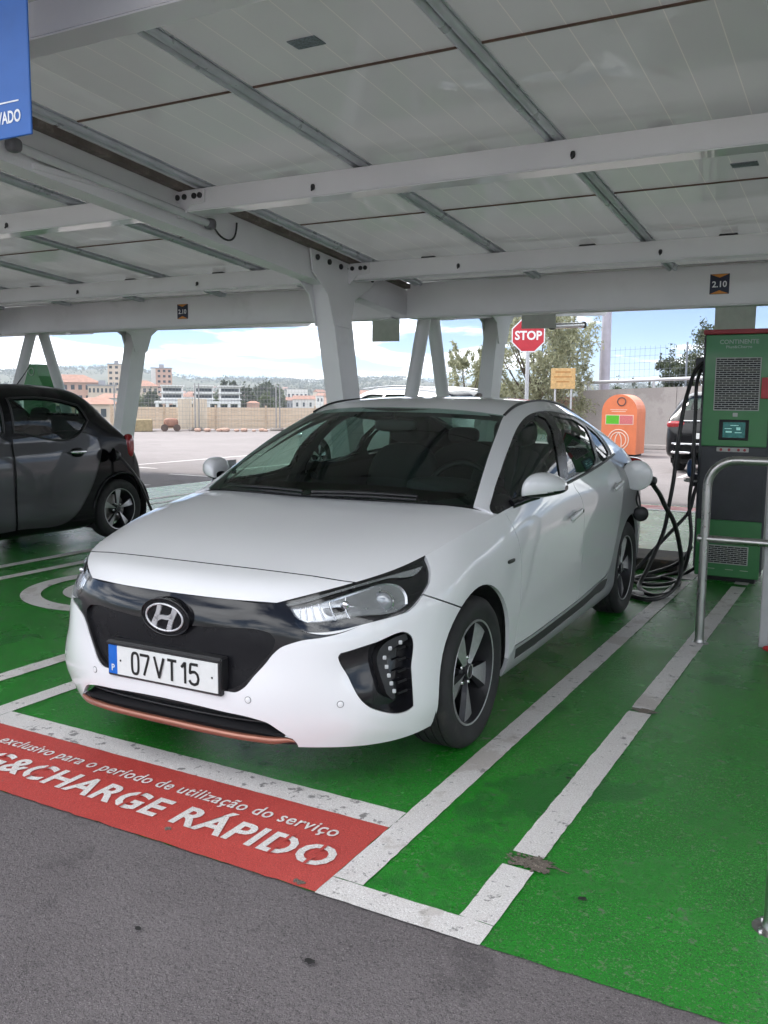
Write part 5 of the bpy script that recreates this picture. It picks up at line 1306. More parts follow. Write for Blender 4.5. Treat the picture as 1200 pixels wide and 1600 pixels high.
cable('charging_cable', 'straight black cable hanging close along the charger side', [(1.01,4.29,1.74),(.975,4.22,1.62),(.975,4.18,1.40),(.98,4.15,1.23),(.985,4.14,1.05),(.99,4.13,.89),(.975,4.13,.71),(.98,4.13,.54),(1.005,4.1,.37),(1.0,4.08,.25),(.95,4.2,.08),(.90,4.32,.028),(.82,4.1,.025),(.74,3.84,.028),(.62,3.80,.025)], .0145)
cable('charging_cable', 'lowest black cable lying in a flat curve before the charger', [(1.04,4.34,.14),(1.0,4.40,.06),(.96,4.36,.03),(.95,3.99,.028),(.90,3.72,.028),(.78,3.63,.028),(.66,3.70,.028)], .0145)
g = Geo(); superell(g, (.915, 2.77, .925), (.055, .05, .045), 2.6, 16, 10); superell(g, (.95, 2.83, .90), (.035, .06, .032), 2.4, 14, 8, M=None); tag(g.build('charging_connector', SATIN_BLACK), 'black charging connector plugged in behind the open flap', 'connector')
# kerb block between the rows and litter by the wheel
KERB = pm('dark_kerb', (.07, .062, .055), .85, vary=(8, .3), stain=(5, (.20, .13, .07), .56, .7))
for (x, y, w, lab) in ((.42, 4.50, .44, 'low dark kerb block behind the white car rear wheel'), ):
    g = Geo(); g.bbox((x - w, y - .16, 0), (x + w, y + .40, .105), .02); tag(g.build('kerb_block', KERB), lab, 'kerb')
g = Geo(); g.bbox((-.07, -.035, 0), (.10, .035, .028), .008, M=Matrix.Translation((.77, 3.30, .012)) @ Matrix.Rotation(math.radians(-62), 4, 'Z') @ Matrix.Rotation(math.radians(-8), 4, 'Y')); tag(g.build('cable_guard', pm('pale_plastic', (.55, .52, .50), .5, vary=(20, .15))), 'small pale plastic guard on the ground behind the rear wheel', 'guard')
# stainless hoops
def hoop(x0, y0, x1, label, H=1.10, rb=.16, bar=.635, rz=0):
    t = thing('guard_hoop', label, 'guard rail', (x0, y0, 0), rz, 'stainless guard hoops'); L = x1 - x0; r = .0255
    a = np.radians(np.linspace(180, 90, 10)); c1 = [(rb + rb * math.cos(q), 0, H - rb + rb * math.sin(q)) for q in a]; c2 = [(L - p[0], 0, p[2]) for p in reversed(c1)]
    g = Geo(); g.tube([(0, 0, 0), (0, 0, .3), (0, 0, .6)] + c1 + [(L / 2, 0, H)] + c2 + [(L, 0, .6), (L, 0, 0)], r, 16); g.build('hoop_tube', INOX, t)
    g = Geo(); g.tube([(-.035, 0, bar), (L / 2, 0, bar), (L + .035, 0, bar)], .022, 14); b_ = g.build('cross_bar', INOX, t)
    for x in (-.035, L + .035): g = Geo(); superell(g, (x, 0, bar), (.008, .024, .024), 2.4, 14, 8); g.build('bar_end_cap', INOX, b_)
    for x in (0, L):
        g = Geo(); g.lathe([(.055, .0), (.055, .008), (.030, .012), (.0262, .03)], 20, M=Matrix.Translation((x, 0, 0))); f_ = g.build('foot_plate', INOX, t)
        for k in range(4): g = Geo(); g.lathe([(.007, .008), (.007, .016), (0, .017)], 6, M=Matrix.Translation((x + .042 * math.cos(k * 1.57 + .8), .042 * math.sin(k * 1.57 + .8), 0))); g.build('foot_bolt', CHROME, f_)
    return t
hoop(1.415, 2.16, 2.38, 'brushed stainless guard hoop standing in front of the green charger')
hoop(2.115, -.80, 3.1, 'brushed stainless guard hoop at the bottom right corner')
# pale cabinet with perforated front
cb = thing('equipment_cabinet', 'pale grey cabinet with perforated front behind the stainless hoop', 'cabinet', (1.735, 2.24, 0))
CAB = pm('cabinet_pale_grey', (.48, .47, .48), .5, vary=(4, .06), stain=(7, (.30, .27, .25), .6, .4))
g = Geo(); g.bbox((0, 0, .0), (.052, .40, 1.03), .006); g.bbox((.50, 0, .0), (.55, .40, 1.03), .006); g.bbox((.052, .02, .02), (.50, .40, 1.03), .006); g.build('cabinet_body', CAB, cb)
g = Geo(); g.bbox((.056, .006, .03), (.496, .020, 1.0), .003); pf = g.build('perforated_panel', pm('perforated_grey', (.40, .40, .40), .5, vary=(20, .1)), cb)
g = Geo()
for i in range(34):
    for j in range(16):
        x = .075 + j * .027 + (.0135 if i % 2 else 0); z = .06 + i * .027
        if x < .48: g.add([(x + .008 * math.cos(a), .0045, z + .008 * math.sin(a)) for a in np.radians(np.arange(0, 360, 60))], [(0, 1, 2, 3, 4, 5)], None)
stuff(g.build('perforations', VENT_B, pf))
g = Geo(); superell(g, (.09, -.05, .02), (.06, .03, .018), 2.2, 12, 6); tag(g.build('red_rag', pm('red_cloth', (.55, .04, .04), .8, vary=(40, .3))), 'small red scrap on the ground by the pale cabinet', 'litter').location = (1.735, 2.2, .008)

# ================================================================ far side of the lot
BINO = pm('bin_orange', (.72, .20, .085), .45, vary=(3, .08), stain=(4, (.50, .14, .07), .6, .3))
bn = thing('recycling_bin', 'orange arched recycling bank in front of the concrete wall', 'bin', (-3.67, 20.06, 0))
hw, zt, rr_ = .455, 1.60, .455
prof = [(-hw, .06)] + [(-hw, zt - rr_)] + [(hw * math.cos(a), zt - rr_ + rr_ * math.sin(a)) for a in np.radians(np.linspace(180, 0, 17))[1:-1]] + [(hw, zt - rr_), (hw, .06)]
g = Geo(); g.prism(prof, 1, 0, .95); g.build('bin_shell', BINO, bn)
g = Geo(); g.bbox((-.40, .05, 0), (.40, .90, .065), .01); g.build('bin_base', VENT_B, bn)
My = lambda x, z: Matrix.Translation((x, -.001, z)) @ Matrix.Rotation(math.pi / 2, 4, 'X')
g = Geo(); g.lathe([(.115, -.0), (.115, .016), (.095, .02), (.092, -.01), (0, -.01)], 28, M=My(.05, 1.415)); g.build('bin_opening', pm('bin_hole_grey', (.07, .065, .07), .5, vary=(20, .2)), bn)
LIMA = pm('poster_lime', (.10, .45, .02), .5, vary=(60, .5)); PINK = pm('poster_pink', (.60, .16, .16), .5, vary=(60, .35)); PALE = pm('poster_pale', (.78, .62, .52), .5, vary=(40, .1))
g = Geo(); g.bbox((-.350, -.006, .825), (.370, -.001, 1.075), .001); po = g.build('poster_frame', PALE, bn)
for x0, x1, mt in ((-.335, .0, LIMA), (.015, .355, PINK)): g = Geo(); g.bbox((x0, -.010, .84), (x1, -.005, 1.06), .001); g.build('poster', mt, po)
for r0 in (.265, .195):
    g = Geo(); g.tube([(0 + r0 * math.cos(a), -.004, .43 + r0 * math.sin(a)) for a in np.radians(np.arange(-60, 241, 10))], .014, 6); g.build('bin_logo', PALE, bn)
g = Geo(); g.tube(curve([(-.075, -.004, .22), (-.08, -.004, .42), (-.04, -.004, .56), (.0, -.004, .61), (.04, -.004, .56), (.08, -.004, .42), (.075, -.004, .22)], 24), .014, 6); g.build('bin_logo', PALE, bn)
for z, w in ((1.20, .44), (1.155, .36), (.12, .20)): g = Geo(); g.box((-.02 - w / 2, -.003, z), (-.02 + w / 2, -.001, z + .014)); g.build('bin_text_line', PALE, bn)
WALLC = ground_mat('concrete_wall', (.36, .33, .315), (.44, .405, .385), .9, .9, .004, chips=[(.6, .6, (.28, .25, .24), .5)])
g = Geo()
wt = thing('boundary_wall', 'long pale concrete boundary wall behind the orange bin', 'wall', (0, 24.4, 0))
xs = np.arange(-6.1, 22, 3.0)
for i, x in enumerate(xs):
    z1 = 1.74 + (x + 6) * .042; z2 = 1.74 + (x + 3 + 6) * .042
    g = Geo(); V = [(x + .006, 0, -.2), (x + 2.994, 0, -.2), (x + 2.994, .22, -.2), (x + .006, .22, -.2), (x + .006, 0, z1), (x + 2.994, 0, z2), (x + 2.994, .22, z2), (x + .006, .22, z1)]
    g.add(V, [(0, 3, 2, 1), (4, 5, 6, 7), (0, 1, 5, 4), (1, 2, 6, 5), (2, 3, 7, 6), (3, 0, 4, 7)], None); g.build('wall_panel', WALLC, wt)
g = Geo(); g.bbox((-6.1, -.30, 0), (22, -.006, .14), .02); g.build('wall_kerb', WALLC, wt)
rl = thing('hand_rail', 'pale metal pipe rail along the top of the boundary wall', 'railing', (0, 24.5, 0))
RAILM = pm('rail_pale_metal', (.55, .55, .57), .4, .5, vary=(5, .1))
g = Geo(); g.tube([(-6.0, 0, 1.98), (8, 0, 2.55), (20, 0, 3.05)], .055, 10); g.build('rail_pipe', RAILM, rl)
for x in np.arange(-5.8, 20, 2.0): g = Geo(); g.tube([(x, 0, 1.70 + (x + 6) * .042), (x, 0, 1.98 + (x + 6) * .041)], .04, 8); g.build('rail_post', RAILM, rl)
WIRE = pm('grey_fence_wire', (.22, .24, .27), .5, .6, vary=(5, .2))
mf = thing('mesh_fence', 'thin wire mesh fence above the boundary wall', 'fence', (0, 26.5, 0))
g = Geo()
for x in np.arange(-6, 16, .16): g.tube([(x, 0, 1.2), (x, 0, 3.15 + .035 * (x + 6))], .0038, 4, cap=False)
for z in np.arange(1.3, 3.2, .22): g.tube([(-6, 0, z), (16, 0, z + .77)], .0038, 4, cap=False)
stuff(g.build('wire_mesh', WIRE, mf))
for x in np.arange(-6, 16.1, 2.75): g = Geo(); g.tube([(x, 0, 0), (x, 0, 3.2 + .035 * (x + 6))], .03, 8); g.build('fence_post', WIRE, mf)
lp_ = thing('lamp_post', 'slim lilac grey post rising behind the concrete wall', 'post', (-5.42, 24.95, 0))
g = Geo(); g.tube([(0, 0, -.2), (0, 0, 2.5), (.0, 0, 6.0)], [.17, .16, .12], 14); g.build('post_shaft', pm('post_lilac', (.42, .40, .46), .5, vary=(5, .08)), lp_)
g = Geo(); g.bbox((-.5, -.12, 6.0), (.5, .12, 6.1), .03); g.build('post_head', RAILM, lp_)
# stop sign
ss = thing('stop_sign', 'red octagonal stop sign on a grey pole before the olive tree', 'sign', (-4.80, 16.2, 0))
SR = pm('stop_red', (.50, .030, .045), .4, vary=(8, .08))
oc = lambda r: [(r * math.cos(a), 2.87 + r * math.sin(a)) for a in np.radians(np.arange(22.5, 360, 45))]
g = Geo(); g.prism(oc(.40), 1, -.012, -.004); g.build('sign_border', SIGN_WHITE, ss)
g = Geo(); g.prism(oc(.372), 1, -.016, -.011); g.build('sign_face', SR, ss)
V, F = text_geo('STOP', .27, .008, align='CENTER'); w = V[:, 0].max() - V[:, 0].min(); V[:, 0] *= .60 / w; g = Geo(); g.add(np.column_stack([V[:, 0] - V[:, 0].mean() * 0, np.full(len(V), -.0175), V[:, 1] + 2.78]), F, None); g.build('sign_lettering', SIGN_WHITE, ss)
g = Geo(); g.tube([(0, .03, 0), (0, .03, 3.2)], .045, 10); g.build('sign_pole', GALV, ss)
ss.rotation_euler.z = math.radians(20)
os_ = thing('works_sign', 'faded orange rectangular notice board beside the olive tree', 'sign', (-4.78, 18.8, 0))
g = Geo(); g.bbox((-.33, -.01, 1.72), (.30, .01, 2.23), .004); g.build('board', pm('board_orange', (.55, .35, .15), .6, vary=(14, .25)), os_)
for x in (-.22, .2): g = Geo(); g.tube([(x, .03, 0), (x, .03, 2.2)], .025, 8); g.build('board_leg', GALV, os_)
for z, w in ((2.12, .4), (2.0, .46), (1.88, .34)): g = Geo(); g.box((-.015 - w / 2, -.012, z), (-.015 + w / 2, -.0105, z + .035)); g.build('board_text_line', pm('board_text', (.42, .20, .06), .6, vary=(30, .2)), os_)
bp_ = thing('brick_pier', 'short pink brick pier at the end of the concrete wall', 'pier', (-6.45, 24.3, 0))
BRK = [pm('brick_pink%d' % i, c, .85, vary=(20, .2)) for i, c in enumerate(((.46, .29, .22), (.52, .34, .26), (.40, .25, .19)))]
g = Geo(); g.box((-.30, .015, -.1), (.30, .5, 1.55)); g.build('mortar', WALLC, bp_)
bm = None
for r in range(11):
    for k in range(3):
        x = -.30 + k * .205 + (-.05 if r % 2 else 0); 
        if bm is None: g = Geo(); g.bbox((0, 0, 0), (.19, .49, .125), .006); o = g.build('brick', BRK[0], bp_); bm = o.data
        else: o = bpy.data.objects.new('brick', bm); COL.objects.link(o); o.parent = bp_
        o.location = (x, 0, .0 + r * .14)

# ---- building-site fence on the left
BEIGE = pm('hoarding_beige', (.62, .50, .38), .6, vary=(3, .06), stain=(2, (.46, .36, .27), .6, .5))
A0 = np.array((-26.6, 24.9)); A1 = np.array((-12.0, 38.3)); dv = (A1 - A0); Lf = np.linalg.norm(dv); dv = dv / Lf; angf = math.atan2(dv[1], dv[0])
hb = thing('site_hoarding', 'low beige ribbed hoarding along the far edge of the lot', 'hoarding', (A0[0], A0[1], 0), angf)
npan = int(Lf / 2.2); first = None
for k in range(npan):
    if first is None:
        g = Geo()
        for r in range(8): g.bbox((.03, -.02 if r % 2 else -.005, .06 + r * .117), (2.17, .03, .06 + (r + 1) * .117 - .006), .006)
        o = g.build('hoarding_panel', BEIGE, hb); first = o
    else: o = bpy.data.objects.new('hoarding_panel', first.data); COL.objects.link(o); o.parent = hb
    o.location = (k * 2.2, 0, 0)
for k in range(npan + 1): g = Geo(); g.bbox((k * 2.2 - .04, -.05, 0), (k * 2.2 + .04, .01, 1.08), .006); g.build('hoarding_post', pm('post_tan', (.50, .39, .29), .7, vary=(8, .15)), hb)
tp = thing('steel_sheets', 'two upright cream steel sheets standing before the hoarding', 'panel', (0, 0, 0), 0)
f0 = A0 + dv * 2.75
tp.location = (f0[0] + .5, f0[1] - .5, 0); tp.rotation_euler = (0, 0, angf + .10)
CRM = pm('sheet_cream', (.66, .58, .47), .5, vary=(3, .06))
for x in (0, .64):
    g = Geo()
    for q in range(6): g.bbox((x + q * .1, -.018 if q % 2 else 0, .05), (x + q * .1 + .094, .03, 1.36), .006)
    g.build('cream_sheet', CRM, tp)
MESH = pm('site_fence_zinc', (.34, .34, .34), .5, .6, vary=(6, .2))
def site_fence(s0, s1, label):
    a = A0 + dv * s0 + np.array([.72, -.68]) * 1.0; t = thing('site_fence', label, 'fence', (a[0], a[1], 0), angf, 'site fence bays'); L = s1 - s0
    g = Geo()
    for x in np.arange(.14, L, .14): g.tube([(x, 0, .12), (x, 0, 1.98)], .0042, 4, cap=False)
    for z in np.arange(.15, 2.0, .17): g.tube([(0, 0, z), (L, 0, z)], .0042, 4, cap=False)
    stuff(g.build('wire_mesh', MESH, t))
    for x in (.03, L - .03): g = Geo(); g.tube([(x, 0, 0), (x, 0, 2.02)], .028, 8); g.build('fence_post', MESH, t)
    for x in (0, L): g = Geo(); g.bbox((x - .3, -.12, 0), (x + .3, .12, .13), .03); g.build('fence_foot', pm('concrete_foot', (.38, .34, .31), .9, vary=(10, .2)), t)
for k, lab in enumerate(('wire site fence bay nearest the dark car', 'wire site fence bay before the cream sheets', 'wire site fence bay right of the cream sheets', 'wire site fence bay left of the leaning column', 'wire site fence bay behind the leaning column')): site_fence(.1 + k * 3.45, .1 + (k + 1) * 3.45 - .1, lab)
# mixer-like machine and debris near the fence
mx = thing('site_roller', 'small orange site machine beside a timber box at the fence', 'machine', (-23.7, 25.4, 0), angf)
g = Geo(); superell(g, (0, 0, .36), (.30, .22, .20), 3, 16, 10); g.build('machine_body', pm('machine_orange', (.28, .15, .11), .7, vary=(9, .25)), mx)
for x in (-.26, .24): g = Geo(); g.lathe([(.0, -.2), (.15, -.2), (.15, .2), (0, .2)], 18, M=Matrix.Translation((x, 0, .15)) @ Matrix.Rotation(math.pi / 2, 4, 'X')); g.build('machine_drum', pm('machine_dark', (.10, .07, .06), .6, vary=(9, .3)), mx)
g = Geo(); g.bbox((-1.9, -.4, 0), (-.75, .4, .5), .03); tag(g.build('timber_box', pm('timber_olive', (.30, .24, .14), .8, vary=(9, .25))), 'olive brown timber box at the fence foot', 'box').location = (-23.7, 25.4, 0)
bpy.data.objects['timber_box'].rotation_euler = (0, 0, angf)
for k in range(12):
    a = .25 * k + RNG.uniform(0, .12); g = Geo(); s_ = RNG.uniform(.06, .14); superell(g, (0, 0, s_ * .6), (s_ * 1.3, s_, s_ * .7), 2.6, 9, 6); o = g.build('rubble_lump', pm('rubble_pink', (.45, .30, .24), .9, vary=(12, .25))); o.location = (-22.7 + a * dv[0], 25.9 + a * dv[1] + RNG.uniform(-.2, .2), 0); tag(o, ORD[k] + ' pinkish rubble lump from the left along the site fence foot', 'rubble', 'rubble lumps by the site fence')
# ================================================================ the other cars: bodies lofted through cross sections
RED_LAMP = pm('red_lamp', (.35, .01, .015), .15, coat=1, vary=(30, .2), obj=True)
def loft_car(root, st, wb, R, rim, paints, side_windows, doors, rear_rows, front_rows, tailz, wheel_mat=MACHINED, lamps=True, glass_mat=None, detail=True, blades=5, wedge=(.03, .09)):
    """st: stations (y, half width, bottom z, belt z, roof edge x, roof edge z, roof z) from nose to tail, front axle at y = 0"""
    gm = glass_mat or CAR_GLASS; body, doorp = paints
    rows = []
    for (y, hw, zb, zbl, xr, zr, zt) in st:
        p = [(hw - .12, zb), (hw - .035, zb + .045), (hw - .004, zb + .30 * (zbl - zb)), (hw, zb + .58 * (zbl - zb)), (hw - .012, zb + .82 * (zbl - zb)), (hw - .035, zbl)]
        bx, bz = p[-1]; b = (zr - zbl) * .12
        p += [(bx + (xr - bx) * .45 + b, zbl + (zr - zbl) * .5 + b * .3), (xr, zr), (xr * .6, zt - (zt - zr) * .22), (0, zt)]
        rows.append([(x, y, z) for x, z in p])
    BP = Patch(rows, flip=True)
    if BP.ln[:, 0].mean() < 0: BP.flip = False; BP = Patch(rows, flip=False)
    sd = lambda p: (p[:, 0] > .3)
    reg = {}
    for nm, yc in (('arch_f', 0), ('arch_r', wb)):
        a = arc(yc, R + .005, R + .055, -30, 210, 30); q = BP.inv(a, 'yz', sd); q = q[q[:, 0] > .03]
        reg[nm] = resample(np.vstack([q, [(-.015, q[-1][1]), (-.015, q[0][1])]]), .025, True)
    for k, w in enumerate(side_windows): reg['w%d' % k] = smooth_closed(BP.inv(w, 'yz', sd), .03, 40)
    for k, w in enumerate(doors): reg['d%d' % k] = smooth_closed(BP.inv(w, 'yz', sd), .03, 30)
    ku = BP.ku
    def cap(r): 
        v0, v1, u0 = r; return smooth_closed([(u0, v0), (BP.U + .01, v0), (BP.U + .01, v1), (u0, v1)], .05, 70)
    vof = lambda y: float(np.interp(y, [s[0] for s in st], BP.kv))
    reg['ws'] = cap((vof(front_rows[0]), vof(front_rows[1]), ku[7] + .05)); reg['rw'] = cap((vof(rear_rows[0]), vof(rear_rows[1]), ku[7] + .05))
    T = Trim(BP, reg, .05); P, N = T.P, T.N
    shell = T.F[T.lab == '']
    Geo().sheet(P, N, shell, flange=.02, mirror='both').build('body_shell', body, root)
    Geo().sheet(P, N, shell, off=-.04, mirror='both', back=True).build('inner_shell', TRIM, root)
    for nm, kk in (('windscreen', 'ws'), ('rear_window', 'rw')): Geo().sheet(P, N, T.faces(kk), off=-.004, mirror='both').build(nm, gm, root)
    for mir in ('', 'only'):
        s = -1 if mir else 1
        for k in range(len(side_windows)): Geo().sheet(P, N, T.faces('w%d' % k), off=-.008, mirror=mir, skipx=False).build('side_window', gm, root)
        for k in range(len(doors)):
            f = T.faces('d%d' % k); Geo().sheet(P, N, f, off=.002, flange=.012, mirror=mir, skipx=False).build('door', doorp, root)
            Geo().sheet(P, N, f, off=-.05, mirror=mir, skipx=False, back=True).build('door_trim', TRIM, root)
        for k, (nm, rg_, rad) in enumerate([('door_seal', 'd%d' % i, .0045) for i in range(len(doors))] + [('window_seal', 'w%d' % i, .010) for i in range(len(side_windows))]):
            pp, nn_ = BP.eval(np.clip(reg[rg_], 0, [BP.U, BP.V])); Geo().tube((pp + nn_ * .0015) * np.array([s, 1, 1.]), rad, 6, closed=True).build(nm, SATIN_BLACK, root)
        hwm = max(q[1] for q in st)
        for y in (0, wb):
            make_wheel(root, (s * (hwm - .115), y, R), s, R, rim, .19, wheel_mat, blades=blades, phase=.5 + y, wedge=wedge)
            g = Geo(); t = np.radians(np.linspace(-25, 205, 22)); ring = np.stack([np.zeros(22), y + (R + .075) * np.cos(t), R + (R + .075) * np.sin(t)], 1); a = ring + [s * (hwm - .03), 0, 0]; c = ring + [s * .35, 0, 0]
            g.add(np.vstack([a, c]), [(i, i + 1, 23 + i, 22 + i) for i in range(21)], None); g.add(c, [tuple(range(22))], None); g.build('wheel_well', LINER, root)
    ends = [(rows[0], 'front_panel'), (rows[-1], 'rear_panel')]
    for r, nm in ends:
        p = [q for q in r] + [(-q[0], q[1], q[2]) for q in reversed(r[:-1])]; g = Geo(); g.add(p, [tuple(range(len(p))) if nm == 'rear_panel' else tuple(range(len(p)))[::-1]], None); g.build(nm, body, root)
    L0, L1 = st[0][0], st[-1][0]
    g = Geo(); g.bbox((-.62, L0 + .3, .17), (.62, L1 - .25, .30), .03); g.build('underbody', LINER, root)
    zt = max(q[6] for q in st)
    for sx in (-.36, .36):
        for yy in (wb * .52, wb * .88):
            g = Geo(); superell(g, (0, 0, 0), (.24, .085, .32), 3, M=Matrix.Translation((sx, yy + .25, .80)) @ Matrix.Rotation(math.radians(-12), 4, 'X')); superell(g, (sx, yy, .50), (.24, .27, .10), 3); so = g.build('seat', SEAT, root)
            g = Geo(); superell(g, (sx, yy + .34, min(1.22, zt - .25)), (.13, .055, .09), 3); g.build('headrest', SEAT, so)
    return BP, T

# --- small dark city car two bays to the left
CHARCOAL = pm('charcoal_metallic_paint', (.045, .045, .050), .33, .45, coat=1.0, vary=(300, .12), obj=True)
BLACKP = pm('black_car_paint', (.004, .004, .005), .22, spec=.12, coat=.18, rvary=(7, .05), obj=True)
sm = thing('city_car', 'small charcoal and black hatchback charging two bays to the left', 'car', (-5.235, .826, 0))
st = [(-.58,.45,.30,.60,.30,.66,.68),(-.52,.66,.22,.72,.50,.78,.80),(-.35,.78,.18,.85,.60,.92,.94),(-.05,.825,.16,.95,.66,1.00,1.02),(.20,.835,.15,1.00,.68,1.10,1.14),(.55,.835,.15,1.03,.66,1.32,1.36),(.85,.835,.15,1.05,.64,1.44,1.49),(1.2,.835,.15,1.06,.64,1.485,1.54),(1.7,.835,.15,1.07,.64,1.485,1.545),(2.05,.835,.15,1.08,.62,1.455,1.525),(2.25,.835,.17,1.08,.60,1.405,1.475),(2.42,.83,.20,1.07,.57,1.30,1.36),(2.56,.825,.22,1.04,.55,1.17,1.21),(2.68,.815,.24,.96,.55,1.01,1.04),(2.78,.79,.27,.82,.54,.88,.90),(2.87,.73,.31,.66,.50,.70,.71),(2.915,.60,.36,.56,.40,.585,.59)]
BPs, _ = loft_car(sm, st, 2.494, .300, .205, (BLACKP, CHARCOAL),
    [[(.48,1.10),(.86,1.38),(1.15,1.405),(1.15,1.10)], [(1.25,1.10),(1.25,1.405),(1.75,1.40),(2.05,1.34),(2.12,1.20),(2.05,1.12)]],
    [[(.30,.98),(1.16,1.045),(1.205,1.02),(1.205,.24),(.62,.22),(.45,.40)], [(1.235,1.05),(2.12,1.065),(2.215,1.03),(2.245,.90),(2.19,.75),(2.06,.50),(1.93,.34),(1.83,.27),(1.235,.24)]],
    (2.28, 2.52), (.24, .80), .95, blades=5, wedge=(.02, .062))
for s in (1, -1):
    g = Geo(); superell(g, (s * .775, 2.66, .93), (.045, .060, .125), 2.8, 18, 12); g.build('tail_light', RED_LAMP, sm)
    g = Geo(); superell(g, (s * .848, 1.94, .905), (.012, .10, .016), 3, 18, 8); g.build('door_handle', CHROME, sm)
    g = Geo(); superell(g, (s * .835, 1.94, .90), (.012, .075, .045), 2.4, 18, 8); g.build('handle_recess', BLACKP, sm)
    g = Geo(); superell(g, (s * .848, .95, .875), (.012, .10, .016), 3, 18, 8); g.build('door_handle', CHROME, sm)
    g = Geo(); superell(g, (s * .93, .45, 1.09), (.10, .07, .07), 2.6, 18, 10); g.build('door_mirror', BLACKP, sm)
    g = Geo(); superell(g, (s * .62, -.38, .72), (.14, .10, .10), 2.6, 18, 10); g.build('headlight', CHROME, sm)
    g = Geo(); a = arc(2.494, .300, .372, 8, 172, 24); g.tube([(s * .832, y, z) for y, z in a], .016, 8); g.build('wheel_arch_trim', BLACKP, sm)
g = Geo(); g.lathe([(0, .006), (.06, .005), (.07, -.002), (.065, -.010), (0, -.010)], 26, M=Matrix.Translation((.90, 2.33, .86)) @ Matrix.Rotation(math.radians(90), 4, 'X') @ Matrix.Rotation(math.radians(-25), 4, 'Y')); g.build('charge_flap', BLACKP, sm)
g = Geo(); superell(g, (.85, 2.42, .84), (.03, .05, .05), 2.6, 14, 8); g.build('charge_socket', SATIN_BLACK, sm)
g = Geo(); g.tube([(.0, 1.95, 1.53), (.02, 2.05, 1.66), (.04, 2.16, 1.83)], [.006, .004, .003], 6); g.build('roof_aerial', SATIN_BLACK, sm)
g = Geo(); g.tube(curve([(-4.37, 3.26, .84), (-4.25, 3.38, .62), (-4.24, 3.62, .2), (-4.32, 3.95, .03), (-4.6, 4.25, .02)], 40), .014, 8); tag(g.build('charging_cable', CABLE), 'black charging cable at the rear corner of the dark hatchback', 'cable', 'charging cables')
# green charger top glimpsed beyond the dark car
gc = thing('ev_charger', 'small dark green charging post seen over the dark hatchback roof', 'charger', (-8.0, 5.4, 0))
g = Geo(); g.bbox((-.21, -.12, 0), (.21, .12, 1.58), .03); g.prism([(-.21, 1.57), (.21, 1.57), (.13, 1.70), (.12, 1.86), (-.12, 1.86), (-.13, 1.70)], 1, -.118, .118); g.build('post_body', CH_GREEN, gc)
g = Geo(); g.lathe([(.055, 0), (.055, .006), (.044, .006), (.044, 0)], 20, M=Matrix.Translation((0, -.12, 1.76)) @ Matrix.Rotation(math.pi / 2, 4, 'X')); g.build('post_emblem', CH_LOGO, gc)

# --- dark SUV parked by the wall, seen from behind
sv = thing('parked_suv', 'dark SUV parked tail towards us behind the green charger', 'car', (-.40, 18.9, 0), math.radians(180 - 4))
DKP = pm('dark_suv_paint', (.006, .006, .007), .3, .0, spec=.2, coat=.3, vary=(9, .1), obj=True)
st = [(-.85,.50,.40,.70,.35,.80,.82),(-.78,.75,.30,.85,.55,.92,.95),(-.4,.88,.25,.98,.68,1.05,1.08),(.2,.92,.24,1.05,.72,1.12,1.15),(.55,.92,.24,1.08,.72,1.32,1.36),(.95,.92,.24,1.10,.70,1.55,1.60),(1.5,.92,.24,1.12,.70,1.60,1.66),(2.3,.92,.24,1.14,.69,1.58,1.65),(2.95,.92,.24,1.15,.67,1.52,1.60),(3.25,.91,.27,1.13,.64,1.36,1.42),(3.42,.90,.30,1.08,.66,1.16,1.19),(3.52,.88,.33,.98,.66,1.03,1.05),(3.60,.82,.37,.86,.60,.90,.92),(3.64,.70,.42,.72,.5,.76,.77)]
loft_car(sv, st, 2.70, .345, .225, (DKP, DKP), [[(.85,1.17),(1.05,1.48),(1.6,1.53),(1.6,1.17)], [(1.7,1.17),(1.7,1.53),(2.5,1.51),(2.9,1.42),(2.9,1.20)]], [], (3.02, 3.36), (.58, .92), 1.0)
for s in (1, -1):
    g = Geo(); superell(g, (s * .70, 3.50, .97), (.19, .09, .075), 3, 18, 10); g.build('tail_light', RED_LAMP, sv)
    g = Geo(); superell(g, (s * 1.0, .55, 1.10), (.10, .07, .08), 2.6, 16, 8); g.build('door_mirror', CHROME, sv)
    g = Geo(); superell(g, (s * .55, 3.66, .42), (.20, .03, .028), 3, 14, 8); g.build('exhaust_trim', CHROME, sv)
g = Geo(); g.bbox((-.74, 3.60, .58), (.74, 3.675, .61), .008); g.build('bumper_strip', CHROME, sv)
g = Geo(); g.bbox((-.26, 3.64, .70), (.26, 3.665, .81), .004); g.build('number_plate', PLATE_WHITE, sv)
g = Geo(); g.bbox((-.62, 3.42, 1.02), (.62, 3.545, 1.06), .01); g.build('tailgate_trim', CHROME, sv)
# --- pale car crossing behind
pc = thing('pale_car', 'silver white car parked behind the far row beyond the white car', 'car', (-6.95, 12.1, 0), math.radians(-106))
SILV = pm('silver_white_paint', (.66, .67, .68), .35, .1, coat=1.0, vary=(9, .04), obj=True)
st = [(-.85,.50,.38,.66,.35,.74,.76),(-.78,.74,.28,.80,.55,.87,.90),(-.4,.86,.23,.92,.66,.99,1.02),(.15,.90,.22,1.0,.70,1.06,1.09),(.5,.90,.22,1.03,.70,1.26,1.30),(1.0,.90,.22,1.05,.66,1.52,1.57),(1.5,.90,.22,1.07,.65,1.58,1.65),(2.2,.90,.22,1.09,.64,1.58,1.66),(2.8,.90,.22,1.11,.62,1.53,1.61),(3.15,.89,.26,1.12,.60,1.40,1.45),(3.35,.88,.29,1.06,.60,1.16,1.19),(3.48,.84,.34,.92,.56,.97,.99),(3.54,.72,.40,.74,.48,.78,.79)]
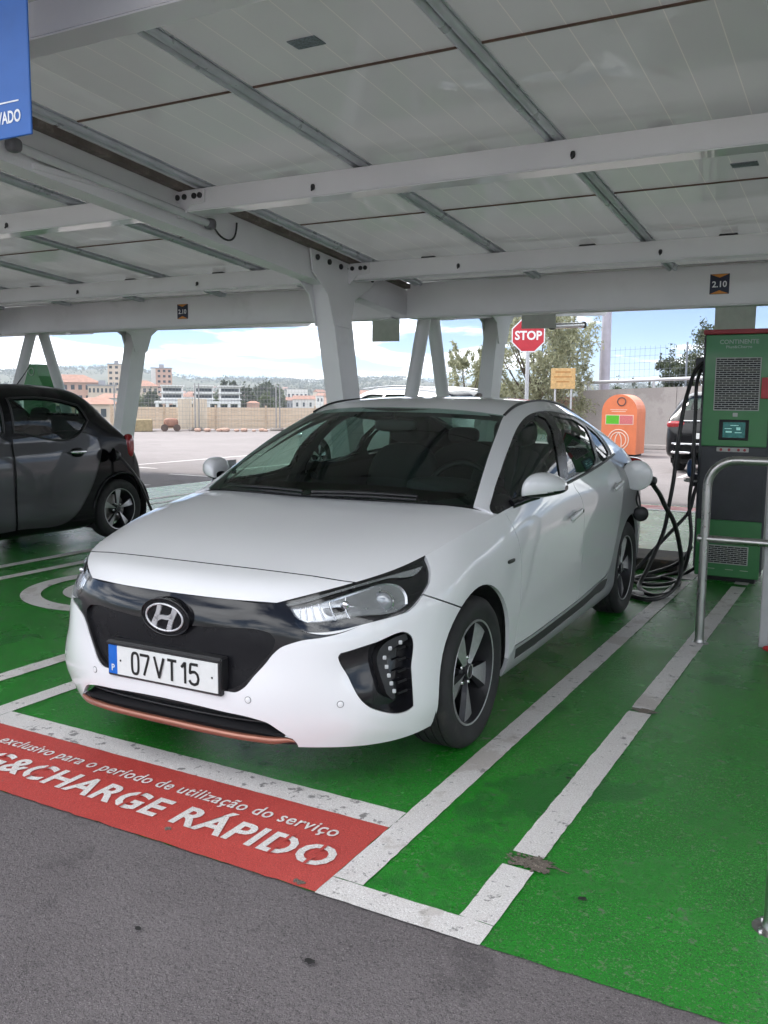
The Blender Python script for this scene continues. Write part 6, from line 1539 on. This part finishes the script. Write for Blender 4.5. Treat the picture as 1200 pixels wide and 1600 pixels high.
loft_car(pc, st, 2.62, .325, .215, (SILV, SILV), [[(.82,1.11),(1.08,1.43),(1.6,1.50),(1.6,1.13)], [(1.7,1.13),(1.7,1.50),(2.4,1.48),(2.75,1.40),(2.7,1.16)]], [], (2.9, 3.28), (.52, .95), .9)
for s in (1, -1):
    g = Geo(); superell(g, (s * .97, .55, 1.02), (.10, .07, .07), 2.6, 16, 8); g.build('door_mirror', SILV, pc)
    g = Geo(); superell(g, (s * .70, -.60, .70), (.16, .12, .07), 2.6, 16, 8); g.build('headlight', CHROME, pc)
    g = Geo(); superell(g, (s * .72, 3.42, .88), (.14, .08, .10), 2.8, 16, 8); g.build('tail_light', RED_LAMP, pc)
    g = Geo(); g.tube(curve([(s * .60, .95, 1.61), (s * .62, 1.8, 1.66), (s * .60, 2.7, 1.62)], 14), .014, 6); g.build('roof_rail', ALU, pc)
# ================================================================ trees, town, hills
def leaf_mat(name, a, b):
    m = bpy.data.materials.new(name); m.use_nodes = True; nt = m.node_tree; p = nt.nodes['Principled BSDF']
    t = _n(nt, 'ShaderNodeTexNoise', Scale=1.7, Detail=5.0); g = _n(nt, 'ShaderNodeNewGeometry'); nt.links.new(g.outputs['Position'], t.inputs['Vector'])
    t2 = _n(nt, 'ShaderNodeTexWhiteNoise'); nt.links.new(g.outputs['Random Per Island'], t2.inputs['Vector'])
    ad = _n(nt, 'ShaderNodeMath', operation='ADD'); nt.links.new(t.outputs['Fac'], ad.inputs[0]); nt.links.new(g.outputs['Random Per Island'], ad.inputs[1])
    r = _n(nt, 'ShaderNodeMapRange'); r.inputs['From Min'].default_value = .3; r.inputs['From Max'].default_value = 1.5; nt.links.new(ad.outputs[0], r.inputs['Value'])
    x = _n(nt, 'ShaderNodeMix', data_type='RGBA'); nt.links.new(r.outputs['Result'], x.inputs[0]); x.inputs[6].default_value = (*a, 1); x.inputs[7].default_value = (*b, 1)
    nt.links.new(x.outputs[2], p.inputs['Base Color']); p.inputs['Roughness'].default_value = .6
    tl = _n(nt, 'ShaderNodeBsdfTranslucent'); nt.links.new(x.outputs[2], tl.inputs['Color']); ms = _n(nt, 'ShaderNodeMixShader'); ms.inputs[0].default_value = .42
    nt.links.new(p.outputs[0], ms.inputs[1]); nt.links.new(tl.outputs[0], ms.inputs[2]); nt.links.new(ms.outputs[0], nt.nodes['Material Output'].inputs['Surface']); MATS[name] = m; return m
OLIVE = leaf_mat('olive_leaf', (.21, .22, .135), (.42, .43, .29)); EVERG = leaf_mat('dark_evergreen_leaf', (.042, .056, .034), (.090, .11, .060)); MIDG = leaf_mat('mid_green_leaf', (.060, .085, .032), (.125, .155, .065)); YELG = leaf_mat('yellow_green_leaf', (.10, .115, .038), (.19, .20, .075))
BARK = pm('grey_bark', (.12, .095, .075), .9, vary=(12, .3))
def leaves(g, pts, size, ln=2.2, up=.3):
    n = len(pts); V = np.zeros((n * 4, 3)); d = RNG.normal(0, 1, (n, 3)); d[:, 2] += up; d /= np.linalg.norm(d, axis=1)[:, None]
    e = np.cross(d, RNG.normal(0, 1, (n, 3))); e /= np.linalg.norm(e, axis=1)[:, None]; s = size * RNG.uniform(.6, 1.3, n)[:, None]
    V[0::4] = pts - d * s * ln * .5; V[1::4] = pts + e * s * .5; V[2::4] = pts + d * s * ln * .5; V[3::4] = pts - e * s * .5
    N = np.cross(e, d)
    F = np.arange(n * 4).reshape(n, 4)
    g.v.append(V); o = sum(len(x) for x in g.v[:-1]); g.f += (F + o).tolist(); g.m += [0] * n; g.n += list(np.repeat(N, 4, 0))
def tree(name, label, x, y, z0, H, W, mat, nclump=26, per=170, size=.05, trunk=.12, group=None, sparse=.35, ln=2.2, base=.25, cat='tree'):
    t = thing(name, label, cat, (x, y, z0), 0, group)
    g = Geo(); limbs = []; top = np.array((RNG.normal(0, W * .06), RNG.normal(0, W * .06), H * .55))
    g.tube(curve([(0, 0, -.3), (RNG.normal(0, .04), RNG.normal(0, .04), H * .25), tuple(top)], 8), np.linspace(trunk, trunk * .45, 8), 8)
    C = []
    for k in range(nclump):
        a = RNG.uniform(0, 6.283); h = RNG.uniform(base, 1.0); rad = W * .5 * math.sqrt(max(.05, 1 - ((h - .55) / .55)**2)) * RNG.uniform(.35, 1.0)
        c = np.array((rad * math.cos(a), rad * math.sin(a), H * h)); C.append(c)
        st_ = np.array((0, 0, H * max(.2, h * .5))); mid = (st_ + c) / 2 + np.array((0, 0, -.05 * H)); g.tube(curve([st_, mid, c], 6), np.linspace(trunk * .35, trunk * .06, 6), 5, cap=False)
    g.build('trunk', BARK, t)
    g = Geo(); pts = []
    for c in C:
        r = W * RNG.uniform(.09, .20); q = RNG.normal(0, 1, (per, 3)); q /= np.linalg.norm(q, axis=1)[:, None]; q *= (RNG.uniform(0, 1, (per, 1))**.5) * r; q[:, 2] *= .75; pts.append(c + q)
        if sparse:
            m_ = int(per * sparse * .3); d = np.array((RNG.normal(0, .5), RNG.normal(0, .5), 1.0)); d /= np.linalg.norm(d); l = RNG.uniform(0, 1, (m_, 1)); pts.append(c + d * l * r * 2.2 + RNG.normal(0, r * .10, (m_, 3)))
    leaves(g, np.vstack(pts), size, ln); g.build('crown', mat, t); return t
tree('olive_tree', 'loose olive tree with wispy shoots behind the stop sign', -7.1, 23.2, 0, 4.0, 3.6, OLIVE, 52, 230, .045, .10, sparse=2.0, ln=3.2, base=.12)
tree('olive_tree', 'smaller olive bush left of the stop sign behind the struts', -9.5, 23.6, 0, 2.7, 2.0, OLIVE, 30, 200, .045, .07, sparse=1.8, ln=3.2, base=.1)
tree('evergreen_tree', 'tall dark evergreen tree above the boundary wall beside the charger', -7.4, 57, -1, 6.7, 5.6, EVERG, 26, 420, .10, .22, sparse=.3, base=.3, group='dark trees beyond the wall')
tree('evergreen_tree', 'rounder dark evergreen just left of the tall one beyond the wall', -10.0, 58, -1, 4.9, 3.2, EVERG, 16, 360, .10, .18, sparse=.3, base=.3, group='dark trees beyond the wall')
tree('evergreen_tree', 'low dark bush left of the trees beyond the boundary wall', -13.4, 60, -1, 3.6, 3.0, EVERG, 10, 300, .10, .12, sparse=.3, base=.3, group='dark trees beyond the wall')
tree('evergreen_tree', 'dark evergreen hidden mostly behind the green charger', -2.5, 58, -1, 6.0, 5.0, EVERG, 22, 380, .10, .2, sparse=.3, base=.3, group='dark trees beyond the wall')
# ---- town below and beyond
def polar(px, D):
    """ground point D metres out along the compass bearing (radians from +y, clockwise)"""
    return px
def at(b, D): return (2.28 + D * math.sin(b), -3.33 + D * math.cos(b))
BW = pm('render_white', (.66, .64, .62), .8, vary=(.4, .05)); BPK = pm('render_pink', (.55, .36, .29), .8, vary=(.3, .08)); BCR = pm('render_cream', (.60, .50, .41), .8, vary=(.3, .06)); BGY = pm('render_grey', (.30, .30, .32), .8, vary=(.3, .1)); TILE = pm('clay_roof', (.33, .185, .14), .85, vary=(.6, .2)); WDK = pm('far_window_dark', (.04, .05, .06), .25, vary=(.5, .3))
B = math.radians
def block(name, label, b, D, W, H, Dp, mat, z0, rows_, cols_, roof=None, rz=None, group=None, wmat=WDK, cat='building'):
    x, y = at(b, D); t = thing(name, label, cat, (x, y, z0), (-b if rz is None else rz), group)
    g = Geo(); g.box((-W / 2, 0, 0), (W / 2, Dp, H)); g.build('wall', mat, t)
    if rows_ and cols_:
        g = Geo(); fh = H / rows_; fw = W / cols_
        for r in range(rows_):
            for c in range(cols_):
                x0 = -W / 2 + fw * (c + .25); z = fh * (r + .3); g.box((x0, -.12, z), (x0 + fw * .5, .05, z + fh * .45))
        stuff(g.build('windows', wmat, t))
    if roof == 'hip':
        o = .06 * W; V = [(-W / 2 - o, -o, H), (W / 2 + o, -o, H), (W / 2 + o, Dp + o, H), (-W / 2 - o, Dp + o, H), (-W * .22, Dp / 2, H + W * .16), (W * .22, Dp / 2, H + W * .16)]
        g = Geo(); g.add(V, [(0, 1, 5, 4), (1, 2, 5), (2, 3, 4, 5), (3, 0, 4), (3, 2, 1, 0)], None); g.build('roof', TILE, t)
    elif roof == 'flat':
        g = Geo(); g.box((-W / 2 - .4, -.4, H), (W / 2 + .4, Dp + .4, H + .5)); g.box((-W * .12, Dp * .3, H + .5), (W * .12, Dp * .6, H + 2.4)); g.build('roof', BGY, t)
    return t
def bear(px): return B(-28.80) + math.atan((px - 600) / 1404.76 / math.cos(B(7.18)))
block('apartment_tower', 'salmon and white apartment tower on the far slope', bear(257), 520, 11.2, 26, 11, BPK, -9, 9, 4, 'flat')
block('apartment_tower', 'tall cream tower partly behind the slanting far column', bear(188), 500, 9.0, 26, 9, BCR, -8, 9, 3, 'flat')
g = Geo(); g.box((-5.75, -.25, 0), (-3.2, 0, 26)); g.build('white_bay', BW, bpy.data.objects['apartment_tower'])
for k, (px, D, W, H, mt, lab) in enumerate(((120, 430, 22, 18.5, BPK, 'long pink terrace under the wooded hill'), (165, 420, 12, 17, BCR, 'cream block next to the pink terrace'), (222, 460, 18, 17.5, BCR, 'cream block left of the salmon tower'), (60, 450, 14, 20, BW, 'white block at the far left of the town'))):
    block('town_block', lab, bear(px), D, W, H, 10, mt, -11, 4, 7, 'flat' if k % 2 else 'hip', group='town blocks')
for k, (px, D, W, H, mt, lab) in enumerate(((105, 250, 11, 9.3, BCR, 'leftmost red roofed house over the dark car'), (133, 240, 9, 8.8, BPK, 'red roofed pink house in the middle of the row'), (158, 230, 10, 8.8, BCR, 'red roofed cream house nearest the slanting column'), (85, 300, 10, 10.5, BPK, 'pink red roofed house by the far pipe struts'), (178, 300, 9, 10.2, BW, 'white red roofed house behind the slanting column'))):
    block('town_house', lab, bear(px), D, W, H, 8, mt, -9.3, 2, 4, 'hip', group='red roofed houses')
# modern white apartment group with penthouses
x, y = at(bear(312), 180); mb = thing('modern_block', 'modern white terraced apartments with dark glass behind the hoarding', 'building', (x, y, -9), -bear(312))
SLABW = pm('slab_white', (.74, .74, .74), .6, vary=(.6, .04))
g = Geo(); g.box((-8.0, 0, 0), (8.0, 9, 8.6)); g.build('wall', BGY, mb)
for z in (8.6, 10.2): pass
g = Geo(); g.box((-8.2, -.9, 9.15), (8.2, 9, 9.6)); g.build('roof_slab', SLABW, mb)
for k in range(9):
    x0 = -7.7 + k * 1.95
    g = Geo(); g.box((x0 - .28, -.8, 0), (x0 + .28, -.05, 9.2)); g.build('pillar', SLABW, mb)
    if k < 8: g = Geo(); g.box((x0 + .35, -.12, 6.7), (x0 + 1.6, .05, 8.9)); g.build('window', WDK, mb)
for k, xc in enumerate((-4.9, 1.2, 6.2)):
    w_ = (2.0, 1.75, 2.0)[k]
    g = Geo(); g.box((xc - w_, 1, 9.6), (xc + w_, 8, 12.6)); ph = g.build('penthouse', SLABW, mb)
    for z in (10.3, 11.5):
        g = Geo(); g.box((xc - w_ * .86, .9, z), (xc + w_ * .86, 1.05, z + .62)); g.build('window', WDK, ph)
    for z in (9.95, 11.15, 12.5): g = Geo(); g.box((xc - w_ - .25, .3, z), (xc + w_ + .25, 8, z + .22)); g.build('balcony_slab', SLABW, ph)
block('town_house', 'brown roofed house seen between the pipe struts', bear(688), 110, 4.2, 11.2, 4, BCR, -9, 2, 3, 'hip', group='red roofed houses')
block('town_house', 'salmon house among trees right of the white apartments', bear(397), 190, 2.6, 9.3, 4, BPK, -9, 2, 2, 'hip', group='red roofed houses')
block('works_hall', 'white industrial hall far off left of the leaning column', bear(465), 700, 16, 14, 12, BW, -6, 1, 5, None)
k = 0
for px, D in sorted(((395, 1500), (410, 1450), (428, 1550), (440, 1000), (455, 1100), (470, 1500), (482, 900), (495, 1450), (345, 1300), (330, 1500), (315, 1450), (362, 1350), (378, 1250), (300, 1150), (288, 1500), (560, 1500), (575, 1450), (590, 1300), (470, 620), (452, 680), (500, 1300), (520, 1200), (40, 1300), (25, 1400), (50, 1500), (15, 1200), (350, 1700), (420, 1750), (445, 1700), (335, 1750))):
    x, y = at(bear(px), D); z = terrain(x, y); s_ = RNG.uniform(8, 16)
    o = thing('far_house', ORD[k] + ' from left of the tiny pale houses dotted on the distant hills', 'house', (x, y, z - 1), RNG.uniform(-.6, .6) - bear(px), 'far hillside houses')
    g = Geo(); g.box((-s_ / 2, 0, 0), (s_ / 2, 8, 7)); g.build('wall', (BW, BCR, BPK, BW)[k % 4], o)
    g = Geo(); g.add([(-s_ / 2 - .5, -.5, 7), (s_ / 2 + .5, -.5, 7), (s_ / 2 + .5, 8.5, 7), (-s_ / 2 - .5, 8.5, 7), (-s_ / 2, 4, 9.5), (s_ / 2, 4, 9.5)], [(0, 1, 5, 4), (1, 2, 5), (2, 3, 4, 5), (3, 0, 4)], None); g.build('roof', TILE, o); k += 1
k = 0
for px, D in sorted((float(a), float(b)) for a, b in zip(RNG.uniform(70, 570, 28), RNG.uniform(480, 950, 28))):
    x, y = at(bear(px), D); z = terrain(x, y); s_ = RNG.uniform(7, 13); hh = RNG.uniform(6, 10) + 3
    o = thing('slope_house', ORD[k] + ' from left of the small houses scattered on the valley slope', 'house', (x, y, z - .5), RNG.uniform(-.7, .7) - bear(px), 'valley slope houses')
    g = Geo(); g.box((-s_ / 2, 0, 0), (s_ / 2, 7, hh)); g.build('wall', (BW, BCR, BW, BPK, BGY)[k % 5], o)
    g = Geo(); g.add([(-s_ / 2 - .4, -.4, hh), (s_ / 2 + .4, -.4, hh), (s_ / 2 + .4, 7.4, hh), (-s_ / 2 - .4, 7.4, hh), (-s_ / 2, 3.5, hh + 2.2), (s_ / 2, 3.5, hh + 2.2)], [(0, 1, 5, 4), (1, 2, 5), (2, 3, 4, 5), (3, 0, 4)], None); g.build('roof', TILE, o)
    g = Geo()
    for q in (-.3, 0, .3): g.box((q * s_ - .6, -.1, hh * .55), (q * s_ + .6, .05, hh * .8))
    stuff(g.build('windows', WDK, o)); k += 1
# middle distance trees: a few kinds, copied
protos = []
for nm, H, W, mt, n_, pr, sz in (('valley_tree', 9, 6.5, MIDG, 26, 150, .42), ('valley_tree', 12, 7, EVERG, 26, 150, .45), ('valley_tree', 6, 6, YELG, 20, 150, .38)):
    o = tree(nm, '', 0, 0, 0, H, W, mt, n_, pr, sz, .25, base=.1, sparse=.2, ln=1.5); protos.append(o)
spots = []
def scatter(pxa, pxb, Da, Db, n, kinds, lab, top=None, sc=(.7, 1.2)):
    for _ in range(n):
        spots.append((RNG.uniform(pxa, pxb), RNG.uniform(Da, Db), kinds[int(RNG.integers(len(kinds)))], lab, RNG.uniform(*sc)))
scatter(395, 470, 150, 210, 9, (0, 0, 2), 'valley tree beyond the hoarding right of the white apartments', sc=(.6, .95))
scatter(470, 560, 120, 190, 12, (0, 2, 0), 'valley tree beyond the hoarding beside the leaning column', sc=(.55, .85))
scatter(555, 720, 170, 300, 12, (0, 1), 'valley tree seen low between the carport struts', sc=(.7, 1.0))
scatter(205, 245, 330, 420, 9, (1, 0), 'dark valley tree between the towers', sc=(1.0, 1.35))
scatter(160, 250, 120, 190, 9, (0, 2, 2), 'valley tree beyond the hoarding near the slanting column', sc=(.55, .85))
scatter(380, 440, 300, 520, 10, (1, 1, 0), 'bluish valley tree on the slope above the white apartments', sc=(1.2, 1.6))
scatter(280, 370, 300, 480, 10, (0, 1), 'valley tree on the slope behind the white apartments', sc=(1.0, 1.4))
scatter(0, 100, 160, 300, 8, (0, 1), 'valley tree behind the pipe struts at the far left', sc=(.7, 1.0))
scatter(900, 1000, 150, 300, 8, (0, 1), 'valley tree low beyond the boundary wall', sc=(.6, .9))
scatter(720, 900, 150, 260, 8, (0, 1), 'valley tree low behind the olive tree', sc=(.6, .9))
first = [True] * 3
from collections import defaultdict
clump = defaultdict(list)
for q in spots: clump[q[3]].append(q)
for lab, qs in clump.items():
    for k, (px, D, kd, _, s_) in enumerate(sorted(qs)):
        x, y = at(bear(px), D); z = terrain(x, y)
        if first[kd]: o = protos[kd]; first[kd] = False
        else: o = copy_tree(protos[kd])
        o.location = (x, y, z - .2); o.scale = (s_, s_, s_ * RNG.uniform(.85, 1.1)); o.rotation_euler = (0, 0, RNG.uniform(0, 6.28)); o['label'] = ORD[k] + ' from left: ' + lab; o['group'] = 'valley trees'
# woods on the ridge: one mass of small crowns nobody could count
g = Geo(); pts = []
for _ in range(5200):
    b = B(RNG.uniform(-62, -2)); D = RNG.uniform(1500, 2560); x, y = at(b, D)
    if math.sin(x * .006) * math.sin(y * .005 + 1) + RNG.normal(0, .35) < -.1: continue
    z = terrain(x, y); h = RNG.uniform(5, 11); q = RNG.normal(0, 1, (12, 3)) * [h * .5, h * .5, h * .26]; pts.append(np.array((x, y, z + h * .5)) + q)
leaves(g, np.vstack(pts), 3.0, 1.3); stuff(g.build('hill_woods', EVERG))
# ---- the air: far hills fade to blue
hz = Geo(); hz.box((-3400, -400, -60), (1400, 3400, 118)); 
hm = bpy.data.materials.new('haze_air'); hm.use_nodes = True; nt = hm.node_tree; nt.nodes.clear()
ho = _n(nt, 'ShaderNodeOutputMaterial'); hv = _n(nt, 'ShaderNodeVolumePrincipled'); hv.inputs['Color'].default_value = (.80, .88, 1.0, 1); hv.inputs['Density'].default_value = .0002; hv.inputs['Anisotropy'].default_value = .2
nt.links.new(hv.outputs[0], ho.inputs['Volume']); stuff(hz.build('haze', hm))
